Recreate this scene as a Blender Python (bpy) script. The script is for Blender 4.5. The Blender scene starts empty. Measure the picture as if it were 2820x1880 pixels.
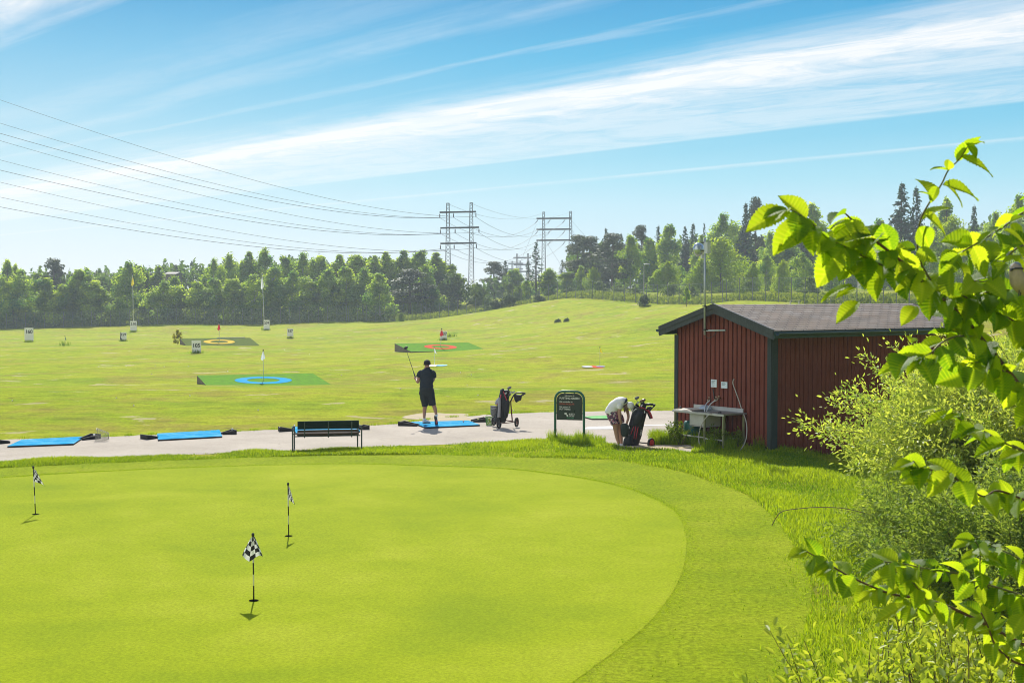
import bpy, math, random
import numpy as np
from mathutils import Vector, Matrix
R = math.radians
rng = np.random.default_rng(7)
random.seed(7)
scene = bpy.context.scene
COL = scene.collection
# ------------------------------------------------------------------ camera model (source photograph 2820x1880)
F, CX, CY, HC = 3842.0, 1410.0, 940.0, 3.65
PITCH = math.atan(132 / F)
cp, sp = math.cos(PITCH), math.sin(PITCH)
EXPO = 0.62
GAIN = 2 ** EXPO

def ray(px, py):
    u = (px - CX) / F; v = -(py - CY) / F
    return (u, cp + v * sp, -sp + v * cp)
def at(px, py, Y):
    d = ray(px, py); t = Y / d[1]
    return Vector((d[0] * t, Y, HC + d[2] * t))
def onz(px, py, z=0.0):
    d = ray(px, py); t = (z - HC) / d[2]
    return Vector((d[0] * t, d[1] * t, z))

# ------------------------------------------------------------------ terrain
ANCH = [  # px, py, Y
 (79,943,195),(367,914,245),(734,908,245),(339,938,195),(799,931,193),(1221,938,172),(540,975,128),(603,950,150),
 (1213,965,128),(724,1062,76),(1195,1008,90),(1650,1009,90),(1547,889,200),
 (2029,829,183),(1800,837,215),(1565,820,240),(1423,841,252),(1320,866,256),(1220,877,258),(960,886,258),(480,893,260),(0,905,262),
 (2600,835,150),(3000,835,140),(1750,930,140),(2000,865,150),(2600,885,100),(1265,836,300),(1600,800,300),(2100,800,270),(2600,795,230),
 (600,880,300),(0,880,310),(-400,905,262),(-600,945,195),(-900,1000,128),(100,1062,76),(1900,1040,76),(2400,1020,76),
]
_pts = []; _zs = []
for a in ANCH:
    p = at(*a); _pts.append((p.x, p.y)); _zs.append(p.z)
for x in range(-40, 60, 14):
    for y in (20, 34, 46, 54):
        _pts.append((x, y)); _zs.append(0.0 if y < 50 else -0.12)
_P = np.array(_pts); _Z = np.array(_zs)
def _phi(r2):
    return 0.5 * r2 * np.log(r2 + 1e-9)
_n = len(_P)
_S = 60.0
_d2 = (((_P[:, None] - _P[None]) / _S) ** 2).sum(-1)
_A = np.zeros((_n + 3, _n + 3))
_A[:_n, :_n] = _phi(_d2) + np.eye(_n) * 0.01
_A[:_n, _n] = 1; _A[:_n, _n + 1:] = _P / _S
_A[_n, :_n] = 1; _A[_n + 1:, :_n] = (_P / _S).T
_W = np.linalg.solve(_A, np.concatenate([_Z, np.zeros(3)]))
def sstep(a, b, x):
    t = np.clip((x - a) / (b - a), 0, 1)
    return t * t * (3 - 2 * t)
def terrain(x, y):
    x = np.asarray(x, float); y = np.asarray(y, float)
    sh = x.shape
    xc = np.clip(x, -120, 90).ravel(); yc = np.clip(y, 15, 300).ravel()
    q = np.stack([xc, yc], -1)
    z = np.zeros(len(q))
    for i in range(0, len(q), 20000):
        qq = q[i:i + 20000]
        d2 = (((qq[:, None] - _P[None]) / _S) ** 2).sum(-1)
        z[i:i + 20000] = _phi(d2) @ _W[:_n] + _W[_n] + (qq / _S) @ _W[_n + 1:]
    z = z.reshape(sh) * sstep(44, 62, y)
    z = z - .26 * sstep(6.2, 7.6, x) * sstep(25, 28, y) * sstep(42, 37, y)      # dip along the long wall of the shed
    z = z + 1.9 * sstep(12.0, 1.0, y) * sstep(-6, 1, x)          # bank the camera stands on
    return z
def tz(x, y):
    return float(terrain(np.array([x]), np.array([y]))[0])
def ground_at(px, py):
    lo, hi = 5.0, 600.0
    Y = 10.0
    prev = None
    for Y in np.concatenate([np.arange(8, 60, .1), np.arange(60, 500, .5)]):
        p = at(px, py, Y)
        if p.z <= tz(p.x, p.y):
            return Vector((p.x, p.y, tz(p.x, p.y)))
    return p
def base_at(px, Y):
    x = (px - CX) / F * Y * (cp + 0) ** 0
    x = at(px, 850, Y).x
    return Vector((x, Y, tz(x, Y)))

# ------------------------------------------------------------------ materials
def lin(c):
    return tuple(((v / 255) / 12.92 if v / 255 <= .04045 else ((v / 255 + .055) / 1.055) ** 2.4) for v in c)
def newmat(name):
    m = bpy.data.materials.new(name); m.use_nodes = True
    nt = m.node_tree
    return m, nt, nt.nodes['Principled BSDF'], nt.nodes['Material Output']
def node(nt, t, **kw):
    n = nt.nodes.new(t)
    for k, v in kw.items():
        if k.startswith('i_'):
            n.inputs[k[2:].replace('_', ' ')].default_value = v
        else:
            setattr(n, k, v)
    return n
def L(nt, a, b): nt.links.new(a, b)
def ramp(nt, fac, stops, interp='LINEAR'):
    r = nt.nodes.new('ShaderNodeValToRGB'); r.color_ramp.interpolation = interp
    el = r.color_ramp.elements
    while len(el) > 1: el.remove(el[-1])
    el[0].position = stops[0][0]; el[0].color = (*stops[0][1], 1)
    for p, c in stops[1:]:
        e = el.new(p); e.color = (*c, 1)
    L(nt, fac, r.inputs[0]); return r.outputs[0]
def g3(v): return (v, v, v)
def mth(nt, op, a, b=None, c=None, clamp=False):
    n = nt.nodes.new('ShaderNodeMath'); n.operation = op; n.use_clamp = clamp
    for i, v in enumerate((a, b, c)):
        if v is None: continue
        if isinstance(v, (int, float)): n.inputs[i].default_value = v
        else: L(nt, v, n.inputs[i])
    return n.outputs[0]
def mixc(nt, fac, a, b, blend='MIX'):
    n = nt.nodes.new('ShaderNodeMix'); n.data_type = 'RGBA'; n.blend_type = blend
    for idx, v in ((0, fac), (6, a), (7, b)):
        if isinstance(v, (int, float)): n.inputs[idx].default_value = v
        elif isinstance(v, tuple): n.inputs[idx].default_value = (*v[:3], 1)
        else: L(nt, v, n.inputs[idx])
    return n.outputs[2]
def noise(nt, vec, scale, detail=4, rough=.55, dist=0):
    n = nt.nodes.new('ShaderNodeTexNoise'); n.inputs['Scale'].default_value = scale
    n.inputs['Detail'].default_value = detail; n.inputs['Roughness'].default_value = rough
    n.inputs['Distortion'].default_value = dist
    if vec is not None: L(nt, vec, n.inputs['Vector'])
    return n.outputs[0]
def coord(nt, kind='Object'):
    return nt.nodes.new('ShaderNodeTexCoord').outputs[kind]
def bump(nt, b, h, strength, dist=.01):
    n = nt.nodes.new('ShaderNodeBump'); n.inputs['Strength'].default_value = strength; n.inputs['Distance'].default_value = dist
    L(nt, h, n.inputs['Height']); L(nt, n.outputs[0], b.inputs['Normal'])
_mc = {}
def M(name, col, rough=.6, metal=0.0, spec=.4, var=.25, vs=6.0, bmp=.15, bs=60.0):
    """painted / plain surface with mottled wear"""
    if name in _mc: return _mc[name]
    m, nt, b, o = newmat(name)
    c = coord(nt)
    n1 = noise(nt, c, vs, 5)
    n2 = noise(nt, c, bs, 3)
    f = mth(nt, 'ADD', mth(nt, 'MULTIPLY', n1, .7), mth(nt, 'MULTIPLY', n2, .3))
    lo = tuple(v * (1 - var) for v in col); hi = tuple(min(.9, v * (1 + var)) for v in col)
    L(nt, ramp(nt, f, [(.3, lo), (.7, hi)]), b.inputs['Base Color'])
    b.inputs['Roughness'].default_value = rough; b.inputs['Metallic'].default_value = metal
    b.inputs['Specular IOR Level'].default_value = spec
    L(nt, ramp(nt, n1, [(.3, g3(max(0, rough - .12))), (.7, g3(min(1, rough + .12)))]), b.inputs['Roughness'])
    if bmp: bump(nt, b, n2, bmp, .01)
    _mc[name] = m
    return m

# ------------------------------------------------------------------ mesh builder
class MB:
    def __init__(s): s.v = []; s.f = []; s.mi = []; s.cur = 0; s.uv = None
    def add(s, vs, fs):
        o = len(s.v); s.v += [tuple(p) for p in vs]
        for f in fs: s.f.append(tuple(i + o for i in f)); s.mi.append(s.cur)
        return s
    def box(s, c, size, M3=None):
        hx, hy, hz = [d / 2 for d in size]
        vs = [Vector((x * hx, y * hy, z * hz)) for x in (-1, 1) for y in (-1, 1) for z in (-1, 1)]
        if M3 is not None: vs = [M3 @ v for v in vs]
        c = Vector(c)
        return s.add([v + c for v in vs], [(0, 1, 3, 2), (4, 6, 7, 5), (0, 4, 5, 1), (2, 3, 7, 6), (0, 2, 6, 4), (1, 5, 7, 3)])
    def bar(s, a, b, w, h, up=(0, 0, 1)):
        a = Vector(a); b = Vector(b); d = (b - a); ln = d.length; d.normalize()
        up = Vector(up); x = d.cross(up)
        if x.length < 1e-4: x = d.cross(Vector((1, 0, 0)))
        x.normalize(); u = x.cross(d)
        m = Matrix((x, d, u)).transposed()
        return s.box((a + b) / 2, (w, ln, h), m)
    def tube(s, pts, rad, n=8, cap=True):
        pts = [Vector(p) for p in pts]
        if not hasattr(rad, '__len__'): rad = [rad] * len(pts)
        o = len(s.v); ref = None
        for i, p in enumerate(pts):
            d = (pts[min(i + 1, len(pts) - 1)] - pts[max(i - 1, 0)])
            if d.length < 1e-9: d = Vector((0, 0, 1))
            d.normalize()
            if ref is None:
                ref = d.orthogonal().normalized()
            ref = (ref - d * ref.dot(d))
            if ref.length < 1e-6: ref = d.orthogonal()
            ref.normalize(); b = d.cross(ref)
            for k in range(n):
                a = 2 * math.pi * k / n
                s.v.append(tuple(p + (ref * math.cos(a) + b * math.sin(a)) * rad[i]))
        for i in range(len(pts) - 1):
            for k in range(n):
                k2 = (k + 1) % n
                s.f.append((o + i * n + k, o + i * n + k2, o + (i + 1) * n + k2, o + (i + 1) * n + k)); s.mi.append(s.cur)
        if cap:
            s.f.append(tuple(o + k for k in reversed(range(n)))); s.mi.append(s.cur)
            s.f.append(tuple(o + (len(pts) - 1) * n + k for k in range(n))); s.mi.append(s.cur)
        return s
    def rings(s, rs, cap=True, closed=True):
        """rs: list of rings of equal length (lists of points)"""
        o = len(s.v); n = len(rs[0])
        for r in rs: s.v += [tuple(p) for p in r]
        for i in range(len(rs) - 1):
            for k in range(n if closed else n - 1):
                k2 = (k + 1) % n
                s.f.append((o + i * n + k, o + i * n + k2, o + (i + 1) * n + k2, o + (i + 1) * n + k)); s.mi.append(s.cur)
        if cap and closed:
            s.f.append(tuple(o + k for k in reversed(range(n)))); s.mi.append(s.cur)
            s.f.append(tuple(o + (len(rs) - 1) * n + k for k in range(n))); s.mi.append(s.cur)
        return s
    def ell(s, c, r, n=12, m=8, M3=None):
        c = Vector(c); rs = []
        for i in range(m + 1):
            t = math.pi * i / m
            t = min(max(t, .03), math.pi - .03)
            ring = []
            for k in range(n):
                a = 2 * math.pi * k / n
                v = Vector((r[0] * math.sin(t) * math.cos(a), r[1] * math.sin(t) * math.sin(a), -r[2] * math.cos(t)))
                if M3 is not None: v = M3 @ v
                ring.append(c + v)
            rs.append(ring)
        return s.rings(rs)
    def prism(s, poly, vec):
        """poly: list of 3D points, extruded by vec"""
        n = len(poly); vec = Vector(vec); poly = [Vector(p) for p in poly]
        return s.add(poly + [p + vec for p in poly],
                     [tuple(reversed(range(n))), tuple(range(n, 2 * n))] + [(i, (i + 1) % n, n + (i + 1) % n, n + i) for i in range(n)])
    def build(s, name, mats, parent=None, smooth=False, loc=None):
        me = bpy.data.meshes.new(name); me.from_pydata(s.v, [], s.f)
        for m in (mats if isinstance(mats, (list, tuple)) else [mats]): me.materials.append(m)
        if any(s.mi): me.polygons.foreach_set('material_index', s.mi)
        if smooth: me.polygons.foreach_set('use_smooth', [True] * len(s.f))
        me.update()
        return link(name, me, parent, loc)
def link(name, data, parent=None, loc=None):
    o = bpy.data.objects.new(name, data); COL.objects.link(o)
    if loc is not None: o.location = loc
    if parent is not None: o.parent = parent
    return o
def fastmesh(name, V, Fc, mats, var=None, uv=None, smooth=False):
    """V (n,3) array, Fc (m,k) array"""
    me = bpy.data.meshes.new(name)
    n, k = Fc.shape
    me.vertices.add(len(V)); me.vertices.foreach_set('co', np.ascontiguousarray(V, np.float32).ravel())
    me.loops.add(n * k); me.loops.foreach_set('vertex_index', np.ascontiguousarray(Fc, np.int32).ravel())
    me.polygons.add(n); me.polygons.foreach_set('loop_start', np.arange(0, n * k, k, dtype=np.int32))
    me.polygons.foreach_set('loop_total', np.full(n, k, np.int32))
    for m in (mats if isinstance(mats, (list, tuple)) else [mats]): me.materials.append(m)
    if smooth: me.polygons.foreach_set('use_smooth', np.ones(n, bool))
    if var is not None:
        a = me.attributes.new('var', 'FLOAT', 'POINT'); a.data.foreach_set('value', np.ascontiguousarray(var, np.float32))
    if uv is not None:
        u = me.uv_layers.new(name='UVMap'); u.data.foreach_set('uv', np.ascontiguousarray(uv[Fc.ravel()], np.float32).ravel())
    me.update(); me.validate()
    return me
def tag(o, label=None, cat=None, group=None, kind=None):
    if label: o['label'] = label
    if cat: o['category'] = cat
    if group: o['group'] = group
    if kind: o['kind'] = kind
    return o
def thing(name, loc, label, cat, group=None, rz=0.0):
    o = link(name, None, None, loc); o.rotation_euler = (0, 0, rz); o.empty_display_size = .2
    return tag(o, label, cat, group)
def copy_tree(o, parent=None):
    c = o.copy(); COL.objects.link(c)
    if parent is not None: c.parent = parent
    for ch in list(o.children): copy_tree(ch, c)
    return c

# ------------------------------------------------------------------ camera, render, sun, sky
cam = bpy.data.cameras.new('camera'); cam.sensor_width = 36; cam.lens = 36 * F / 2820
cam.clip_start = .1; cam.clip_end = 8000
cam.dof.use_dof = True; cam.dof.focus_distance = 36; cam.dof.aperture_fstop = 13
co = bpy.data.objects.new('camera', cam); COL.objects.link(co)
co.location = (0, 0, HC); co.rotation_euler = (math.pi / 2 - PITCH, 0, 0)
scene.camera = co
vs = scene.view_settings
vs.view_transform = 'Standard'; vs.look = 'None'; vs.gamma = 1; vs.exposure = EXPO
scene.cycles.filter_width = 1.0; scene.cycles.max_bounces = 8; scene.cycles.transparent_max_bounces = 24
scene.cycles.use_adaptive_sampling = True
scene.cycles.sample_clamp_indirect = 8

SUN_EL, SUN_AZ = R(39), R(-8)     # azimuth from +Y towards +X
sd = Vector((math.sin(SUN_AZ) * math.cos(SUN_EL), math.cos(SUN_AZ) * math.cos(SUN_EL), math.sin(SUN_EL)))
sl = bpy.data.lights.new('sun', 'SUN'); sl.energy = 4.6; sl.angle = R(.55); sl.color = (1, .95, .86)
so = bpy.data.objects.new('sun', sl); COL.objects.link(so)
so.rotation_euler = (-sd).to_track_quat('-Z', 'Y').to_euler(); so.location = (0, 60, 60)

w = bpy.data.worlds.new('World'); scene.world = w; w.use_nodes = True
nt = w.node_tree; bg = nt.nodes['Background']; bg.inputs['Strength'].default_value = .1
SK = 1 / (.1 * GAIN)
def skyc(c): return tuple(v * SK for v in lin(c))
sky = node(nt, 'ShaderNodeTexSky', sky_type='NISHITA'); sky.sun_disc = False
sky.sun_elevation = SUN_EL; sky.sun_rotation = SUN_AZ
sky.air_density = 1.0; sky.dust_density = .6; sky.ozone_density = 2.0
gen = nt.nodes.new('ShaderNodeTexCoord').outputs['Generated']
sx = nt.nodes.new('ShaderNodeSeparateXYZ'); L(nt, gen, sx.inputs[0])
X_, Y_, Z_ = sx.outputs
zc = mth(nt, 'MAXIMUM', Z_, .004)
yk = mth(nt, 'MAXIMUM', Y_, 0.0)
kk = mth(nt, 'DIVIDE', mth(nt, 'ADD', X_, mth(nt, 'MULTIPLY', yk, .81)), zc)
aa = mth(nt, 'DIVIDE', mth(nt, 'SUBTRACT', yk, mth(nt, 'MULTIPLY', X_, .81)), zc)
def cvec(a, b, c=0.0):
    n = nt.nodes.new('ShaderNodeCombineXYZ')
    L(nt, mth(nt, 'MULTIPLY', kk, a), n.inputs[0]); L(nt, mth(nt, 'MULTIPLY', aa, b), n.inputs[1]); n.inputs[2].default_value = c
    return n.outputs[0]
n1 = noise(nt, cvec(1.1, .16, 3.1), 1.0, 5, .55, .4)
n2 = noise(nt, cvec(3.2, .30, 8.0), 1.0, 6, .6, .6)
n3 = noise(nt, cvec(2.2, 1.1, 5.0), 1.0, 7, .66, 1.4)
# the wispy upper clouds are displaced far more than the sharp lower edge of the main band
wob = ramp(nt, mth(nt, 'DIVIDE', kk, 12.0), [(0, g3(.9)), (.40, g3(1.1)), (.46, g3(1.0)), (.515, g3(.6)), (.58, g3(.3)), (.68, g3(.08)), (1, g3(.05))])
kd = mth(nt, 'ADD', kk, mth(nt, 'MULTIPLY', mth(nt, 'SUBTRACT', n1, .5), wob))
kd = mth(nt, 'ADD', kd, mth(nt, 'MULTIPLY', mth(nt, 'SUBTRACT', n2, .5), mth(nt, 'MULTIPLY', wob, .5)))
cd = [(0, 0), (1.6, .6), (2.2, .85), (2.42, .4), (2.6, 0.0), (3.2, .02), (3.55, .14), (3.8, .02), (4.1, .2), (4.35, .0), (4.6, .0), (4.72, .2), (4.85, .0), (5.1, .0),
      (5.32, .12), (5.55, .32), (5.8, .54), (6.0, .95), (6.2, 1.0), (6.5, .74), (6.9, .52), (7.6, .44), (8.2, .42), (8.52, .36), (8.64, .03), (9.2, 0), (10.45, .02), (10.6, .34), (10.72, .14), (10.9, .0), (12, 0)]
dens = ramp(nt, mth(nt, 'DIVIDE', kd, 12.0), [(k / 12, g3(v)) for k, v in cd])
tex = mth(nt, 'ADD', mth(nt, 'MULTIPLY', n2, .7), mth(nt, 'MULTIPLY', n3, 1.1))
tex = ramp(nt, tex, [(.62, g3(.45)), (1.12, g3(1.2))])
d2 = mth(nt, 'MULTIPLY', dens, tex)
# never break up the bright core
d3 = mth(nt, 'MAXIMUM', d2, mth(nt, 'MULTIPLY', mth(nt, 'SUBTRACT', dens, .6), 2.3), clamp=True)
grad = ramp(nt, mth(nt, 'MULTIPLY', Z_, 3.0), [(0, skyc((236, 243, 244))), (.06, skyc((226, 240, 244))), (.13, skyc((196, 229, 240))), (.24, skyc((150, 217, 236))),
                                               (.38, skyc((90, 194, 231))), (.5, skyc((47, 178, 226))), (.61, skyc((6, 158, 215))), (1, skyc((8, 110, 190)))])
# sky is paler towards the sun (left)
gl = mth(nt, 'MULTIPLY', mth(nt, 'SUBTRACT', .12, X_, clamp=True), ramp(nt, mth(nt, 'MULTIPLY', Z_, 3.0), [(0, g3(1.1)), (.3, g3(.7)), (.6, g3(.12))]), clamp=True)
grad = mixc(nt, gl, grad, skyc((246, 249, 248)))
vis = mixc(nt, mth(nt, 'MULTIPLY', d3, .96, clamp=True), grad, skyc((253, 253, 253)))
skb = mixc(nt, 1.0, sky.outputs[0], (.75, .85, 1.0), 'MULTIPLY')
# bright cloud added to the unseen sky behind left, to lift the shaded faces
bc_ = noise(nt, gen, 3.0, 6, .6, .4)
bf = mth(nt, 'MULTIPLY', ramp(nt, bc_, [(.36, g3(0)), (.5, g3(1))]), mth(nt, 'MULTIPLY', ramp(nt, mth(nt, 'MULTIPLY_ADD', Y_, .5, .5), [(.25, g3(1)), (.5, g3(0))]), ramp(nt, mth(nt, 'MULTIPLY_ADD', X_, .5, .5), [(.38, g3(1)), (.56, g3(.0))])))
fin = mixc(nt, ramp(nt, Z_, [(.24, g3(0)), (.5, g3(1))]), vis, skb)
# unseen sky behind the camera's right dimmed to darken the shed's long wall
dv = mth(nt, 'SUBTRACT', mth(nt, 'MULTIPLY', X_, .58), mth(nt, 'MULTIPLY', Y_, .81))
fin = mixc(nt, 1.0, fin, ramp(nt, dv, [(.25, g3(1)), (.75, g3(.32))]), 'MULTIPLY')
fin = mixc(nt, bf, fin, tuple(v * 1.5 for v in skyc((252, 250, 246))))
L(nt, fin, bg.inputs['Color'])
# ------------------------------------------------------------------ ground
def pos(nt): return nt.nodes.new('ShaderNodeNewGeometry').outputs['Position']
def grass_mat(name, mode):
    m, nt, b, o = newmat(name)
    p = pos(nt)
    big = noise(nt, p, .10, 5, .6, .3); mid = noise(nt, p, .55, 6, .65); fine = noise(nt, p, 9.0, 4, .7); vf = noise(nt, p, 45.0, 3, .7)
    if mode == 'range':
        f = mth(nt, 'ADD', mth(nt, 'MULTIPLY', big, .75), mth(nt, 'MULTIPLY', mid, .45))
        c = ramp(nt, f, [(.36, (.155, .25, .005)), (.46, (.215, .31, .006)), (.56, (.275, .35, .007)), (.66, (.33, .37, .012)), (.78, (.36, .345, .04))])
        ol = ramp(nt, noise(nt, p, .16, 6, .7, .6), [(.5, g3(0)), (.62, g3(.75))])
        c = mixc(nt, ol, c, (.29, .25, .04))
        f2 = mth(nt, 'ADD', mth(nt, 'MULTIPLY', fine, .5), mth(nt, 'MULTIPLY', vf, .5))
        c = mixc(nt, .75, c, ramp(nt, f2, [(.34, g3(.3)), (.5, g3(1.0)), (.66, g3(1.55))]), 'MULTIPLY')
        st = nt.nodes.new('ShaderNodeMapping'); st.inputs['Scale'].default_value = (1.0, 1.3, 1); L(nt, p, st.inputs[0])
        c = mixc(nt, .8, c, ramp(nt, noise(nt, st.outputs[0], .9, 7, .72, .4), [(.36, g3(.68)), (.5, g3(1.0)), (.62, g3(1.15))]), 'MULTIPLY')
        bare = noise(nt, p, .33, 7, .62, .35)
        c = mixc(nt, ramp(nt, bare, [(.618, g3(0)), (.655, g3(.8))]), c, (.46, .39, .22))
        dk = noise(nt, p, 1.1, 4, .6)
        c = mixc(nt, ramp(nt, dk, [(.64, g3(0)), (.70, g3(.6))]), c, (.12, .10, .03))
        L(nt, c, b.inputs['Base Color']); bump(nt, b, mth(nt, 'ADD', fine, vf), .7, .06)
    elif mode == 'green':
        f = mth(nt, 'ADD', mth(nt, 'MULTIPLY', noise(nt, p, .35, 5, .6, .5), .6), mth(nt, 'MULTIPLY', mid, .4))
        c = ramp(nt, f, [(.34, (.205, .275, .006)), (.5, (.26, .322, .007)), (.64, (.315, .358, .018))])
        sp_ = noise(nt, p, 130.0, 2, .8); s2 = noise(nt, p, 28.0, 4, .75)
        c = mixc(nt, .8, c, ramp(nt, mth(nt, 'ADD', mth(nt, 'MULTIPLY', sp_, .5), mth(nt, 'MULTIPLY', s2, .5)), [(.36, g3(.5)), (.5, g3(1)), (.64, g3(1.45))]), 'MULTIPLY')
        sep = nt.nodes.new('ShaderNodeSeparateXYZ'); L(nt, p, sep.inputs[0])
        L(nt, c, b.inputs['Base Color']); bump(nt, b, sp_, .4, .02)
    elif mode == 'fringe':
        f = mth(nt, 'ADD', mth(nt, 'MULTIPLY', noise(nt, p, .6, 5, .6, .4), .6), mth(nt, 'MULTIPLY', mid, .4))
        c = ramp(nt, f, [(.34, (.188, .268, .005)), (.5, (.246, .316, .006)), (.66, (.302, .352, .015))])
        sp_ = noise(nt, p, 70.0, 3, .8); s2 = noise(nt, p, 14.0, 4, .75)
        c = mixc(nt, .9, c, ramp(nt, mth(nt, 'ADD', mth(nt, 'MULTIPLY', sp_, .5), mth(nt, 'MULTIPLY', s2, .5)), [(.36, g3(.35)), (.5, g3(1)), (.64, g3(1.55))]), 'MULTIPLY')
        L(nt, c, b.inputs['Base Color']); bump(nt, b, mth(nt, 'ADD', sp_, s2), .6, .04)
    b.inputs['Roughness'].default_value = .85; b.inputs['Specular IOR Level'].default_value = .02
    return m
m_range = grass_mat('range_turf', 'range'); m_green = grass_mat('green_turf', 'green'); m_fringe = grass_mat('fringe_turf', 'fringe')
def axis(segs):
    out = []
    for a, b, st in segs: out += list(np.arange(a, b, st))
    return np.array(out)
ys = axis([(-30, 0, 3), (0, 62, 1), (62, 320, 2.5), (320, 800, 30), (800, 4001, 400)])
xs = axis([(-3000, -400, 400), (-400, -120, 20), (-120, -30, 3), (-30, 32, 1), (32, 110, 3), (110, 400, 20), (400, 3001, 400)])
GX, GY = np.meshgrid(xs, ys)
GZ = terrain(GX, GY)
# a little unevenness out on the range
def wav(x, y): return (np.sin(x * .21 + 1.3 * np.sin(y * .11)) * np.sin(y * .17 + x * .05) * .10 + np.sin(x * .53 + y * .31) * .03)
ROUGHN = sstep(50, 75, GY) * sstep(330, 280, GY)
GZ = GZ + wav(GX, GY) * ROUGHN
_t0 = terrain
def terrain(x, y):
    x = np.asarray(x, float); y = np.asarray(y, float)
    return _t0(x, y) + wav(x, y) * sstep(50, 75, y) * sstep(330, 280, y)
nx, ny = len(xs), len(ys)
idx = np.arange(nx * ny).reshape(ny, nx)
Fq = np.stack([idx[:-1, :-1], idx[:-1, 1:], idx[1:, 1:], idx[1:, :-1]], -1).reshape(-1, 4)
me = fastmesh('ground', np.stack([GX, GY, GZ], -1).reshape(-1, 3), Fq, m_range, smooth=True)
tag(link('ground', me), 'mown driving range turf with dry tan patches rolling to the wood', 'ground', kind='structure')

def smooth_poly(pts, n=8):
    P = np.array(pts, float); out = []
    for i in range(len(P) - 1):
        p0, p1, p2, p3 = P[max(i - 1, 0)], P[i], P[i + 1], P[min(i + 2, len(P) - 1)]
        for t in np.linspace(0, 1, n, endpoint=False):
            out.append(.5 * ((2 * p1) + (-p0 + p2) * t + (2 * p0 - 5 * p1 + 4 * p2 - p3) * t ** 2 + (-p0 + 3 * p1 - 3 * p2 + p3) * t ** 3))
    out.append(P[-1]); return np.array(out)
def sheet(name, poly, z, mat, label, kind='structure', cat=None, wob=0, edge=0):
    bm_v = []
    for i, q in enumerate(poly):
        bm_v.append((q[0], q[1], z))
    mb = MB(); mb.add(bm_v, [tuple(range(len(bm_v)))])
    if edge:   # small soil lip
        n = len(bm_v); low = [(a, b, -.02) for a, b, c in bm_v]
        mb.add(bm_v + low, [(i, (i + 1) % n, n + (i + 1) % n, n + i) for i in range(n)])
    o = mb.build(name, mat); 
    bme = o.data
    import bmesh
    bm = bmesh.new(); bm.from_mesh(bme); bmesh.ops.triangulate(bm, faces=bm.faces[:]); bm.to_mesh(bme); bm.free()
    # face up
    bm = bmesh.new(); bm.from_mesh(bme)
    for f in bm.faces:
        if abs(f.normal.z) > .5 and f.normal.z < 0: f.normal_flip()
    bm.to_mesh(bme); bm.free()
    return tag(o, label, cat, kind=kind)
def gpx(L_, z=0): return [tuple(onz(a, b, z))[:2] for a, b in L_]
# near edge / far edge of the asphalt path (source pixels)
NEAR = [(-700, 1306), (-300, 1288), (0, 1275), (360, 1259), (791, 1241), (1080, 1229), (1320, 1221), (1523, 1213), (1640, 1214), (1700, 1228), (1840, 1236), (1900, 1245)]
FAR = [(-700, 1236), (-300, 1222), (0, 1211), (310, 1202), (480, 1195), (650, 1188), (820, 1180), (1010, 1172), (1102, 1166), (1200, 1153), (1330, 1143), (1450, 1137), (1600, 1133), (1841, 1131), (2050, 1131)]
nearW = smooth_poly(gpx(NEAR), 10); farW = smooth_poly(gpx(FAR), 10)
def jit(P, a, keep=0):
    Q = P.copy()
    for i in range(len(Q)):
        Q[i] += rng.normal(0, a, 2)
    return Q
path_poly = np.concatenate([jit(nearW, .02), jit(farW, .05)[::-1]])
m, nt_, b, o = newmat('asphalt')
p = pos(nt_); a1 = noise(nt_, p, .5, 5, .6); a2 = noise(nt_, p, 60, 3, .8); a3 = noise(nt_, p, 7, 5, .7)
f = mth(nt_, 'ADD', mth(nt_, 'MULTIPLY', a1, .5), mth(nt_, 'ADD', mth(nt_, 'MULTIPLY', a2, .25), mth(nt_, 'MULTIPLY', a3, .25)))
c = ramp(nt_, f, [(.35, (.30, .262, .212)), (.5, (.385, .338, .275)), (.65, (.46, .405, .335))])
wv = nt_.nodes.new('ShaderNodeTexVoronoi'); wv.feature = 'DISTANCE_TO_EDGE'; wv.inputs['Scale'].default_value = .42
dn = nt_.nodes.new('ShaderNodeVectorMath'); dn.operation = 'ADD'; L(nt_, p, dn.inputs[0])
nz = nt_.nodes.new('ShaderNodeTexNoise'); nz.inputs['Scale'].default_value = 1.6; nz.inputs['Detail'].default_value = 5; L(nt_, p, nz.inputs['Vector']); L(nt_, nz.outputs[1], dn.inputs[1])
L(nt_, dn.outputs[0], wv.inputs['Vector'])
crk = ramp(nt_, wv.outputs[0], [(0, g3(.5)), (.012, g3(0))])
c = mixc(nt_, mth(nt_, 'MULTIPLY', crk, ramp(nt_, a1, [(.45, g3(0)), (.6, g3(1))])), c, (.17, .15, .12))
c = mixc(nt_, .6, c, ramp(nt_, a2, [(.3, g3(.7)), (.7, g3(1.3))]), 'MULTIPLY')
c = mixc(nt_, ramp(nt_, noise(nt_, p, .9, 6, .7), [(.6, g3(0)), (.72, g3(.4))]), c, (.42, .35, .22))
L(nt_, c, b.inputs['Base Color']); b.inputs['Roughness'].default_value = .9; b.inputs['Specular IOR Level'].default_value = .15
bump(nt_, b, a2, .5, .01)
sheet('path', path_poly, .006, m, 'pale weathered asphalt path between driving range and putting green')
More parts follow.
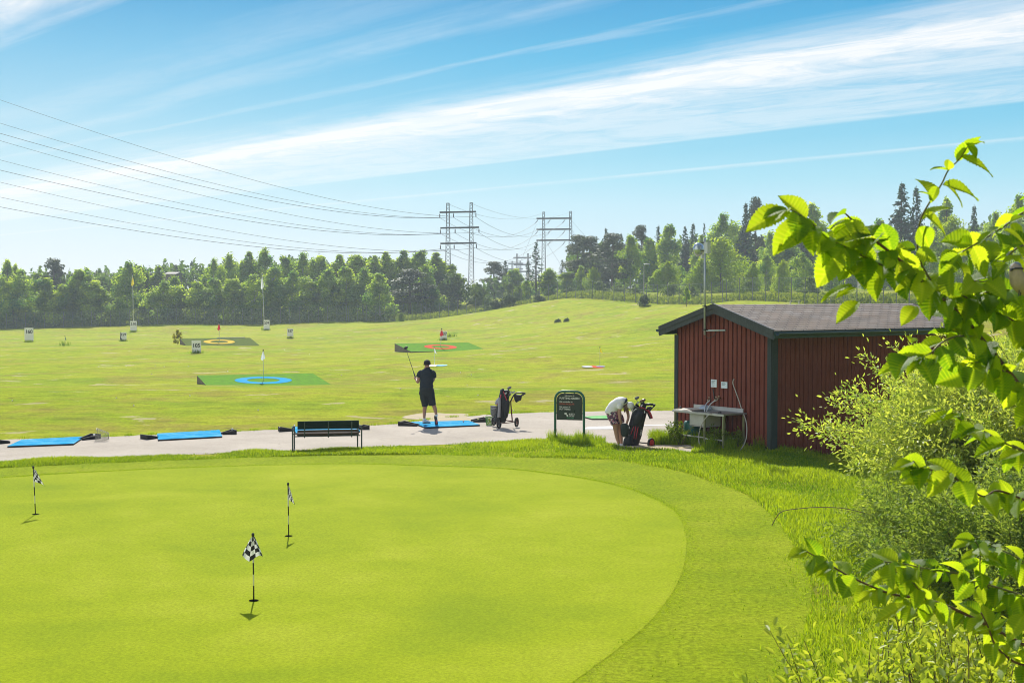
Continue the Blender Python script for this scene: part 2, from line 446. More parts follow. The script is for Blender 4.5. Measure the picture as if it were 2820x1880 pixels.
# putting green and mown fringe
GREEN = [(-900, 1400), (-500, 1348), (0, 1316), (152, 1306), (320, 1297), (588, 1286), (940, 1278), (1152, 1283), (1381, 1291), (1515, 1305), (1650, 1326), (1760, 1356), (1850, 1402), (1886, 1460), (1888, 1530), (1866, 1606), (1800, 1700), (1700, 1788), (1560, 1890), (1400, 1980), (1000, 2100)]
FRNG = [(-900, 1346), (-300, 1302), (0, 1288), (400, 1270), (800, 1256), (1000, 1252), (1209, 1252), (1400, 1257), (1650, 1263), (1777, 1280), (1867, 1296), (1956, 1325), (2045, 1357), (2110, 1405), (2166, 1470), (2205, 1540), (2230, 1600), (2234, 1660), (2222, 1720), (2195, 1790), (2156, 1880), (2050, 2000)]
gw = smooth_poly(gpx(GREEN), 12); fw = smooth_poly(gpx(FRNG), 12); FRW = fw
backL = [(-14, 8), ]
sheet('fringe_grass', np.concatenate([jit(fw, .02), np.array([(-2, 11.5), (-14, 11.5)])]), .004, m_fringe, 'shorter mown collar of grass round the putting green')
o_green = sheet('putting_green', np.concatenate([gw, np.array([(-1.5, 12.0), (-14, 12.0)])]), -.004 + .012, m_green, 'smooth close mown putting green in the foreground')
# worn white line painted on the asphalt
m_wl = M('worn_white_paint', (.56, .55, .53), .85, var=.35, vs=9)
WL = [(1606, 1182.5), (1616, 1177), (1640, 1175), (1691, 1173.5), (1775, 1170.6), (1850, 1168.4), (1900, 1167.5), (1900, 1169.5), (1850, 1171), (1775, 1173.5), (1700, 1180), (1690, 1182)]
sheet('painted_line', np.array(gpx(WL)), .012, m_wl, 'worn white wedge painted on the asphalt behind the bent woman')
# bare trodden earth at the edges of the path
m_soil = M('bare_soil', (.36, .29, .16), .95, var=.35, vs=3, bmp=.6, bs=30)
def blob(px, py, rx, ry, name, label, z=.009, mat=None, n=26):
    c = onz(px, py); P = []
    ph = rng.uniform(0, 6, 3)
    for k in range(n):
        a = 2 * math.pi * k / n
        r = 1 + .18 * math.sin(2 * a + ph[0]) + .14 * math.sin(3 * a + ph[1]) + .1 * math.sin(5 * a + ph[2])
        P.append((c.x + rx * r * math.cos(a), c.y + ry * r * math.sin(a)))
    sheet(name, np.array(P), z, mat or m_soil, label)
blob(1215, 1150, .95, 1.7, 'bare_ground', 'trodden bare earth in the turf behind the swinging golfer')
blob(1780, 1235, .85, .5, 'bare_ground', 'trodden bare earth in front of the golf trolley with red wheel')
# ------------------------------------------------------------------ vegetation
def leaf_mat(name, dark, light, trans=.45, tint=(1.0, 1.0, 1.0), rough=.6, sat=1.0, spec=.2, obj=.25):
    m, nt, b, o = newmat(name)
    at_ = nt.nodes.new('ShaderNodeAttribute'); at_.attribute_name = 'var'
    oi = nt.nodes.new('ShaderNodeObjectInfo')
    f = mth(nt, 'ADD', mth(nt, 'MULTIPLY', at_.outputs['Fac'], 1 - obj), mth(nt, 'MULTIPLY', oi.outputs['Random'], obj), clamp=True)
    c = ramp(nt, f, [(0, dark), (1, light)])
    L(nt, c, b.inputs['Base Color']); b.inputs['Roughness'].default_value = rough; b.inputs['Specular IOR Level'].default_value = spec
    tr = nt.nodes.new('ShaderNodeBsdfTranslucent')
    tc = mixc(nt, 1.0, c, tint, 'MULTIPLY'); L(nt, tc, tr.inputs[0])
    mx = nt.nodes.new('ShaderNodeMixShader'); mx.inputs[0].default_value = trans
    L(nt, b.outputs[0], mx.inputs[1]); L(nt, tr.outputs[0], mx.inputs[2]); L(nt, mx.outputs[0], o.inputs[0])
    return m
m_birch = leaf_mat('birch_leaves', (.07, .21, .065), (.52, .64, .065), .66, (1.6, 1.45, .5))
m_maple = leaf_mat('maple_leaves', (.15, .28, .012), (.40, .50, .02), .58, (1.5, 1.4, .5))
m_sprucel = leaf_mat('spruce_needles', (.03, .08, .05), (.08, .15, .07), .2, (1.3, 1.3, .7))
m_pinel = leaf_mat('pine_needles', (.05, .085, .045), (.125, .155, .06), .25, (1.3, 1.25, .7))
m_bushl = leaf_mat('bush_leaves', (.07, .14, .02), (.21, .29, .03), .5, (1.5, 1.4, .5))
m_bark = M('bark', (.13, .105, .085), .9, var=.4, vs=3, bmp=.5, bs=12)
m_bbark = M('birch_bark', (.5, .48, .45), .8, var=.5, vs=4, bmp=.3)
def unit(a): return a / np.maximum(np.linalg.norm(a, axis=-1, keepdims=True), 1e-9)
def leaf_cards(C, N, size, asp, rg):
    n = len(C)
    t = rg.normal(size=(n, 3)); N = unit(N)
    t = unit(t - N * (t * N).sum(1, keepdims=True)); b = np.cross(N, t)
    s = np.asarray(size)[:, None] if hasattr(size, '__len__') else size
    V = np.empty((n, 4, 3))
    V[:, 0] = C - t * s; V[:, 1] = C + b * s * asp - t * s * .1; V[:, 2] = C + t * s; V[:, 3] = C - b * s * asp - t * s * .1
    Fc = np.arange(n * 4).reshape(n, 4)
    return V.reshape(-1, 3), Fc
def limb_mesh(name, segs, mat):
    mb = MB()
    for pts, rad in segs: mb.tube(pts, rad, 6)
    me = bpy.data.meshes.new(name); me.from_pydata(mb.v, [], mb.f); me.materials.append(mat)
    me.polygons.foreach_set('use_smooth', [True] * len(mb.f)); me.update()
    return me
def decid(seed, h=10., w=6., n=3600, lo=.1, prof='oval', leaf=.30, mat=None, bark=None, droop=.0, blobs=26, dens=1.0):
    rg = np.random.default_rng(seed)
    t = lo + (1 - lo) * rg.uniform(0, 1, blobs) ** .85
    tt = (t - lo) / (1 - lo)
    if prof == 'oval': Rr = 1.32 * np.clip(1 - tt, 0, 1) ** .6 * (tt + .2) ** .42
    elif prof == 'cone': Rr = (1.04 - (t - lo) / (1 - lo)) ** .7 * .95
    else: Rr = np.sqrt(np.clip(1 - ((t - lo) / (1 - lo) * 1.02) ** 2.2, 0.02, 1))
    a = rg.uniform(0, 2 * np.pi, blobs); f1, f2, f3 = rg.uniform(0, 6.28, 3)
    Rr = Rr * (1 + .34 * np.sin(2 * a + f1 + 3.5 * t) + .26 * np.sin(3 * a + f2 - 6 * t)); t = t * (1 - .16 * (np.sin(a + f3) > .2) * (t > .6) * rg.uniform(.3, 1, blobs))
    rad = np.sqrt(rg.uniform(.12, 1, blobs)) * Rr * w / 2 * .74
    bc = np.stack([rad * np.cos(a), rad * np.sin(a), t * h], -1)
    rb = w * rg.uniform(.09, .18, blobs) * (.5 + .5 * Rr)
    nt_l = 7                                   # a few thin leading shoots break the outline
    la = rg.uniform(0, 2 * np.pi, nt_l); lr = w * rg.uniform(.0, .26, nt_l)
    ex = np.stack([lr * np.cos(la), lr * np.sin(la), h * (1 - .32 * (lr / (w * .26)) ** 1.5) - rg.uniform(0, .05, nt_l) * h], -1)
    bc = np.concatenate([bc, ex, ex - np.array([0, 0, .07 * h])]); rb = np.concatenate([rb, w * rg.uniform(.035, .06, nt_l), w * rg.uniform(.06, .09, nt_l)]); blobs = len(bc)
    # trunk and limbs
    top = bc[np.argmax(bc[:, 2])]
    lean = rg.normal(0, .02 * h, 2)
    trunk = [(0, 0, -.3), (lean[0] * .2, lean[1] * .2, h * .25), (lean[0] * .6, lean[1] * .6, h * .55), (top[0] * .5, top[1] * .5, h * .85)]
    segs = [(trunk, [h * .017, h * .013, h * .009, h * .003])]
    for i in range(0, blobs, 2):
        z0 = max(.12 * h, bc[i, 2] - rg.uniform(.1, .25) * h); s = z0 / h
        p0 = np.array([lean[0] * s, lean[1] * s, z0])
        segs.append(([p0, (p0 + bc[i]) / 2 + np.array([0, 0, -.03 * h]), bc[i]], [h * .005, h * .0035, h * .001]))
    k = rg.choice(blobs, n, p=rb ** 2 / (rb ** 2).sum())
    d = unit(rg.normal(size=(n, 3)) * np.array([1, 1, .85]))
    r = rb[k] * (rg.uniform(.1, 1, n) ** .45) * rg.uniform(.8, 1.22, n)
    C = bc[k] + d * r[:, None] * np.array([1, 1, 1.35])
    if droop: C[:, 2] -= droop * rg.exponential(1, n) * (np.linalg.norm(C[:, :2], axis=1) / (w / 2))
    C[:, 2] = np.maximum(C[:, 2], .15 + rg.uniform(0, .3, n))
    N = d * .8 + rg.normal(size=(n, 3)) * .55 + np.array([0, 0, .35])
    V, Fc = leaf_cards(C, N, leaf * rg.uniform(.6, 1.25, n), .62, rg)
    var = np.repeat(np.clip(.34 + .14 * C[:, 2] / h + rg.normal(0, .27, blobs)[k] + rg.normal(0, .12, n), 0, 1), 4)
    return limb_mesh('trunk', segs, bark or m_bark), fastmesh('crown', V, Fc, mat or m_birch, var)
def spruce(seed, h=14., w=5., lo=.06, dens=1.0, mat=None, leaf=.3):
    rg = np.random.default_rng(seed)
    C = []; N = []; segs = [([(0, 0, -.3), (0, 0, h * .5), (0, 0, h)], [h * .013, h * .008, .02])]
    z = lo * h
    while z < h * .985:
        fr = (z - lo * h) / (h * (1 - lo)); Lb = w / 2 * (1 - fr) ** .8 + .15
        nb = max(4, int((7 if fr < .7 else 5) * dens))
        for j in range(nb):
            if rg.uniform() > .93: continue
            a = rg.uniform(0, 2 * np.pi); l = Lb * rg.uniform(.6, 1.12)
            m_ = max(4, int(l * 9 * dens))
            u = rg.uniform(.12, 1, m_) ** .8
            side = rg.normal(0, .13 * l + .06, m_) * (1.15 - u)
            x = u * l; zz = z - .22 * x * (1 - .5 * fr) + .12 * l * u ** 3 + rg.normal(0, .1, m_) - rg.exponential(.14, m_)
            C.append(np.stack([x * np.cos(a) - side * np.sin(a), x * np.sin(a) + side * np.cos(a), zz], -1))
            nn = np.stack([.4 * np.cos(a) * np.ones(m_), .4 * np.sin(a) * np.ones(m_), np.ones(m_) * .8], -1) + rg.normal(0, .45, (m_, 3)); N.append(nn)
            if l > .8 and j % 2 == 0: segs.append(([(0, 0, z), (l * .8 * np.cos(a), l * .8 * np.sin(a), z - .2 * l)], [.035, .01]))
        z += h * rg.uniform(.018, .032)
    C = np.concatenate(C); N = np.concatenate(N); n = len(C)
    V, Fc = leaf_cards(C, N, leaf * rg.uniform(.6, 1.2, n), .5, rg)
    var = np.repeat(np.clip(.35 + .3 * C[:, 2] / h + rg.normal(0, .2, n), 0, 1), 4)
    return limb_mesh('trunk', segs, m_bark), fastmesh('crown', V, Fc, mat or m_sprucel, var)
def pine(seed, h=13., w=6., lo=.35, n=3000, leaf=.3):
    rg = np.random.default_rng(seed)
    segs = [([(0, 0, -.3), (.1, 0, h * .4), (-.1, .1, h * .75), (0, 0, h * .95)], [h * .018, h * .014, h * .009, .03])]
    bl = 24; C = []; N = []; vv = []
    for i in range(bl):
        t = lo + (1 - lo) * (i + rg.uniform()) / bl
        Rr = w / 2 * (math.sin(math.pi * min(1, (t - lo) / (1 - lo) * .8 + .22)) ** .8)
        a = rg.uniform(0, 2 * math.pi); l = Rr * rg.uniform(.35, 1)
        c = np.array([l * math.cos(a), l * math.sin(a), t * h])
        segs.append(([(0, 0, t * h - .12 * h * l / w), c * np.array([.6, .6, 1]) - np.array([0, 0, .2]), c], [h * .006, h * .004, .02]))
        rb = w * rg.uniform(.14, .24); m_ = n // bl
        d = unit(rg.normal(size=(m_, 3)))
        C.append(c + d * np.array([1, 1, .5]) * rb * (rg.uniform(.05, 1, m_)[:, None] ** .4)); N.append(d * .6 + rg.normal(0, .5, (m_, 3)) + np.array([0, 0, .5]))
        vv.append(np.full(m_, .4 + rg.normal(0, .15)))
    C = np.concatenate(C); N = np.concatenate(N); vv = np.concatenate(vv)
    V, Fc = leaf_cards(C, N, leaf * rg.uniform(.5, 1.2, len(C)), .5, rg)
    var = np.repeat(np.clip(vv + rg.normal(0, .15, len(C)), 0, 1), 4)
    return limb_mesh('trunk', segs, m_bark), fastmesh('crown', V, Fc, m_pinel, var)
PROTO = {
 'birch': [(decid(110, 10, 5.4, 7600, 0.04, 'oval', 0.18, m_birch, m_bbark, 0.45, 58), 10, 5.4), (decid(111, 10, 6.4, 8200, 0.04, 'dome', 0.185, m_birch, m_bbark, 0.3, 64), 10, 6.4), (decid(112, 10, 4.8, 7000, 0.05, 'dome', 0.18, m_birch, m_bbark, 0.5, 52), 10, 4.8), (decid(113, 10, 6.0, 8000, 0.04, 'dome', 0.18, m_birch, m_bbark, 0.4, 60), 10, 6.0), (decid(114, 10, 5.6, 7000, 0.06, 'dome', 0.18, m_birch, m_bbark, 0.5, 46), 10, 5.6), (decid(115, 10, 5.0, 6800, 0.04, 'oval', 0.175, m_birch, m_bbark, 0.55, 50), 10, 5.0), (decid(116, 10, 6.8, 8200, 0.03, 'dome', 0.19, m_birch, m_bbark, 0.25, 56), 10, 6.8)],
 'willow': [(decid(21, 10, 8, 9880, .03, 'dome', 0.19, m_birch, m_bark, .2, 72), 10, 8), (decid(22, 10, 7.4, 9880, .03, 'oval', 0.19, m_birch, m_bark, .15, 64), 10, 7.4)],
 'maple': [(decid(31, 10, 8.4, 8320, .02, 'oval', 0.21600000000000003, m_maple, m_bark, 0, 82), 10, 8.4), (decid(32, 10, 9.2, 8320, .02, 'dome', 0.21600000000000003, m_maple, m_bark, 0, 79), 10, 9.2)],
 'aspen': [(decid(41, 10, 4.6, 4160, .3, 'oval', 0.17600000000000002, m_birch, m_bark, .1, 54), 10, 4.6)],
 'spruce': [(spruce(51, 14, 5.4), 14, 5.4), (spruce(52, 14, 4.6, dens=1.1), 14, 4.6)],
 'thin spruce': [(spruce(53, 14, 4.2, .1, .55, leaf=.26), 14, 4.2)],
 'pine': [(pine(61, 13, 6.4), 13, 6.4), (pine(62, 13, 7.4, .28, 3600), 13, 7.4)],
 'bush': [(decid(71, 4, 5, 3000, .02, 'dome', .17, m_bushl, m_bark, 0, 30), 4, 5), (decid(72, 4, 6, 3200, .02, 'dome', .18, m_bushl, m_bark, 0, 34), 4, 6), (decid(73, 4, 4.2, 2800, .02, 'cone', .17, m_bushl, m_bark, 0, 26), 4, 4.2)],
 'dark bush': [(decid(74, 4, 5, 3400, .02, 'dome', .15, leaf_mat('hedge_leaves', (.02, .06, .012), (.07, .12, .015), .35, (1.6, 1.5, .4)), m_bark, 0, 30), 4, 5)],
}
ADJ = {'birch': 'leafy birch', 'willow': 'broad bushy broadleaf tree', 'maple': 'yellow-green broadleaf tree', 'aspen': 'airy open-crowned tree', 'spruce': 'dark pointed spruce',
       'thin spruce': 'sparse see-through spruce', 'pine': 'dusky pine', 'bush': 'bright green bush', 'dark bush': 'dense dark-green bush'}
NAME = {'birch': 'birch_tree', 'willow': 'broadleaf_tree', 'maple': 'broadleaf_tree', 'aspen': 'broadleaf_tree', 'spruce': 'spruce_tree', 'thin spruce': 'spruce_tree', 'pine': 'pine_tree', 'bush': 'bush', 'dark bush': 'bush'}
TREES = []
def T(kind, px, top, Y, wpx=None, row='', label=None):
    TREES.append(dict(kind=kind, px=px, top=top, Y=Y, w=wpx, row=row, label=label))
# --- wood on the left of the range: front row just beyond the fence
for kd_, px, top, Y, wpx in [
 ('birch', 4, 762, 268, 80), ('willow', 38, 800, 266, 90), ('birch', 62, 748, 270, 80), ('birch', 125, 764, 267, 84), ('birch', 176, 784, 267, 78), ('birch', 218, 742, 269, 84), ('birch', 262, 772, 267, 86),
 ('willow', 325, 822, 266, 60), ('birch', 352, 727, 274, 80), ('bush', 392, 842, 265, 56), ('birch', 478, 760, 272, 64), ('birch', 452, 778, 267, 84), ('birch', 500, 790, 268, 70), ('birch', 545, 776, 269, 84), ('birch', 596, 762, 268, 76), ('birch', 640, 768, 267, 80),
 ('birch', 700, 760, 267, 84), ('birch', 752, 730, 270, 84), ('birch', 806, 752, 268, 84), ('birch', 858, 770, 267, 80), ('birch', 905, 740, 268, 84), ('birch', 955, 730, 269, 84), ('birch', 1000, 744, 270, 78), ('pine', 1128, 744, 276, 90), ('birch', 1172, 732, 279, 66)]:
    T(kd_, px, top, Y, wpx, 'front-row')
for kd_, px, top, Y, wpx in [
 ('aspen', 20, 716, 292, 50), ('aspen', 46, 728, 296, 40), ('pine', 150, 716, 300, 64), ('birch', 106, 744, 296, 60), ('birch', 240, 742, 292, 70), ('thin spruce', 300, 738, 318, 30), ('pine', 272, 752, 312, 50), ('birch', 385, 732, 288, 60), ('birch', 440, 736, 290, 74), ('pine', 484, 734, 330, 44), ('spruce', 530, 716, 318, 44), ('birch', 590, 718, 292, 60),
 ('birch', 632, 702, 290, 74), ('birch', 684, 696, 288, 80), ('birch', 730, 688, 289, 80), ('birch', 786, 706, 288, 76), ('birch', 835, 702, 290, 84), ('birch', 884, 704, 288, 76), ('birch', 932, 704, 289, 84), ('birch', 980, 702, 290, 84), ('birch', 1030, 706, 288, 76), ('birch', 1066, 696, 290, 84), ('birch', 1112, 692, 289, 88), ('birch', 1158, 690, 288, 92), ('birch', 1204, 698, 291, 84), ('birch', 1240, 724, 293, 66)]:
    T(kd_, px, top, Y, wpx, 'back-row')
T('birch', 1046, 746, 262, 66, label='lone drooping birch standing in front of the fence and the left wood')
T('bush', 1262, 756, 284, 130, label='large domed bush behind the feet of the near pylon')
T('bush', 1318, 782, 286, 80, label='smaller round bush right of the near pylon')
T('bush', 1196, 800, 280, 60, label='pale bush at the left foot of the near pylon')
# --- middle gap
for kd_, px, top, Y, wpx, lb in [
 ('pine', 1360, 722, 330, 74, 'pine on the right edge of the sky gap between the woods'), ('spruce', 1392, 716, 340, 42, 'small pointed spruce left of the far distant pylon'), ('birch', 1420, 740, 325, 64, 'round dusky tree under the far distant pylon'),
 ('bush', 1404, 778, 300, 54, 'round green bush below the far distant pylon'), ('thin spruce', 1455, 716, 290, 44, 'slim dark spruce left of the bare see-through spruce'), ('thin spruce', 1476, 664, 282, 60, 'tall bare see-through spruce in front of the second pylon'),
 ('birch', 1448, 770, 275, 50, 'pale young birch before the slim spruce'), ('willow', 1512, 742, 285, 90, 'leafy tree at the foot of the second pylon'), ('birch', 1560, 750, 288, 70, 'leafy tree right of the second pylon foot'), ('thin spruce', 1548, 714, 300, 40, 'sparse spruce between second pylon and the pine wood'),
 ('birch', 1600, 728, 280, 40, 'slender pale-topped tree left of the big pines'), ('maple', 1634, 740, 275, 52, 'yellowish tree in front of the big pines')]:
    T(kd_, px, top, Y, wpx, label=lb)
# --- wood on the right
for kd_, px, top, Y, wpx in [
 ('pine', 1590, 650, 290, 80), ('pine', 1625, 654, 286, 96), ('spruce', 1668, 624, 300, 46), ('pine', 1686, 646, 276, 96), ('spruce', 1710, 640, 302, 40), ('birch', 1736, 648, 278, 80), ('pine', 1766, 624, 296, 60), ('birch', 1790, 650, 274, 74), ('spruce', 1812, 618, 300, 50), ('birch', 1838, 612, 282, 90),
 ('spruce', 1886, 620, 296, 44), ('spruce', 1908, 612, 300, 54), ('birch', 1930, 650, 276, 70), ('thin spruce', 1938, 612, 292, 32), ('birch', 1988, 596, 284, 110), ('birch', 2040, 630, 278, 80), ('spruce', 2052, 556, 276, 66), ('pine', 2080, 548, 282, 60), ('birch', 2120, 640, 262, 90), ('aspen', 2236, 562, 270, 100), ('birch', 2170, 640, 262, 100), ('pine', 2205, 640, 270, 80),
 ('birch', 2280, 650, 262, 90), ('birch', 2330, 640, 266, 90), ('birch', 2424, 596, 258, 80), ('spruce', 2480, 500, 256, 100), ('spruce', 2520, 510, 260, 84), ('birch', 2452, 640, 240, 90), ('aspen', 2600, 546, 262, 80), ('maple', 2620, 606, 240, 110), ('spruce', 2680, 562, 270, 60), ('birch', 2570, 620, 244, 90), ('birch', 2740, 590, 250, 100), ('birch', 2800, 546, 246, 110), ('birch', 2690, 640, 236, 90), ('birch', 2850, 560, 250, 110), ('birch', 2385, 660, 262, 80)]:
    T(kd_, px, top, Y, wpx, 'back-row')
for kd_, px, top, Y, wpx in [
 ('maple', 1838, 722, 248, 78), ('maple', 1985, 662, 240, 130), ('maple', 1930, 716, 238, 70), ('maple', 2074, 724, 226, 54), ('maple', 2154, 722, 222, 60), ('birch', 2110, 700, 240, 70), ('birch', 2210, 700, 226, 70), ('birch', 2290, 716, 220, 70), ('birch', 2400, 700, 226, 80), ('maple', 2480, 690, 215, 80), ('birch', 2560, 690, 214, 80), ('birch', 2650, 690, 210, 90), ('birch', 2740, 690, 205, 90), ('maple', 2810, 680, 205, 90), ('birch', 1800, 760, 250, 50), ('birch', 1898, 760, 240, 54)]:
    T(kd_, px, top, Y, wpx, 'front-row')
for kd_, px, top, Y, wpx, lb in [
 ('dark bush', 1366, 826, 250, 46, 'dense clipped bush on the slope left of its twin'), ('dark bush', 1404, 812, 251, 48, 'dense clipped bush on the slope right of its twin'), ('bush', 1340, 820, 258, 44, 'pale bush just left of the clipped twin bushes'),
 ('dark bush', 1776, 812, 212, 46, 'dark bush with yellow top at the field edge before the netting'), ('dark bush', 1538, 880, 200, 22, 'low dark bush out on the mown slope, left of two'), ('dark bush', 1562, 877, 200, 20, 'low dark bush out on the mown slope, right of two'), ('dark bush', 1482, 812, 246, 40, 'dark bush at the crest of the slope below the sparse spruce'),
 ('bush', 1650, 774, 250, 60, 'light bush behind netting below the big pines'), ('bush', 1706, 786, 240, 60, 'light bush behind netting right of the big pines'), ('bush', 1748, 792, 236, 56, 'light bush behind netting left of the yellow-topped bush'), ('bush', 1856, 780, 225, 66, 'light bush behind netting left of the dish mast'), ('bush', 1906, 790, 220, 50, 'light bush behind netting just left of the dish mast'), ('bush', 2060, 770, 205, 70, 'light bush behind netting above the shed ridge'),
 ('bush', 2148, 796, 178, 36, 'small pointed bush behind netting above the shed roof'), ('bush', 2230, 760, 190, 70, 'light bush behind netting left of the elm leaves'), ('bush', 1572, 790, 262, 60, 'light bush behind netting at the crest of the slope'), ('bush', 1624, 800, 252, 44, 'low bush behind netting left of the light bushes'),
 ('bush', 1430, 792, 262, 46, 'grey-green bush behind netting right of the clipped twins'), ('bush', 1296, 858, 256, 14, 'tiny dark conical bush by the fence below the near pylon'), ('bush', 1104, 862, 256, 24, 'small rough bush at the fence right of the lone birch')]:
    T(kd_, px, top, Y, wpx, label=lb)
T('aspen', 1891, 788, 195, 24, label='spindly young sapling before the netting, just left of the dish mast')
LAND = [(79, 'the 160 sign'), (367, 'the 210 flagpole'), (727, 'the 209 flagpole'), (1046, 'the lone birch'), (1265, 'the near pylon'), (1534, 'the second pylon'), (1938, 'the dish mast'), (2500, 'the tallest spruces')]
ORD = ['first', 'second', 'third', 'fourth', 'fifth', 'sixth', 'seventh', 'eighth', 'ninth', 'tenth', 'eleventh', 'twelfth']
def auto_labels():
    grp = {}
    for t in TREES:
        if t['label']: continue
        lx, ln = min(LAND, key=lambda l: abs(l[0] - t['px']))
        side = 'left' if t['px'] < lx else 'right'
        grp.setdefault((t['kind'], t['row'], ln, side, lx), []).append(t)
    for (k, row, ln, side, lx), ts in grp.items():
        ts.sort(key=lambda t: abs(t['px'] - lx))
        for i, t in enumerate(ts):
            how = 'nearest on the %s of %s' % (side, ln) if i == 0 else '%s out to the %s of %s' % (ORD[i], side, ln)
            t['label'] = '%s %s in the wood, %s' % (row, ADJ[k], how)
auto_labels()
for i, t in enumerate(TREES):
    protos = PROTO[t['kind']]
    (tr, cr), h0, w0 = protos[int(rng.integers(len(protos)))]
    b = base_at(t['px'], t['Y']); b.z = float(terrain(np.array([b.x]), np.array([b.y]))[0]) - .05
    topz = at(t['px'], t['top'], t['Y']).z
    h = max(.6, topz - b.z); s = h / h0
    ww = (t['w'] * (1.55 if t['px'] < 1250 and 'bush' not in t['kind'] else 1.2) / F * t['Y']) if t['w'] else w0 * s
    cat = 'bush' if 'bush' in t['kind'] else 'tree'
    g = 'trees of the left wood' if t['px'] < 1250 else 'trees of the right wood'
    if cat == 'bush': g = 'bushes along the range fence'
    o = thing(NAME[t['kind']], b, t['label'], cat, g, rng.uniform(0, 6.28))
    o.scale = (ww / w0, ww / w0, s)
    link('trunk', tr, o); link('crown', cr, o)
# ------------------------------------------------------------------ houses and lamps among the trees
m_hroof = M('grey_house_roof', (.30, .28, .27), .8, var=.15, vs=1); m_hwall = M('brown_house_wall', (.24, .20, .18), .85, var=.2, vs=1); m_hwin = M('house_window', (.05, .07, .09), .2)
def house(px, top, eave, Y, wpx, lb, rfm, wlm):
    b = base_at(px, Y); w2 = wpx / F * Y / 2; zt = at(px, top, Y).z - b.z; ze = at(px, eave, Y).z - b.z
    o = thing('house', b, lb, 'house', 'houses among the woods')
    mb = MB(); mb.box((0, 0, ze / 2), (2 * w2, 6, ze)); mb.build('wall', wlm, o)
    mb = MB(); mb.prism([(-w2 - .3, -3.4, ze - .05), (-w2 - .3, 3.4, ze - .05), (-w2 - .3, 0, zt)], (2 * w2 + .6, 0, 0)); mb.build('roof', rfm, o)
    for k in (-.5, 0, .5):
        mb = MB(); mb.box((k * w2, -3.02, ze - 1.2), (w2 * .28, .06, .9)); mb.build('window', m_hwin, o)
house(480, 749, 754, 288, 26, 'small house with pale roof edge between the trees right of the 210 flagpole', M('pale_house_roof', (.26, .24, .23), .8), m_hwall)
house(402, 751, 755, 292, 22, 'grey-roofed house just right of the 210 flagpole above the trees', m_hroof, m_hwall)
house(2398, 680, 697, 246, 56, 'grey-roofed house on the hill behind the elm leaves', m_hroof, M('pale_house_wall', (.5, .48, .44), .8))
def lamp(px, top, Y, lb):
    b = base_at(px, Y); b.z = tz(b.x, Y); h = at(px, top, Y).z - b.z
    o = thing('street_lamp', b, lb, 'street lamp', 'lamps by the right wood')
    mb = MB(); mb.tube([(0, 0, -.2), (0, 0, h - .3), (.1, 0, h)], [.07, .05, .04], 6); mb.build('pole', m_bbark, o)
    mb = MB(); mb.ell((.45, 0, h), (.55, .18, .10), 10, 6); mb.build('lamp_head', M('lamp_head_grey', (.6, .62, .62), .5), o, smooth=True)
lamp(1773, 727, 234, 'slim street lamp before the pines left of the dish mast'); lamp(2387, 672, 240, 'slim street lamp before the grey-roofed house on the hill')
b = base_at(2188, 160); b.z = tz(b.x, 160); o = thing('plank_bench', b, 'low white plank bench beyond the shed roof by the netting', 'bench')
mb = MB(); mb.box((0, 0, .42), (1.35, .3, .06)); mb.build('seat', m_bbark, o)
for k in (-1, 1):
    mb = MB(); mb.box((k * .5, 0, .19), (.08, .26, .40)); mb.build('leg', m_bbark, o)
# unbroken dim wood far behind, seen only through gaps
rg = np.random.default_rng(99)
CC = []; NN = []
def mass(px0, px1, top0, top1, Y0, Y1, n, lowf=0.0):
    px = rg.uniform(px0, px1, n); Y = rg.uniform(Y0, Y1, n)
    x = (px - CX) / F * Y
    gz_ = _t0(x, Y)
    top = np.interp(px, np.linspace(px0, px1, len(top0)), top0)
    top = top + 9 * np.sin(px * .11 + 2 * np.sin(px * .037)) + 7 * np.sin(px * .31 + 1.7) + 4 * np.sin(px * .77)
    zt = HC + (808 - top) / F * Y - rg.exponential(.6, n)
    z = gz_ + (zt - gz_) * rg.uniform(lowf, 1, n) ** .8
    CC.append(np.stack([x, Y, z], -1)); NN.append(rg.normal(size=(n, 3)) + np.array([0, -.2, .5]))
mass(-520, -60, [735, 745, 740, 745], None, 290, 312, 8000)
mass(2880, 3700, [600, 590, 610, 600, 620], None, 200, 235, 14000)
mass(-60, 1250, [745, 750, 752, 752, 748, 730, 728, 726, 722, 716, 716, 714, 712, 720, 745], None, 298, 316, 26000)
mass(1560, 2900, [700, 670, 665, 665, 660, 655, 655, 650, 640, 640, 640, 620, 610, 610, 600], None, 296, 320, 22000)
mass(1330, 1600, [770, 765, 780, 780, 760], None, 320, 350, 3500)
Cc = np.concatenate(CC); Nn = np.concatenate(NN)
V, Fc = leaf_cards(Cc, Nn, .5 * rg.uniform(.6, 1.3, len(Cc)), .6, rg)
me = fastmesh('woodland', V, Fc, leaf_mat('woodland_leaves', (.06, .12, .045), (.17, .25, .055), .5, (1.4, 1.4, .6), obj=0), np.repeat(np.clip(rg.normal(.4, .25, len(Cc)), 0, 1), 4))
tag(link('woodland', me), 'dim mass of far trees filling the gaps behind both woods', 'woodland', kind='stuff')
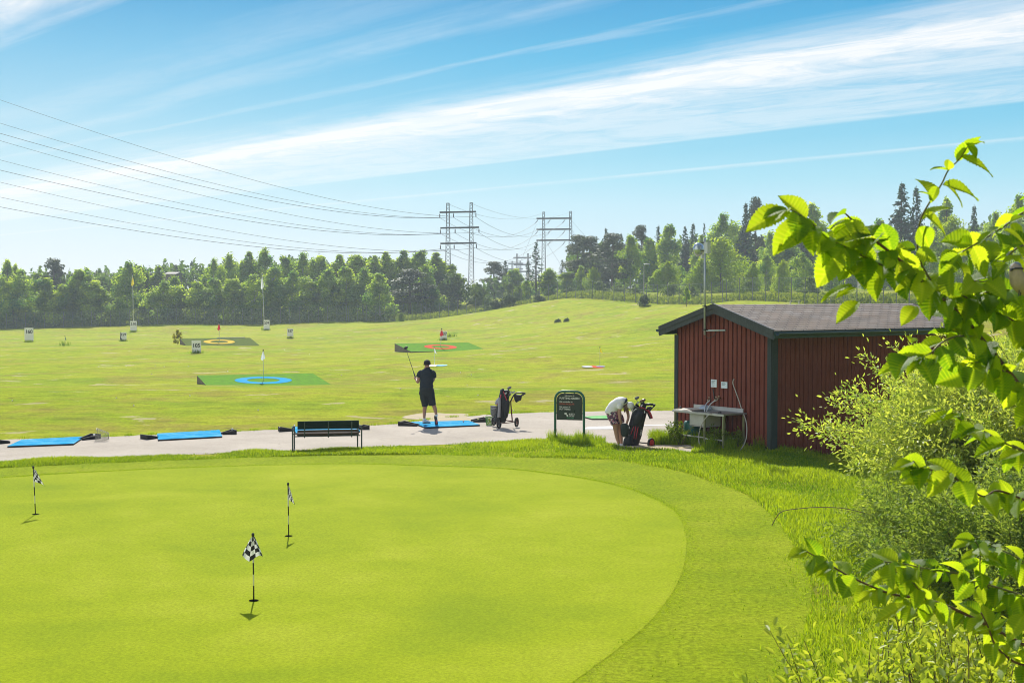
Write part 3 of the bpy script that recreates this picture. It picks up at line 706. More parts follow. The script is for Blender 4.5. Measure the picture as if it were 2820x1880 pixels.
# undergrowth and tall grass along the foot of the wood
CC = []; NN = []
FENCE = [(-260, 258), (0, 262), (480, 260), (960, 258), (1220, 258), (1320, 256), (1423, 252), (1565, 240), (1800, 215), (2029, 183), (2227, 158), (2600, 142), (2900, 136)]
def fY(px): return np.interp(px, [a for a, _ in FENCE], [b for _, b in FENCE])
n = 34000
px = rg.uniform(-60, 2880, n); Y = fY(px) + rg.uniform(.4, 9, n) ** 1.0
x = (px - CX) / F * Y; z = terrain(x, Y)
hh = np.where((px < 1000) & (rg.uniform(0, 1, n) < .6), 3.4 * (.6 + .5 * np.sin(px * .07) * np.sin(px * .023)), .9)
CC = np.stack([x, Y, z + rg.uniform(0, 1, n) ** 1.5 * hh], -1)
V, Fc = leaf_cards(CC, rg.normal(size=(n, 3)) * np.array([1, 1, .3]), .3 * rg.uniform(.5, 1.2, n), .4, rg)
me = fastmesh('undergrowth', V, Fc, leaf_mat('undergrowth_leaves', (.10, .16, .025), (.27, .33, .05), .5, (1.4, 1.3, .5), obj=0), np.repeat(np.clip(rg.normal(.5, .25, n), 0, 1), 4))
tag(link('undergrowth', me), 'tall grass and nettles along the netting at the edge of the range', 'undergrowth', kind='stuff')

# ------------------------------------------------------------------ range netting
m_post = M('fence_post', (.16, .18, .17), .6, .3)
m, nt_, b, o_ = newmat('netting'); b.inputs['Base Color'].default_value = (.10, .15, .14, 1); b.inputs['Roughness'].default_value = .9
tp = nt_.nodes.new('ShaderNodeBsdfTransparent'); mx = nt_.nodes.new('ShaderNodeMixShader')
nn_ = noise(nt_, pos(nt_), .25, 4, .6)
L(nt_, ramp(nt_, nn_, [(.35, g3(.12)), (.65, g3(.24))]), mx.inputs[0])
L(nt_, tp.outputs[0], mx.inputs[1]); L(nt_, b.outputs[0], mx.inputs[2]); L(nt_, mx.outputs[0], o_.inputs[0])
m_net = m
FP = [base_at(px, float(fY(px))) for px in np.concatenate([np.arange(-60, 960, 26), np.arange(960, 1600, 25), np.arange(1600, 2000, 30), np.arange(2000, 2900, 36)])]
for q in FP: q.z = float(terrain(np.array([q.x]), np.array([q.y]))[0])
FP = FP[:99]
fe = thing('range_fence', FP[0], 'tall thin netting on steel posts round the far edge of the range', 'fence')
pm = MB(); pm.tube([(0, 0, -.2), (0, 0, 3.0)], .055, 6); pme = None
for i, q in enumerate(FP):
    if pme is None:
        po = pm.build('post', m_post, fe, loc=q - FP[0]); pme = po.data
    else: po = link('post', pme, fe, q - FP[0])
    po.rotation_euler = (rng.normal(0, .012), rng.normal(0, .012), 0)
    if 60 < i < 72: po.rotation_euler[1] += rng.uniform(-.02, .05)
mb = MB(); rs = []
for q in FP:
    d = q - FP[0]
    rs.append([d + Vector((0, 0, z)) for z in (.05, 1.5, 2.9 + rng.normal(0, .06))])
mb.rings(rs, cap=False, closed=False); mb.build('netting', m_net, fe)
mb = MB()
for hgt in (1.5, 2.92): mb.tube([q - FP[0] + Vector((0, 0, hgt)) for q in FP], .012, 4)
mb.build('line_wire', m_post, fe)
# ------------------------------------------------------------------ pylons and power lines
m_steel = M('galvanised_steel', (.07, .075, .08), .55, .4, var=.3)
m_dark = M('dark_metal', (.035, .04, .04), .5, .3)
m_ins = M('insulator', (.05, .045, .05), .4)
m_wire = M('wire', (.05, .06, .07), .6, bmp=0)
def mast(px, base_py, top_py, Y, wb, wt):
    """tapered four-legged lattice mast, local to its base"""
    b = at(px, base_py, Y); t = at(px, top_py, Y); h = t.z - b.z
    mb = MB(); k = max(.04, .00024 * Y)
    def cs(z):
        f = z / h; wd = wb + (wt - wb) * min(1, f * 1.02) ** .55 if f < .12 else wb * .72 + (wt - wb * .72) * f
        return wd / 2
    n = 26; zs = [h * (i / n) ** .92 for i in range(n + 1)]
    for sx_ in (-1, 1):
        for sy_ in (-1, 1):
            mb.tube([(sx_ * cs(z), sy_ * cs(z), z) for z in zs], k * 1.15, 4)
    for i in range(n):
        a, c = zs[i], zs[i + 1]; wa, wc = cs(a), cs(c)
        for f in range(4):
            P = [(-1, -1), (1, -1), (1, 1), (-1, 1)]; p, q = P[f], P[(f + 1) % 4]
            if i % 2: p, q = q, p
            mb.tube([(p[0] * wa, p[1] * wa, a), (q[0] * wc, q[1] * wc, c)], k * .6, 3, cap=False)
            if i in (0, 2, 4): mb.tube([(q[0] * wc, q[1] * wc, c), (p[0] * wc, p[1] * wc, c)], k * .6, 3, cap=False)
    mb.box((0, 0, h), (wt * 1.2, wt * 1.2, .12))
    return mb, b, h
def pylon(Y, m1, m2, arms, label, ins=True, wb=1.8, wt=.55, dy=1.1, hang=1.15, strain=False):
    b0 = at(m1[0], m1[1], Y)
    root = thing('electricity_pylon', b0, label, 'pylon', 'pylons of the overhead power line')
    for m_, yo in ((m1, 0), (m2, dy)):
        mb, b, h = mast(m_[0], m_[1], m_[2], Y + yo, wb, wt)
        mb.build('mast', m_steel, root, loc=b - b0)
    ends = []
    for (xa, ya, xb, yb) in arms:
        A = at(xa, ya, Y - dy * .3); B = at(xb, yb, Y + dy * 1.3)
        mb = MB()
        th = .2 * Y / 300
        mb.bar(A - b0 + Vector((0, -.3, 0)), B - b0 + Vector((0, -.3, 0)), th * 1.2, th * 1.6)
        mb.bar(A - b0 + Vector((0, .3, 0)), B - b0 + Vector((0, .3, 0)), th * 1.2, th * 1.6)
        for i in range(14):
            t0, t1 = i / 14, (i + 1) / 14
            mb.bar(A.lerp(B, t0) - b0 + Vector((0, -.3 if i % 2 else .3, 0)), A.lerp(B, t1) - b0 + Vector((0, .3 if i % 2 else -.3, 0)), .05, .05)
        mb.build('crossarm', m_dark, root)
        row = []
        for f in ((0, .38, 1) if not strain else (.07, .43, .86)):
            p = A.lerp(B, f); e = p + (Vector((0, 0, -hang)) if not strain else Vector((-1.1, -1.6, -hang)))
            if ins:
                mi = MB(); mi.tube([p - b0, p.lerp(e, .3) - b0, p.lerp(e, .32) - b0, e - b0], [.03, .03, .11, .11], 6)
                mi.build('insulator', m_ins, root)
            row.append(e)
        ends.append(row)
    return root, ends
P1, E1 = pylon(300, (1234, 838, 560), (1298, 836, 559), [(1211, 585, 1310.6, 583), (1213, 628, 1319, 626), (1213, 670.6, 1312, 669)], 'near tall twin-mast lattice pylon with three crossarms beside the left wood')
P2, E2 = pylon(430, (1497, 842, 584), (1571, 842, 582), [(1477.6, 602, 1572, 601), (1477.6, 632, 1572, 631), (1477.6, 662, 1572, 661)], 'second twin-mast pylon half hidden by trees right of the near one', wb=2.2, wt=.6, hang=1.5, strain=True)
P3, E3 = pylon(690, (1424, 790, 699), (1454, 790, 698), [(1414, 710, 1462, 709.5), (1415, 729, 1463, 728.5), (1416, 748, 1463, 747.5)], 'tiny distant twin-mast pylon in the gap between the woods', ins=False, wb=2, wt=.7)
P4, E4 = pylon(900, (1411, 790, 719), (1433, 790, 718.5), [(1400, 726.5, 1440, 726), (1400, 741, 1440, 740.5)], 'faintest farthest pylon just left of the tiny distant one', ins=False, wb=2, wt=.7)
# guy wires of the second pylon
mb = MB(); b0 = at(1497, 842, 430)
for (x0, y0, x1, y1) in ((1574, 608, 1616, 655), (1503, 665, 1545, 730), (1575, 632, 1590, 660), (1477, 618, 1440, 706)):
    mb.tube([at(x0, y0, 430) - b0, at(x1, y1, 428) - b0 + (at(x1, y1, 428) - at(x0, y0, 430)) * .6], .035, 4)
mb.build('guy_wire', m_wire, P2)
WN = ['top', 'middle', 'bottom']; WP = ['left end', 'centre', 'right end']
LEFTY = [[368, 340, 276], [469, 441, 388], [570, 543, 502]]
for r in range(3):
    for c in range(3):
        e = E1[r][c]; S = 6.0
        Ye = (128, 121, 116)[c]
        rel = (808 - LEFTY[r][c]) / F * Ye
        xe = -.367 * Ye
        slope = (e.x - xe) / (e.y - Ye)
        t = (300 - Ye) / 280.0; r0 = e.z - HC
        h0 = (rel - r0 + 4 * S * t * (1 - t)) / t + r0
        P = []
        for i in range(61):
            q = i / 60; y = 300 - 280 * q
            P.append(Vector((e.x - slope * (e.y - y), y, HC + r0 + (h0 - r0) * q - 4 * S * q * (1 - q))))
        mb = MB(); rad = [max(.014, (.00012 if c else .00016) * p.y) for p in P]
        mb.tube([p - P[0] for p in P], rad, 5)
        o = mb.build('power_line', m_wire, loc=P[0])
        tag(o, 'wire from %s of the near pylon\'s %s crossarm out to the left' % (WP[c], WN[r]), 'power line', 'overhead power line wires')
        e2 = E2[r][c]; P = []
        for i in range(31):
            q = i / 30; p = e.lerp(e2, q); p.z -= 4 * 4.2 * q * (1 - q); P.append(p)
        mb = MB(); mb.tube([p - P[0] for p in P], [.00011 * p.y for p in P], 4)
        tag(mb.build('power_line', m_wire, loc=P[0]), 'sagging wire between both pylons, %s of their %s crossarms' % (WP[c], WN[r]), 'power line', 'overhead power line wires')
for k, (a, b_) in enumerate((((1233, 561, 300), (1496, 586, 430)), ((1297, 560, 300), (1571, 584, 430)))):
    A, B = at(*a), at(*b_); P = []
    for i in range(25):
        q = i / 24; p = A.lerp(B, q); p.z -= 4 * 2.6 * q * (1 - q); P.append(p)
    mb = MB(); mb.tube([p - A for p in P], .026, 4)
    tag(mb.build('power_line', m_wire, loc=A), 'thin earth wire between the %s mast tops of both pylons' % ('left', 'right')[k], 'power line', 'overhead power line wires')

# ------------------------------------------------------------------ lettering
def text(s, size, mat, parent, loc, rot=(math.pi / 2, 0, 0), align='CENTER', bold=.0, name='lettering', width=None, ext=.002):
    c = bpy.data.curves.new(name, 'FONT'); c.body = s; c.size = size; c.align_x = align; c.align_y = 'CENTER'
    c.offset = bold * size; c.extrude = ext; c.resolution_u = 3
    c.materials.append(mat)
    tmp = bpy.data.objects.new('tmp', c); COL.objects.link(tmp)
    me = bpy.data.meshes.new_from_object(tmp); bpy.data.objects.remove(tmp); me.name = name
    if not me.materials: me.materials.append(mat)
    o = link(name, me, parent, loc); o.rotation_euler = rot
    return o
# ------------------------------------------------------------------ distance boards
m_white = M('white_board', (.86, .87, .88), .55, var=.08, vs=2, bmp=.05)
m_black = M('black_paint', (.015, .016, .02), .5, bmp=.05)
m_wgrey = M('grey_post', (.3, .31, .3), .7)
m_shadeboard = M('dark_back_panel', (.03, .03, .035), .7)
SIGNS = [('160', 79, 941, 195, 24.5, 34, 5, 'large white 160 board on two legs at the far left of the range'), ('210', 367, 914, 245, 18, 26, 4, 'white 210 board at the foot of the flagpole with yellow flag'), ('209', 734, 908, 245, 16.5, 26, 2, 'white 209 board at the foot of the flagpole with white flag'),
         ('159', 339, 937, 195, 17, 21, 4, 'white 159 board with a dark wedge on its left side'), ('157', 799, 931, 193, 16.5, 21, 6, 'small white 157 board on a single short post'), ('137', 1221, 935, 172, 19.5, 23, 2, 'white 137 board behind the red flag of the red ring target'), ('105', 540, 975, 128, 25.5, 33, 2, 'white 105 board in front of the yellow ring target')]
for (num, px, py, Y, wpx, hpx, leg, lb) in SIGNS:
    b = base_at(px, Y); b.z = float(terrain(np.array([b.x]), np.array([b.y]))[0])
    wd = wpx / F * Y; ht = hpx / F * Y; lg = leg / F * Y
    root = thing('distance_sign', b, lb, 'distance sign', 'distance boards on the driving range', rng.normal(0, .03))
    mb = MB(); mb.box((0, 0, lg + ht / 2), (wd, .06, ht)); mb.build('board', m_white, root)
    if num == '157':
        mb = MB(); mb.box((0, .06, (lg + ht * .5) / 2 - .1), (.09, .05, lg + ht * .5 + .2)); mb.build('leg', m_wgrey, root)
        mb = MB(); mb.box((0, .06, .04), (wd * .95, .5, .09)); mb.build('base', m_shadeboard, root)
    else:
        for s in (-1, 1):
            mb = MB(); mb.box((s * wd * .36, .06, (lg + ht * .5) / 2 - .1), (.08, .05, lg + ht * .5 + .2)); mb.build('leg', m_wgrey, root)
    if num == '159':
        mb = MB(); mb.prism([(-wd * .5, -.045, lg), (-wd * .5, -.045, lg + ht), (-wd * .44, -.045, lg + ht), (-wd * .42, -.045, lg + ht * .4), (-wd * .2, -.045, lg)], (0, .012, 0))
        mb.prism([(-wd * .53, -.05, lg), (-wd * .53, 0, lg + ht), (-wd * .53, .6, lg)], (.03, 0, 0)); mb.build('side_panel', m_shadeboard, root)
    sz = wd * .56
    text(num, sz, m_black, root, (0 if num != '137' else wd * .06, -.034, lg + ht * (.68 if num != '105' else .58)), bold=.035)
    # grass left unmown around the legs
# ------------------------------------------------------------------ target greens
m_tgreen = M('target_turf', (.10, .25, .008), .95, spec=.03, var=.3, vs=3, bmp=.4, bs=25)
m_tolive = M('olive_turf', (.085, .125, .012), .95, spec=.03, var=.25, vs=3, bmp=.4, bs=25)
m_blue = M('ring_blue', (.004, .28, .53), .9, spec=.05, var=.12, vs=2)
m_yel = M('ring_yellow', (.62, .42, .03), .9, spec=.05, var=.12, vs=2)
m_red = M('ring_red', (.60, .06, .015), .9, spec=.05, var=.12, vs=2)
m_timber = M('weathered_timber', (.14, .12, .09), .9, var=.5, vs=4)
m_flagw = M('white_cloth', (.75, .78, .82), .8, bmp=0, var=.06)
m_flagr = M('red_cloth', (.55, .02, .03), .8, bmp=0)
m_flagy = M('yellow_cloth', (.75, .6, .01), .8, bmp=0)
m_flagg = M('dark_teal_cloth', (.01, .10, .11), .8, bmp=0)
m_pole = M('white_pole', (.7, .72, .7), .5, bmp=0)
m_polegrey = M('yellowish_pole', (.5, .5, .3), .5, bmp=0)
m_cup = M('black_cup', (.006, .006, .006), 1.0, spec=0, bmp=0)
def translu(m, amt=.4, col=None):
    nt = m.node_tree; b = nt.nodes['Principled BSDF']; o = nt.nodes['Material Output']
    tr = nt.nodes.new('ShaderNodeBsdfTranslucent'); mx = nt.nodes.new('ShaderNodeMixShader'); mx.inputs[0].default_value = amt
    src = b.inputs['Base Color'].links
    if src: L(nt, src[0].from_socket, tr.inputs[0])
    L(nt, b.outputs[0], mx.inputs[1]); L(nt, tr.outputs[0], mx.inputs[2]); L(nt, mx.outputs[0], o.inputs[0])
for mm in (m_flagw, m_flagr, m_flagy, m_flagg): translu(mm)
def hung_flag(top, w, h, phase, mode, nu=10, nv=14):
    """cloth hanging limp from a pole. mode 'side' droops to +x, 'cape' folds round the pole"""
    V = []; Fq = []; UV = []
    for j in range(nv + 1):
        v = j / nv
        for i in range(nu + 1):
            u = i / nu
            if mode == 'cape':
                a = (u - .5) * 3.6 - math.pi / 2; r = .012 + w * .5 * v ** .9 * (1 + .12 * math.sin(u * 9 + phase))
                x = r * math.cos(a) * (1 + .08 * math.sin(u * 13)); y = r * math.sin(a) * .6 + .015 * math.sin(u * 14 + phase)
                z = -h * v * (1 - .16 * abs(math.sin((u - .38) * 3.1))) + .02 * math.sin(u * 11) * v
            else:
                x = u * w * (.22 + .78 * v ** 1.1); y = .16 * w * math.sin(u * 7 + phase + v) * (.3 + v)
                z = -h * v * (1 - .3 * (1 - u)) - u * h * .12
            V.append((x, y, z)); UV.append((u, v))
    n = nu + 1
    for j in range(nv):
        for i in range(nu): Fq.append((j * n + i, j * n + i + 1, (j + 1) * n + i + 1, (j + 1) * n + i))
    return np.array(V), np.array(Fq), np.array(UV)
def flagstick(base, h, rad, polemat, clothmat, fw, fh, mode, label, cat='flag', group='flags on the driving range', tilt=(0, 0), rz=0, name='flagstick', phase=0.0, knob=True, cup=0.0):
    root = thing(name, base, label, cat, group, rz)
    mb = MB(); mb.tube([(0, 0, -.05), (tilt[0] * .5, tilt[1] * .5, h / 2), (tilt[0], tilt[1], h)], rad, 8)
    mb.build('pole', polemat, root, smooth=True)
    V, Fq, UV = hung_flag(None, fw, fh, phase, mode)
    me = fastmesh('cloth', V, Fq, clothmat, uv=UV, smooth=True)
    link('cloth', me, root, (tilt[0] * .97, tilt[1] * .97, h * .985))
    if knob:
        mb = MB(); mb.ell((tilt[0], tilt[1], h + rad), (rad * 2.2, rad * 2.2, rad * 3), 8, 5); mb.build('knob', m_black, root, smooth=True)
    if cup:
        mb = MB(); n = 20
        top = [(cup * math.cos(2 * math.pi * k / n), cup * math.sin(2 * math.pi * k / n), .0145) for k in range(n)]
        mb.add(top, [tuple(range(n))]); mb.build('hole', m_cup, root)
    return root
def platform(c_px, Y, wpx_m, dep, tilt_h, rz, tm, rm, ring_r, label, white_edge=False):
    c = base_at(c_px[0], Y); g = float(terrain(np.array([c.x]), np.array([c.y]))[0])
    want = at(c_px[0], c_px[1], Y).z
    front = want - tilt_h / 2
    c.z = min(g, front) - .1
    root = thing('target_green', c, label, 'target green', 'raised ring targets on the range', rz)
    f0 = front - c.z; zc_ = lambda y: f0 + tilt_h * (y + dep / 2) / dep
    w2 = wpx_m / 2; d2 = dep / 2
    mb = MB()
    n = 12
    T_ = [(-w2, -d2, zc_(-d2)), (w2, -d2, zc_(-d2)), (w2, d2, zc_(d2)), (-w2, d2, zc_(d2))]
    B_ = [(x, y, -.3) for x, y, z in T_]
    mb.add(T_ + B_, [(0, 1, 2, 3)]); mb.build('turf', tm, root)
    mb = MB(); mb.add([(x * .998, y * .998, z - .006) for x, y, z in T_] + B_, [(0, 4, 5, 1), (1, 5, 6, 2), (2, 6, 7, 3), (3, 7, 4, 0)]); mb.build('timber_frame', m_timber, root)
    mb = MB(); N_ = 56; sl_ = tilt_h / dep
    vs_ = []
    for k in range(N_):
        a = 2 * math.pi * k / N_
        for r in (ring_r * .57, ring_r): vs_.append((r * math.cos(a), r * math.sin(a), zc_(r * math.sin(a)) + .012))
    mb.add(vs_, [(2 * k, 2 * k + 1, (2 * k + 3) % (2 * N_), (2 * k + 2) % (2 * N_)) for k in range(N_)]); mb.build('ring', rm, root)
    if white_edge:
        mb = MB(); mb.box((w2 * .45, d2 + .03, zc_(d2) + .02), (w2 * .8, .06, .1)); mb.build('edge_board', m_white, root)
    return root, c + Vector((0, 0, zc_(0)))
r1, c1 = platform((724, 1047), 76, 6.5, 5.6, .36, R(19), m_tgreen, m_blue, 1.54, 'raised green turf target with blue ring, white flag in its middle')
r2, c2 = platform((603, 941), 150, 7.6, 6.0, .62, R(20), m_tolive, m_yel, 1.65, 'raised olive turf target with yellow ring, red flag in its middle', True)
r3, c3 = platform((1213, 955), 128, 7.2, 5.6, .55, R(20), m_tgreen, m_red, 1.5, 'raised green turf target with red ring, red flag in its middle')
flagstick(c1, 1.62, .016, m_pole, m_flagw, .22, .5, 'cape', 'limp white flag on a pole in the blue ring target', phase=1)
flagstick(c2, 2.0, .03, m_pole, m_flagr, .34, .75, 'cape', 'limp red flag on a pole in the yellow ring target', phase=2)
flagstick(c3, 1.62, .025, m_pole, m_flagr, .32, .62, 'cape', 'limp red flag in front of the 137 board', tilt=(.12, 0), phase=.5)
# small flat discs
def disc(px, py, parts, label):
    c = ground_at(px, py); root = thing('flat_target', c + Vector((0, 0, -.02)), label, 'target', 'flat disc targets on the range')
    for i, (nm, dx, rx, ry, mat) in enumerate(parts):
        mb = MB(); n = 24; ph = rng.uniform(0, 6)
        P = [(dx + rx * (1 + .06 * math.sin(3 * 2 * math.pi * k / n + ph)) * math.cos(2 * math.pi * k / n), ry * math.sin(2 * math.pi * k / n), .02 + i * .012) for k in range(n)]
        mb.prism(P, (0, 0, .012)); mb.build(nm, mat, root)
    return c
m_lblue = M('pale_blue_mat', (.12, .45, .62), .8); m_grmat = M('grey_mat', (.36, .37, .34), .9)
ca = disc(1203, 1007, [('white_disc', -.25, .42, 1.0, m_white), ('blue_disc', .3, .38, 1.0, m_lblue)], 'flat white and pale-blue disc target just right of the golfer\'s head')
cb = disc(1650, 1010, [('red_disc', 0, .72, 1.5, m_red), ('grey_disc', -.75, .35, 1.2, m_grmat), ('blue_disc', .1, .3, .6, M('violet_mat', (.2, .18, .4), .8))], 'flat red disc target left of the shed with yellow flag')
flagstick(at(1196, 1006, ca.y), 1.15 * ca.y / 90, .012, m_pole, m_flagw, .16, .38, 'side', 'small limp white flag just right of the golfer\'s cap', phase=1.2)
flagstick(at(1652, 1008, cb.y), 1.2 * cb.y / 90, .014, m_polegrey, m_flagy, .2, .34, 'side', 'small yellow flag in the flat red disc left of the shed', phase=.3)
q = base_at(178, 165); q.z = float(terrain(np.array([q.x]), np.array([q.y]))[0]); 
flagstick(q, at(178, 925, 165).z - q.z, .02, m_polegrey, m_flagg, .16, .5, 'side', 'tiny dark teal flag out to the right of the 160 board', phase=.8)
for (px, top, Y, cm, lb, tl, fh) in ((367, 756, 246, m_flagy, 'tall slender flagpole with limp yellow flag behind the 210 board', (-.05, 0), 1.9), (728, 754, 246, m_flagw, 'tall slender leaning flagpole with limp white flag behind the 209 board', (-.35, 0), 2.6)):
    b = base_at(px, Y); b.z = float(terrain(np.array([b.x]), np.array([b.y]))[0])
    flagstick(b, at(px, top, Y).z - b.z, .05, m_pole, cm, .45, fh, 'cape', lb, cat='flagpole', group='tall flagpoles on the range', tilt=tl, name='flagpole')
# ------------------------------------------------------------------ chequered practice flags on the green
m, nt_, b, o_ = newmat('striped_pole')
c = coord(nt_); s_ = nt_.nodes.new('ShaderNodeSeparateXYZ'); L(nt_, c, s_.inputs[0])
L(nt_, ramp(nt_, mth(nt_, 'DIVIDE', s_.outputs[2], .785), [(0, g3(.012)), (.235, g3(.7)), (.41, g3(.012)), (.585, g3(.7)), (.8, g3(.012))], 'CONSTANT'), b.inputs['Base Color'])
b.inputs['Roughness'].default_value = .45; m_stripe = m
m, nt_, b, o_ = newmat('chequered_cloth')
ck = nt_.nodes.new('ShaderNodeTexChecker'); mp = nt_.nodes.new('ShaderNodeMapping'); mp.inputs['Scale'].default_value = (5, 5.0, 1)
L(nt_, coord(nt_, 'UV'), mp.inputs[0]); L(nt_, mp.outputs[0], ck.inputs[0]); ck.inputs['Scale'].default_value = 1
ck.inputs[1].default_value = (.78, .79, .8, 1); ck.inputs[2].default_value = (.012, .012, .014, 1)
L(nt_, ck.outputs[0], b.inputs['Base Color']); b.inputs['Roughness'].default_value = .7; m_check = m; translu(m, .25)
for (px, py, mode, fw, fh, lb, rz, ph) in ((699, 1655, 'cape', .20, .27, 'nearest chequered practice flag, its cloth draped round the striped pole', 0, .4), (795, 1477, 'side', .105, .27, 'chequered practice flag hanging narrowly, the middle one of the three', 0, 1.6), (98, 1417, 'side', .2, .27, 'chequered practice flag at the far left of the putting green', 0, 2.2)):
    p0 = onz(px, py)
    r_ = flagstick(p0, .785 if px != 98 else .775, .0085, m_stripe, m_check, fw, fh, mode, lb, group='chequered flags on the putting green', tilt=(-.005, 0) if px != 98 else (-.035, .02), rz=rz, name='practice_flag', phase=ph, cup=.058)
# ------------------------------------------------------------------ hitting mats and ball trays
m_mat = M('blue_hitting_mat', (.003, .265, .50), .95, spec=.03, var=.18, vs=1.2, bmp=.4, bs=90)
nt_ = m_mat.node_tree; b = nt_.nodes['Principled BSDF']
src = b.inputs['Base Color'].links[0].from_socket
wn = noise(nt_, coord(nt_), 2.0, 7, .75, .6)
L(nt_, mixc(nt_, ramp(nt_, wn, [(.44, g3(0)), (.68, g3(.55))]), src, (.22, .50, .64)), b.inputs['Base Color'])
m_rubber = M('black_rubber', (.022, .022, .024), .75, var=.4, vs=6)
m_matgreen = M('green_hitting_mat', (.055, .33, .05), .85, var=.15, bmp=.4, bs=90)
def hitmat(FL, FR, BR, BL, mat, label, th=.035):
    P = [onz(*q, th) for q in (FL, FR, BR, BL)]
    c = sum(P, Vector()) / 4; c.z = .006
    root = thing('hitting_mat', c, label, 'hitting mat', 'hitting mats on the asphalt')
    loc = [p - c for p in P]
    mb = MB(); mb.add([(q.x, q.y, th + .004) for q in loc], [(0, 1, 2, 3)]); mb.build('turf', mat, root)
    mb = MB(); mb.prism([(q.x * .999, q.y * .999, .0) for q in loc], (0, 0, th)); mb.build('rubber_base', m_rubber, root)
    return root, P
hitmat((20, 1229), (203, 1222), (233, 1202), (60, 1210.6), m_mat, 'blue hitting mat at the left edge, skewed, wire basket at its right')
hitmat((435, 1211), (612, 1201.5), (604.5, 1183.7), (433, 1194), m_mat, 'blue hitting mat between the wire basket and the bench')
hitmat((819, 1196), (992, 1187), (975, 1166), (803, 1176), m_mat, 'blue hitting mat half hidden behind the bench')
hitmat((1172, 1177), (1321.5, 1170), (1290, 1158), (1131, 1162), m_mat, 'blue hitting mat under the swinging golfer')
hitmat((1630, 1153), (1712, 1153), (1690, 1143), (1606, 1147), m_matgreen, 'bright green hitting mat on the asphalt behind the bent woman')
def tray(px_near, px_far, w1, w2, label):
    """rubber ball trough: wide end first, low open lip at the mat end"""
    A = onz(*px_near, 0.006); B = onz(*px_far, 0.006); d = B - A; Ln = d.length
    root = thing('ball_tray', A, label, 'ball tray', 'black rubber ball trays', math.atan2(d.y, d.x))
    mb = MB(); t = .025; h1, h2 = .115, .05
    def quadwall(p, q, hp, hq):
        p = Vector(p); q = Vector(q); n_ = Vector((-(q - p).y, (q - p).x, 0)).normalized() * t
        a = [p, q, q + n_, p + n_]; hs = [hp, hq, hq, hp]
        mb.add(a + [v + Vector((0, 0, hh)) for v, hh in zip(a, hs)], [(3, 2, 1, 0), (4, 5, 6, 7), (0, 1, 5, 4), (1, 2, 6, 5), (2, 3, 7, 6), (3, 0, 4, 7)])
    quadwall((0, -w1 / 2, 0), (Ln, -w2 / 2, 0), h1, h2); quadwall((Ln, w2 / 2, 0), (0, w1 / 2, 0), h2, h1); quadwall((0, w1 / 2, 0), (0, -w1 / 2, 0), h1, h1)
    mb.build('walls', m_rubber, root)
    mb = MB(); mb.add([(t, -w1 / 2 + t, .012), (Ln, -w2 / 2 + t, .012), (Ln, w2 / 2 - t, .012), (t, w1 / 2 - t, .012)], [(0, 1, 2, 3)]); mb.build('floor', m_rubber, root)
    return root
tray((-22, 1222), (26, 1219), .34, .14, 'black rubber ball tray cut off by the left edge of the photo')
tray((264, 1206), (222, 1212), .34, .14, 'black rubber ball tray between the first blue mat and the wire basket')
tray((396, 1209), (434, 1206), .36, .14, 'black rubber ball tray at the left end of the second blue mat')
tray((645, 1194), (611, 1196), .34, .12, 'black rubber ball tray at the right end of the second blue mat')
tray((768, 1187), (808, 1186), .36, .12, 'black rubber ball tray sticking out to the left of the bench')
tray((1010, 1181), (976, 1183), .34, .12, 'black rubber ball tray sticking out to the right of the bench')
tray((1105, 1170.5), (1152, 1173), .34, .16, 'black rubber ball tray left of the swinging golfer\'s mat')
tray((1338, 1160), (1300, 1161), .40, .30, 'black rubber ball tray right of the swinging golfer\'s mat, beside the green bucket')
# balls
m_ball = M('golf_ball_white', (.78, .78, .74), .4, bmp=0, var=.05); m_bally = M('golf_ball_yellow', (.62, .68, .12), .4, bmp=0); m_ballp = M('tee_pink', (.8, .35, .4), .5, bmp=0)
def ball(p, mat, label, r=.0215, group='golf balls lying about'):
    mb = MB(); mb.ell((0, 0, r), (r, r, r), 10, 8); o = mb.build('golf_ball', mat, smooth=True, loc=p); return tag(o, label, 'golf ball', group)
ball(onz(1317, 1158, .02) , m_bally, 'yellow golf ball in the tray right of the golfer\'s mat', .03)
ball(onz(1276, 1162, .045), m_ballp, 'pink ball on a tee near the back edge of the golfer\'s mat')
ball(onz(259, 1200, .1), m_ball, 'white golf ball on the rim of the tray by the wire basket', .03)
ball(onz(640, 1185, .09), m_ball, 'white golf ball on the tray at the right end of the second mat', .03)
k = 0
PR = None
for i in range(26):
    px = rng.uniform(30, 1500); py = rng.uniform(930, 1140)
    q = ground_at(px, py); q.z += .0
    rr = .022 if q.y < 70 else .03
    if PR is None: PR = ball(q, m_ball, 'stray white range ball lying in the grass of the driving range', rr, 'stray range balls in the grass'); BR = rr
    else:
        o = PR.copy(); COL.objects.link(o); o.location = q; o.scale = (rr / BR,) * 3
# tufts left unmown round sign legs and the yellow weed beside the yellow target
m_yellowf = leaf_mat('yellow_flowers', (.35, .34, .02), (.6, .55, .03), .4)
tr_, cr_ = decid(81, 1.6, 1.5, 700, .02, 'dome', .10, m_yellowf, m_bark, 0, 14)
b = base_at(487, 152); b.z = float(terrain(np.array([b.x]), np.array([b.y]))[0])
o = thing('flowering_bush', b, 'yellow-flowering bush at the left corner of the yellow ring target', 'bush'); link('stems', tr_, o); link('flowers', cr_, o)
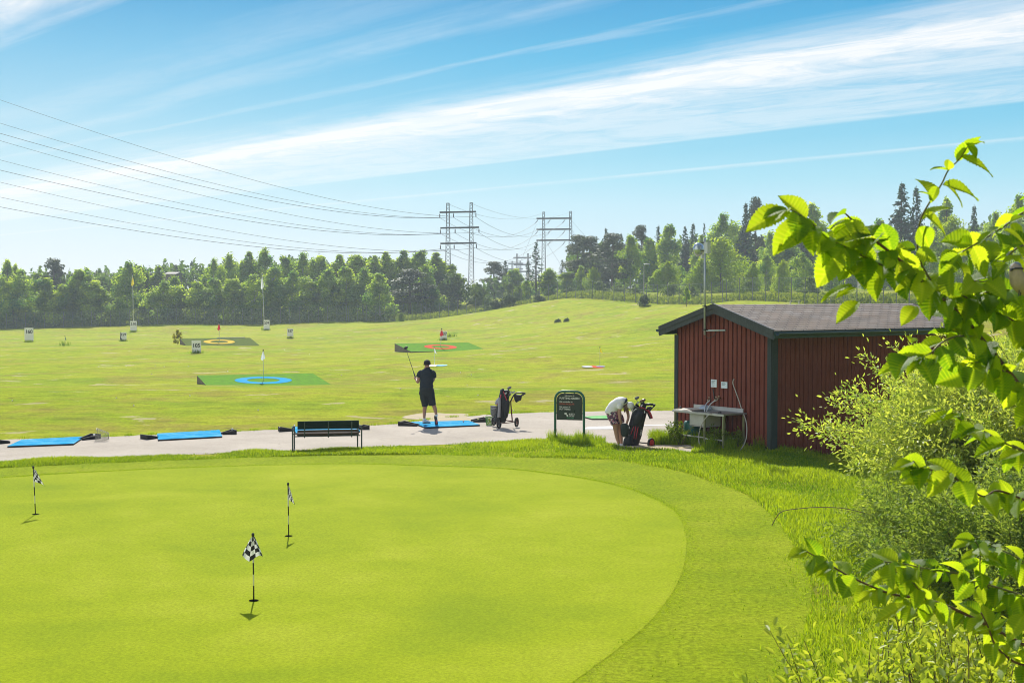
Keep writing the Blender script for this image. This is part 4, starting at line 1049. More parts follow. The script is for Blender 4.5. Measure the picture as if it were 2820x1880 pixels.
# ------------------------------------------------------------------ red shed
C0 = onz(2123, 1241); l_ = Vector((.815, .5794, 0)).normalized(); g_ = Vector((-l_.y, l_.x, 0))
RZ = math.atan2(l_.y, l_.x); GL = 3.3; LL = 6.8
RM = Matrix.Rotation(RZ, 4, 'Z')
def toloc(p): return RM.inverted() @ (Vector(p) - C0)
def gab(px, py, xo):
    """point where the view ray meets the plane local x = xo, in shed coordinates"""
    d = Vector(ray(px, py)); o = Vector((0, 0, HC)); n = l_
    t = ((C0 + l_ * xo) - o).dot(n) / d.dot(n)
    return toloc(o + d * t)
ZR, SL = 3.385, .297
def zroof(y): return ZR - SL * abs(y - GL / 2)
def wood(name, col, var=.3, grain=(3, 3, .35)):
    m, nt, b, o = newmat(name)
    mp = nt.nodes.new('ShaderNodeMapping'); mp.inputs['Scale'].default_value = grain; L(nt, coord(nt), mp.inputs[0])
    n1 = noise(nt, mp.outputs[0], 9, 6, .7); n2 = noise(nt, coord(nt), 1.2, 5, .65); n3 = noise(nt, coord(nt), 70, 2, .8)
    f = mth(nt, 'ADD', mth(nt, 'MULTIPLY', n1, .45), mth(nt, 'ADD', mth(nt, 'MULTIPLY', n2, .35), mth(nt, 'MULTIPLY', n3, .2)))
    c = ramp(nt, f, [(.33, tuple(v * (1 - var) for v in col)), (.52, col), (.68, tuple(min(.9, v * (1 + var)) + .01 for v in col))])
    L(nt, c, b.inputs['Base Color']); b.inputs['Roughness'].default_value = .85; b.inputs['Specular IOR Level'].default_value = .15
    bump(nt, b, n1, .4, .01); return m
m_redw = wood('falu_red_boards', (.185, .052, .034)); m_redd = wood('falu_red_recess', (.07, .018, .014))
m_trim = wood('grey_green_trim', (.068, .078, .08), .25); m_trimd = M('dark_green_gutter', (.025, .06, .062), .45)
m_corner = wood('corner_board_paint', (.045, .062, .062), .2)
shed = thing('shed', C0, 'red board-clad shed with dark trim and brown shingled gable roof', 'shed', None, RZ)
mb = MB()
# core walls (pentagon prism)
pent = [(.03, .03, -.3), (.03, GL - .03, -.3), (.03, GL - .03, zroof(GL) - .12), (.03, GL / 2, ZR - .12), (.03, .03, zroof(0) - .12)]
mb.prism(pent, (LL - .06, 0, 0)); mb.build('wall_core', m_redd, shed)
mb = MB(); y = .10; k = 0
while y < GL - .14:
    wd = .105 + rng.uniform(-.006, .006); y2 = min(y + wd, GL - .1)
    dz = rng.uniform(-.02, .02); px_ = .026 + rng.uniform(-.004, .004)
    if y < GL / 2 < y2:
        top = [(0, y2, zroof(y2) - .14), (0, GL / 2, ZR - .14), (0, y, zroof(y) - .14)]
    else: top = [(0, y2, zroof(y2) - .14), (0, y, zroof(y) - .14)]
    mb.prism([(.03 - px_, y, .10 + dz), (.03 - px_, y2, .10 + dz)] + [(.03 - px_, b_, c_) for a_, b_, c_ in top], (px_ - .002, 0, 0))
    y += .15
mb.build('gable_cladding', m_redw, shed)
mb = MB(); x = .2
while x < LL - .15:
    wd = .128 + rng.uniform(-.004, .004); pr = .018 + rng.uniform(-.005, .005); dz = rng.uniform(-.02, .02)
    mb.box((x + wd / 2, .03 - pr / 2, (2.66 - .32 + dz) / 2), (wd, pr, 2.66 + .32 - dz))
    x += .152
mb.build('side_cladding', m_redw, shed)
for (nm, c, s) in (('corner_board', (-.012, .048, 1.31), (.03, .12, 2.62)), ('corner_board', (.092, -.012, 1.2), (.18, .03, 2.88)), ('corner_board', (-.012, GL - .05, 1.31), (.03, .12, 2.62)), ('corner_board', (LL - .08, -.012, 1.27), (.16, .03, 2.7))):
    mb = MB(); mb.box(c, s); mb.build(nm, m_corner, shed)
# roof
m, nt_, b, o_ = newmat('roof_shingles')
mp = nt_.nodes.new('ShaderNodeMapping'); L(nt_, coord(nt_), mp.inputs[0])
br = nt_.nodes.new('ShaderNodeTexBrick'); L(nt_, mp.outputs[0], br.inputs['Vector'])
br.offset = .5; br.inputs['Scale'].default_value = 1; br.inputs['Brick Width'].default_value = .36; br.inputs['Row Height'].default_value = .137; br.inputs['Mortar Size'].default_value = .016; br.inputs['Mortar Smooth'].default_value = .15
br.inputs['Color1'].default_value = (.175, .14, .115, 1); br.inputs['Color2'].default_value = (.26, .235, .21, 1); br.inputs['Mortar'].default_value = (.03, .025, .02, 1); br.inputs['Bias'].default_value = -.1
n1 = noise(nt_, coord(nt_), .9, 6, .7); n2 = noise(nt_, coord(nt_), 80, 2, .8)
c = mixc(nt_, ramp(nt_, n1, [(.42, g3(0)), (.62, g3(.75))]), br.outputs[0], (.22, .16, .11))
c = mixc(nt_, .8, c, ramp(nt_, n2, [(.3, g3(.6)), (.7, g3(1.4))]), 'MULTIPLY')
c = mixc(nt_, mth(nt_, 'MULTIPLY', br.outputs[1], .8), c, (.045, .038, .03))
L(nt_, c, b.inputs['Base Color']); b.inputs['Roughness'].default_value = .8; b.inputs['Specular IOR Level'].default_value = .35
bump(nt_, b, mth(nt_, 'SUBTRACT', n2, mth(nt_, 'MULTIPLY', br.outputs[1], 3)), .7, .01); m_roof = m
OV, OE = .26, .32
for s, nm in ((0, 'roof'), (1, 'roof')):
    ye = -OE if s == 0 else GL + OE
    mb = MB(); zt = ZR - SL * (GL / 2 + OE)
    P = [(-OV, ye, zt), (-OV, GL / 2, ZR), (-OV, GL / 2, ZR - .06), (-OV, ye, zt - .06)]
    mb.prism(P, (LL + 2 * OV, 0, 0)); mb.build(nm, m_roof, shed)
    # small staggered slots give the courses a stepped lower edge
    mb = MB()
    for r in range(1, 14):
        yy = (GL / 2 - r * .143) if s == 0 else (GL / 2 + r * .143)
        if not (-OE < yy < GL + OE): continue
        z_ = zroof(yy) + .001
        mb.box((LL / 2, yy, z_), (LL + 2 * OV - .02, .045, .009), Matrix.Rotation(math.atan(SL) * (1 if s == 0 else -1), 3, 'X'))
    mb.build('shingle_course', m_roof, shed)
    # barge boards
    sg = -1 if s == 0 else 1
    def rb(x, off0, off1, th, nm, mat, zext=0):
        mb = MB(); yb = ye; ya = GL / 2
        mb.prism([(x, ya, ZR + off0), (x, ya, ZR + off1), (x, yb, zt + off1), (x, yb, zt + off0)], (th, 0, 0)); return mb.build(nm, mat, shed)
    rb(-OV - .028, .012, -.095, .026, 'bargeboard', m_trim); rb(-OV - .006, -.085, -.215, .028, 'bargeboard', m_trim)
    rb(-OV - .034, .026, .010, .06, 'roof_edge_trim', m_steel)
    rb(LL + OV, .012, -.2, .03, 'bargeboard', m_trim)
    mb = MB(); mb.box((LL / 2, ye + sg * .012, zt - .10), (LL + 2 * OV, .024, .16)); mb.build('fascia', m_trimd, shed)
    mb = MB(); mb.box((LL / 2, ye - sg * .16, zt - .09 + .0), (LL + 2 * OV - .08, .30, .02)); mb.build('soffit', m_trimd, shed)
    # half-round gutter
    mb = MB(); gp = []
    for k in range(9):
        a = math.pi * k / 8; gp.append((math.cos(a) * .062, -math.sin(a) * .06))
    prof = gp + [(a * .86, b_ * .86 + .004) for a, b_ in reversed(gp)]
    yc = ye + sg * .092; zc2 = zt - .06
    mb.prism([(-OV + .02, yc + a, zc2 + b_) for a, b_ in prof], (LL + 2 * OV - .04, 0, 0)); mb.build('gutter', m_trimd, shed)
# ---- mast with dish on the gable
m_galv = M('bright_galvanised', (.42, .46, .46), .4, .6, var=.15)
m_radome = M('radome_grey', (.45, .52, .55), .15, .55, spec=.8, var=.08, bmp=0); m_box = M('radio_box_grey', (.55, .58, .58), .5, var=.06)
xm = -OV - .07
pb = gab(1941, 922, xm); pt = gab(1937, 655, xm)
mo = C0 + RM @ Vector((xm, pb.y, pb.z))
ant = thing('antenna_mast', mo, 'galvanised mast with grey dish and white box at the shed gable peak', 'antenna', None, RZ)
hm = pt.z - pb.z
mb = MB(); mb.tube([(0, 0, 0), (0, .02, hm)], .027, 10); mb.build('pole', m_galv, ant, smooth=True)
def rel(px, py, xo=xm): q = gab(px, py, xo); return q - Vector((xm, pb.y, pb.z))
d0 = rel(1919, 686)
mb = MB(); rs = []
ax = Vector((-.25, .97, 0)).normalized(); u_ = Vector((.97, .25, 0)); v_ = Vector((0, 0, 1))
cdish = rel(1926, 687)
for (a, r) in ((-.10, .02), (-.085, .09), (-.05, .14), (0, .16), (.02, .165), (.05, .165), (.09, .15), (.12, .10), (.135, .03)):
    rs.append([cdish + ax * a * 1.0 + (u_ * math.cos(t) + v_ * math.sin(t)) * r for t in [2 * math.pi * k / 24 for k in range(24)]])
mb.rings(rs); mb.build('dish', m_radome, ant, smooth=True)
b0 = rel(1948, 682); mb = MB(); mb.box(b0, (.10, .11, .27)); mb.build('radio_box', m_box, ant)
b1 = rel(1934, 707); mb = MB(); mb.box(b1, (.06, .06, .09)); mb.build('radio_box', m_box, ant)
for yy in (668, 690, 843, 908):
    mb = MB(); q = rel(1938 + (yy - 667) * .014, yy); mb.box((0 + .015, q.y, q.z), (.10, .09, .025)); mb.build('clamp', m_dark, ant)
qa, qb = gab(1946, 910, -.04), gab(1998, 909, -.04)
mb = MB(); mb.bar(qa, qb, .03, .035); mb.build('wall_bracket', m_galv, shed)
mb = MB(); mb.tube([gab(1942, 925, -.02), gab(1950, 931, -.015), gab(1964, 926, -.015), gab(1974, 914, -.015)], .006, 5); mb.build('cable', m_dark, shed)
# ---- notices, taps, hoses
m_paper = M('paper', (.66, .74, .78), .6, var=.04, bmp=0); m_ink = M('ink', (.12, .2, .25), .8, bmp=0)
for (x0, y0, x1, y1, lb, rows) in ((1958, 1044, 1973.6, 1066.5, 'left pale notice sheet pinned above the taps on the red gable', 5), (1986, 1050.5, 2003, 1069.5, 'right and lower pale notice sheet on the red gable', 3)):
    a, c_ = gab(x0, y0, -.012), gab(x1, y1, -.012)
    ctr = (a + c_) / 2; wy, hz = abs(a.y - c_.y), abs(a.z - c_.z)
    o = thing('notice_sheet', C0 + RM @ ctr, lb, 'notice', 'notices on the shed gable', RZ)
    mb = MB(); mb.box((0, 0, 0), (.006, wy, hz)); mb.build('sheet', m_paper, o)
    mb = MB()
    for r in range(rows):
        zz = hz * (.3 - .6 * r / max(1, rows - 1) * (1 if rows > 3 else .5)); ww = wy * rng.uniform(.4, .7)
        mb.box((-.0045, wy * .4 - ww / 2, zz), (.003, ww, hz * .045))
    mb.build('printed_line', m_ink, o)
m_brass = M('tap_brass', (.42, .36, .24), .35, .8); m_hose = M('grey_hose', (.46, .44, .38), .5, var=.12); m_hosew = M('pale_hose', (.55, .57, .56), .5, var=.1)
def tapx(px, py, lb):
    q = gab(px, py, -.02); o = thing('water_tap', C0 + RM @ q, lb, 'tap', 'taps on the shed gable', RZ)
    mb = MB(); mb.tube([(.02, 0, 0), (-.08, 0, 0), (-.10, .0, -.02), (-.10, 0, -.055)], [.014, .014, .014, .011], 8); mb.build('spout', m_brass, o, smooth=True)
    mb = MB(); mb.tube([(-.05, 0, .0), (-.05, 0, .05)], .007, 6); mb.box((-.05, 0, .052), (.02, .055, .012)); mb.build('handle', m_brass, o)
tapx(1957, 1099, 'brass tap furthest left on the red gable'); tapx(1976, 1098, 'brass tap in the middle of three on the red gable'); tapx(1984, 1096, 'brass tap furthest right on the red gable')
mb = MB(); mb.tube([gab(1963, 1070, -.015), gab(1966, 1085, -.03), gab(1967, 1100, -.02)], .014, 6); tag(mb.build('inlet_pipe', m_dark, None, loc=None), 'short black pipe feeding the taps under the left notice', 'pipe')
_o = bpy.data.objects['inlet_pipe']; _o.location = C0; _o.rotation_euler = (0, 0, RZ)
def hose(pts, rad, mat, lb, nm='hose'):
    P = smooth_poly([tuple(p) for p in pts], 6); mb = MB(); mb.tube([Vector(p) for p in P], rad, 7)
    o = mb.build(nm, mat, None, smooth=True, loc=C0); o.rotation_euler = (0, 0, RZ); return tag(o, lb, 'hose', 'hoses at the outdoor sink')
hose([gab(1955, 1102, -.12), gab(1946, 1110, -.2), gab(1942, 1120, -.3), gab(1940, 1134, -.42)], .013, m_hosew, 'short grey hose curving from the left tap into the basin')
hose([gab(1973, 1102, -.12), gab(1964, 1106, -.2), gab(1954, 1116, -.3), gab(1945, 1134, -.42)], .014, m_hosew, 'short grey hose curving from the middle tap into the basin')
hose([gab(2022, 1043, -.03), gab(2019, 1048, -.04), gab(2019, 1058, -.04), gab(2026, 1078, -.04), gab(2035, 1103, -.04), gab(2043, 1128, -.04)], .011, m_hose, 'long bent grey hose hooked on the red gable right of the notices')
hose([gab(2048, 1140, -.2), gab(2054, 1158, -.3), gab(2057, 1182, -.4), gab(2054, 1210, -.5), gab(2041, 1236, -.6), gab(2024, 1248, -.7)], .011, m_hose, 'grey hose looping down to the grass at the right end of the sink')
hose([gab(1981, 1136, -.6), gab(1968, 1137, -.75), gab(1954, 1141, -.88), gab(1941, 1154, -.9), gab(1929, 1177, -.9), gab(1924.5, 1200, -.9), gab(1926, 1221, -.9), gab(1933, 1239, -.92), gab(1943, 1249, -.95)], .012, m_hose, 'grey hose with black nozzle looping over the front of the sink')
mb = MB(); mb.tube([gab(1977, 1136.5, -.66), gab(1987, 1135.5, -.6)], [.018, .024], 8); nz_o = mb.build('nozzle', m_black, None, loc=C0); nz_o.rotation_euler = (0, 0, RZ)
tag(nz_o, 'black hose nozzle lying on the steel sink top', 'nozzle')
# ---- outdoor sink
m_ss = M('dull_stainless', (.30, .31, .30), .4, .75, var=.25, vs=3); m_ssl = M('pale_stainless', (.50, .50, .46), .5, .3, var=.2, vs=3); m_legg = M('greenish_steel_leg', (.30, .31, .17), .45, .5, var=.3)
Y0, Y1, X0, X1, ZT = .72, 2.48, -.82, -.07, .82
sink = thing('sink_counter', C0 + RM @ Vector((-.45, 1.6, 0)), 'stainless outdoor sink counter on legs against the red gable', 'sink', None, RZ)
SO = Vector((-.45, 1.6, 0))
def sb(c, s, nm, mat): mb = MB(); mb.box(Vector(c) - SO, s); return mb.build(nm, mat, sink)
bx0, bx1, by0, by1 = -.72, -.25, 1.42, 1.98
for (c, s) in ((((X0 + bx0) / 2, (Y0 + Y1) / 2, ZT), (bx0 - X0, Y1 - Y0, .035)), (((X1 + bx1) / 2, (Y0 + Y1) / 2, ZT), (X1 - bx1, Y1 - Y0, .035)), (((bx0 + bx1) / 2, (Y0 + by0) / 2, ZT), (bx1 - bx0, by0 - Y0, .035)), (((bx0 + bx1) / 2, (Y1 + by1) / 2, ZT), (bx1 - bx0, Y1 - by1, .035))):
    sb(c, s, 'worktop', m_ss)
sb((X0 - .004, (Y0 + Y1) / 2, ZT - .012), (.012, Y1 - Y0 + .01, .045), 'front_edge', m_ssl)
sb((X1 + .012, (Y0 + Y1) / 2 + .1, ZT + .055), (.02, Y1 - Y0 - .06, .10), 'splashback', m_ssl)
mb = MB(); zb = .48
for (c, s) in (((bx0, (by0 + by1) / 2, (ZT + zb) / 2), (.012, by1 - by0, ZT - zb - .04)), ((bx1, (by0 + by1) / 2, (ZT + zb) / 2), (.012, by1 - by0, ZT - zb - .04)), (((bx0 + bx1) / 2, by0, (ZT + zb) / 2), (bx1 - bx0, .012, ZT - zb - .04)), (((bx0 + bx1) / 2, by1, (ZT + zb) / 2), (bx1 - bx0, .012, ZT - zb - .04)), (((bx0 + bx1) / 2, (by0 + by1) / 2, zb), (bx1 - bx0, by1 - by0, .012))):
    mb.box(Vector(c) - SO, s)
mb.build('basin', m_ssl, sink)
mb = MB(); mb.tube([Vector((-.5, 1.7, zb)) - SO, Vector((-.5, 1.7, .2)) - SO], .03, 8); mb.build('drain_pipe', m_wgrey, sink)
for (x, y) in ((X0 + .04, Y0 + .05), (X0 + .04, 1.40), (X0 + .04, Y1 - .05), (X1 - .05, Y0 + .05), (X1 - .05, 1.40), (X1 - .05, Y1 - .05)):
    sb((x, y, (ZT - .05) / 2), (.04, .04, ZT + .05), 'leg', m_legg)
sb((X0 + .04, 1.925, .24), (.03, 1.0, .03), 'rail', m_ssl); sb((X0 + .04, 1.085, .22), (.03, .58, .03), 'rail', m_ssl); sb((X1 - .05, 1.6, .2), (.03, 1.6, .03), 'rail', m_ssl)
def onsink(y, x, z=ZT + .018): return C0 + RM @ Vector((x, y, z))
o = thing('cutting_board', onsink(2.2, -.5), 'cream board lying on the left end of the steel sink top', 'board', None, RZ)
mb = MB(); mb.box((0, 0, .009), (.5, .48, .016)); mb.build('board', M('cream_board', (.62, .55, .44), .7, var=.1), o)
mb = MB(); n = 22; rs = []
for (r, z) in ((.16, 0), (.155, .03), (.12, .075), (.06, .10), (.02, .105)): rs.append([(r * math.cos(2 * math.pi * k / n), r * math.sin(2 * math.pi * k / n), z) for k in range(n)])
mb.rings(rs); o = mb.build('washing_bowl', M('pale_blue_plastic', (.33, .42, .50), .35, var=.1), None, smooth=True, loc=onsink(2.0, -.18)); tag(o, 'pale blue bowl upside down on the sink top by the splashback', 'bowl')
mb = MB(); mb.ell((0, 0, .032), (.034, .034, .036), 10, 8); o = mb.build('brush_knob', m_black, None, smooth=True, loc=onsink(2.42, -.62)); tag(o, 'small black knob of a brush at the left end of the sink top', 'brush')
mb = MB(); rs = []; n = 20
for (r, z) in ((.20, 0), (.22, .1), (.23, .3), (.22, .5), (.19, .56), (.05, .57)): rs.append([(r * math.cos(2 * math.pi * k / n), r * math.sin(2 * math.pi * k / n), z) for k in range(n)])
mb.rings(rs); o = mb.build('barrel', M('dark_green_plastic', (.012, .10, .075), .4, var=.2), None, smooth=True, loc=C0 + RM @ Vector((-.42, 2.2, 0))); tag(o, 'dark green plastic barrel under the left end of the sink', 'barrel')

# ------------------------------------------------------------------ welcome sign
m_sgreen = M('sign_tube_green', (.012, .115, .07), .35, .1, spec=.5, var=.15); m_panel = M('sign_panel_dark', (.012, .028, .026), .35, spec=.4, var=.2, bmp=0)
m_txtw = M('sign_white_lettering', (.72, .74, .72), .6, bmp=0, var=.03); m_txtr = M('sign_red_lettering', (.42, .08, .05), .6, bmp=0); m_txtg = M('sign_green_lettering', (.10, .42, .22), .6, bmp=0)
pa, pb_ = onz(1529, 1214), onz(1608, 1216)
W_ = (pb_ - pa).length
sg = thing('welcome_sign', (pa + pb_) / 2, 'green arched signpost with dark panel reading PUTTING GREEN', 'sign', None, math.atan2(pb_.y - pa.y, pb_.x - pa.x))
Hs = 1.235; rr = .2; tr = .030
P = [(-W_ / 2, 0, -.2), (-W_ / 2, 0, .3), (-W_ / 2, 0, Hs - rr)]
for k in range(1, 8): a = math.pi - math.pi / 2 * k / 8; P.append((-W_ / 2 + rr + rr * math.cos(a), 0, Hs - rr + rr * math.sin(a)))
P.append((-W_ / 2 + rr, 0, Hs)); P.append((W_ / 2 - rr, 0, Hs))
for k in range(1, 9): a = math.pi / 2 - math.pi / 2 * k / 8; P.append((W_ / 2 - rr + rr * math.cos(a), 0, Hs - rr + rr * math.sin(a)))
P += [(W_ / 2, 0, .3), (W_ / 2, 0, -.2)]
mb = MB(); mb.tube(P, tr, 12); mb.build('frame', m_sgreen, sg, smooth=True)
pw = W_ / 2 - .037; pt_ = Hs - .045; pbm = .53; r2_ = .17
poly = [(-pw, -.012, pbm), (pw, -.012, pbm)] + [(pw - r2_ + r2_ * math.cos(a), -.012, pt_ - r2_ + r2_ * math.sin(a)) for a in np.linspace(0, math.pi / 2, 9)] + [(-pw + r2_ + r2_ * math.cos(a), -.012, pt_ - r2_ + r2_ * math.sin(a)) for a in np.linspace(math.pi / 2, math.pi, 9)]
mb = MB(); mb.prism(poly, (0, .024, 0)); mb.build('panel', m_panel, sg)
mb = MB()
for x in (-.12, .12): mb.box((x, 0, Hs - .034), (.03, .02, .03))
for z in (.7, .95):
    for x in (-1, 1): mb.box((x * (W_ / 2 - .033), 0, z), (.02, .02, .03))
mb.build('lug', m_sgreen, sg)
mb = MB(); mb.tube([(-W_ / 2, 0, .275), (-W_ / 2, 0, .30)], .035, 10); mb.build('collar', m_dark, sg)
def st(s, size, mat, x, z, al='LEFT', bold=.02, nm='lettering'): return text(s, size, mat, sg, (x, -.0145, z), align=al, bold=bold, name=nm)
st('V\u00e4lkommen till', .040, m_txtw, .0, 1.128, 'CENTER', .005); st('PUTTING GREEN', .066, m_txtw, -.252, 1.066, bold=.02)
st('H\u00e4r anv\u00e4nder vi:', .050, m_txtw, -.252, .980, bold=.012); st('EGNA BOLLAR', .057, m_txtr, -.252, .925, bold=.015)
st('H\u00e4r tr\u00e4nar vi:', .050, m_txtw, -.252, .854, bold=.012); st('PUTTNING', .056, m_txtw, -.252, .797, bold=.02)
st('ALEC\u2019s', .050, m_txtw, .055, .678, 'CENTER', .02); st('GOLF', .054, m_txtw, .055, .632, 'CENTER', .02); st('Green deal', .040, m_txtg, .02, .590, 'CENTER', .01)
mb = MB()
for (x, z, a) in ((-.085, .685, .5), (-.055, .64, -.4), (-.105, .69, 1.2)): mb.box((x, -.0145, z), (.035, .004, .045), Matrix.Rotation(a, 3, 'Y'))
mb.build('emblem', m_txtw, sg)

# ------------------------------------------------------------------ bench
m_slat = wood('green_slat', (.010, .028, .024), .35, (.4, 3, 3)); m_slatb = wood('bare_slat', (.085, .062, .052), .35, (.4, 3, 3)); m_tube = M('bench_tube', (.06, .085, .08), .45, .3)
pl, pr_ = onz(803, 1240.5), onz(997, 1236.5)
bl_ = (pr_ - pl).length
bench = thing('bench', (pl + pr_) / 2, 'slatted park bench on tubular legs seen from behind at the path edge', 'bench', None, math.atan2(pr_.y - pl.y, pr_.x - pl.x))
hb = bl_ / 2; so_ = .07
def slat(z, h, y, mat, nm, tilt=.16, th=.028, ln=1.42):
    mb = MB(); mb.box((so_ * .4, 0, 0), (ln, th, h), Matrix.Rotation(tilt, 3, 'X')); o = mb.build(nm, mat, bench, loc=(0, y, z)); return o
for (z, h, y, mt) in ((.640, .105, -.105, m_slat), (.540, .075, -.09, m_slat), (.458, .045, -.075, m_slatb), (.383, .045, -.065, m_slatb)): slat(z, h, y, mt, 'back_slat')
slat(.598, .04, -.098, m_slat, 'back_slat', th=.022)
for i, yy in enumerate((.0, .09, .18, .27, .36)):
    mb = MB(); mb.box((so_ * .4, yy, .355 + .006 * i), (1.42, .07, .026)); mb.build('seat_slat', m_slatb, bench)
for x in (-.52, .03, .57):
    mb = MB(); mb.bar((x, -.055 - .03, .30), (x, -.135, .67), .028, .008, up=(0, 1, 0)); mb.bar((x, -.08, .33), (x, .40, .365), .028, .012); mb.build('bracket', m_tube, bench)
for s in (-1, 1):
    x = s * (hb - .02)
    P = smooth_poly([(x, -.14, -.1), (x, -.14, .3), (x, -.14, .48), (x * .985, -.12, .555), (x * .94, -.08, .575), (x * .93, .1, .575), (x * .93, .28, .56), (x * .93, .36, .48), (x * .93, .37, .3), (x * .93, .37, -.1)], 5)
    mb = MB(); mb.tube([Vector(p) for p in P], .017, 8); mb.build('leg_frame', m_tube, bench, smooth=True)
mb = MB(); mb.tube([(-hb + .05, -.07, .335), (hb - .05, -.07, .335)], .014, 6); mb.tube([(-hb + .05, .36, .345), (hb - .05, .36, .345)], .014, 6); mb.build('cross_tube', m_tube, bench)
# ------------------------------------------------------------------ ball baskets
m_wirew = M('white_wire', (.26, .27, .23), .5, .2); m_plg = M('green_plastic_basket', (.10, .28, .03), .5)
def basket(loc, rbot, rtop, h, rot, mat, label, rad, nr, nvr, handle=True):
    o = thing('ball_basket', loc, label, 'ball basket', 'ball baskets on the asphalt'); o.rotation_euler = rot
    mb = MB()
    for i in range(nr + 1):
        f = i / nr; r = rbot + (rtop - rbot) * f
        mb.tube([(r * math.cos(2 * math.pi * k / 24), r * math.sin(2 * math.pi * k / 24), h * f) for k in range(25)], rad * (1.9 if i == nr else 1), 4, False)
    for k in range(nvr):
        a = 2 * math.pi * k / nvr; mb.tube([(rbot * math.cos(a), rbot * math.sin(a), 0), (rtop * math.cos(a), rtop * math.sin(a), h)], rad, 4, False)
    for r in np.linspace(.02, rbot, 5): mb.tube([(r * math.cos(2 * math.pi * k / 16), r * math.sin(2 * math.pi * k / 16), 0) for k in range(17)], rad, 4, False)
    mb.build('wire_body', mat, o)
    if handle:
        mb = MB(); mb.tube([(rtop * math.cos(a), rtop * .9 * math.sin(a) * .2 + 0, h + rtop * .6 * math.sin(a)) for a in np.linspace(0, math.pi, 14)], rad * 1.3, 4); mb.build('handle', mat, o)
    return o
bb = onz(284, 1214); bb.z = .17
basket(bb + Vector((.14, 0, -.05)), .085, .175, .30, (R(84), 0, R(-80)), m_wirew, 'pale wire ball basket lying on its side by the first blue mat', .0032, 7, 18, False)
gb = onz(1347, 1171); gb.z = .008
basket(gb, .075, .098, .235, (0, 0, .3), m_plg, 'small bright green ball bucket beside the golf trolley', .0055, 6, 20)
for k in range(9):
    a = rng.uniform(0, 6.28); r = rng.uniform(0, .05)
    q = gb + Vector((r * math.cos(a), r * math.sin(a), .02 + .018 * k))
    if k == 0: B0 = ball(q, m_bally, 'yellow range balls inside the small green bucket', .0215, 'balls in the green bucket')
    else: c_ = B0.copy(); COL.objects.link(c_); c_.location = q
# ------------------------------------------------------------------ people
m_skin = M('skin', (.42, .24, .17), .55, spec=.3, var=.08, vs=12, bmp=.05); m_skin2 = M('skin_tanned', (.36, .20, .14), .55, spec=.3, var=.08, vs=12, bmp=.05)
m_navy = M('dark_shirt', (.012, .022, .035), .85, var=.3, vs=14); m_short = M('dark_shorts', (.016, .024, .026), .85, var=.3, vs=14); m_cap = M('black_cap', (.012, .014, .016), .8)
m_shoew = M('white_shoe', (.66, .68, .70), .5, var=.1); m_sole = M('red_black_sole', (.03, .03, .035), .6); m_soler = M('red_sole', (.5, .05, .06), .6); m_hair = M('brown_hair', (.16, .095, .055), .7, var=.3, vs=20)
m_top = M('white_top', (.72, .72, .70), .8, var=.05, vs=8); m_stripe2 = M('navy_stripe', (.03, .04, .08), .8)
m, nt_, b, o_ = newmat('floral_shorts')
v1 = nt_.nodes.new('ShaderNodeTexVoronoi'); v1.inputs['Scale'].default_value = 34; L(nt_, coord(nt_), v1.inputs['Vector'])
sp_ = nt_.nodes.new('ShaderNodeSeparateColor'); L(nt_, v1.outputs['Color'], sp_.inputs[0])
L(nt_, ramp(nt_, sp_.outputs[0], [(0, (.05, .03, .07)), (.3, (.35, .08, .16)), (.5, (.55, .45, .48)), (.68, (.06, .04, .10)), (.84, (.40, .14, .26))], 'CONSTANT'), b.inputs['Base Color']); b.inputs['Roughness'].default_value = .8; m_floral = m
def body(nodes, edges, mat, parent, root=0):
    """one continuous skinned surface"""
    names = list(nodes); ix = {n: i for i, n in enumerate(names)}
    me = bpy.data.meshes.new('body'); me.from_pydata([tuple(nodes[n][0]) for n in names], [(ix[a], ix[b_]) for a, b_ in edges], [])
    o = link('body', me, parent)
    md = o.modifiers.new('skin', 'SKIN'); md.use_smooth_shade = True
    sv = me.skin_vertices
    lay = sv[0].data if len(sv) else None
    if lay is None:
        import bmesh
        bm = bmesh.new(); bm.from_mesh(me); sl_ = bm.verts.layers.skin.verify(); bm.verts.ensure_lookup_table()
        for n in names: bm.verts[ix[n]][sl_].radius = (nodes[n][1], nodes[n][1] * (nodes[n][2] if len(nodes[n]) > 2 else 1))
        bm.verts[root][sl_].use_root = True; bm.to_mesh(me); bm.free()
    else:
        for n in names: lay[ix[n]].radius = (nodes[n][1], nodes[n][1] * (nodes[n][2] if len(nodes[n]) > 2 else 1))
        lay[root].use_root = True
    s2 = o.modifiers.new('sub', 'SUBSURF'); s2.levels = 2; s2.render_levels = 2
    me.materials.append(mat); return o
def loft(mb, cs, rx, ry, xax=(1, 0, 0), n=18, wr=0.0, cap=True, seed=0):
    cs = [Vector(c) for c in cs]; rs = []; g = np.random.default_rng(seed)
    ph = g.uniform(0, 6, 3)
    for i, c in enumerate(cs):
        d = (cs[min(i + 1, len(cs) - 1)] - cs[max(i - 1, 0)]).normalized()
        x = Vector(xax); x = (x - d * x.dot(d)).normalized(); y = d.cross(x)
        rs.append([c + x * rx[i] * math.cos(a) * (1 + wr * math.sin(3 * a + ph[0] + i)) + y * ry[i] * math.sin(a) * (1 + wr * math.sin(5 * a + ph[1] - i * 1.3)) for a in [2 * math.pi * k / n for k in range(n)]])
    return mb.rings(rs, cap=cap)
def dense(pts, vals, k=5):
    out = smooth_poly([tuple(p) + tuple(v) for p, v in zip(pts, vals)], k)
    return [Vector(r[:3]) for r in out], [list(c) for c in out[:, 3:].T]
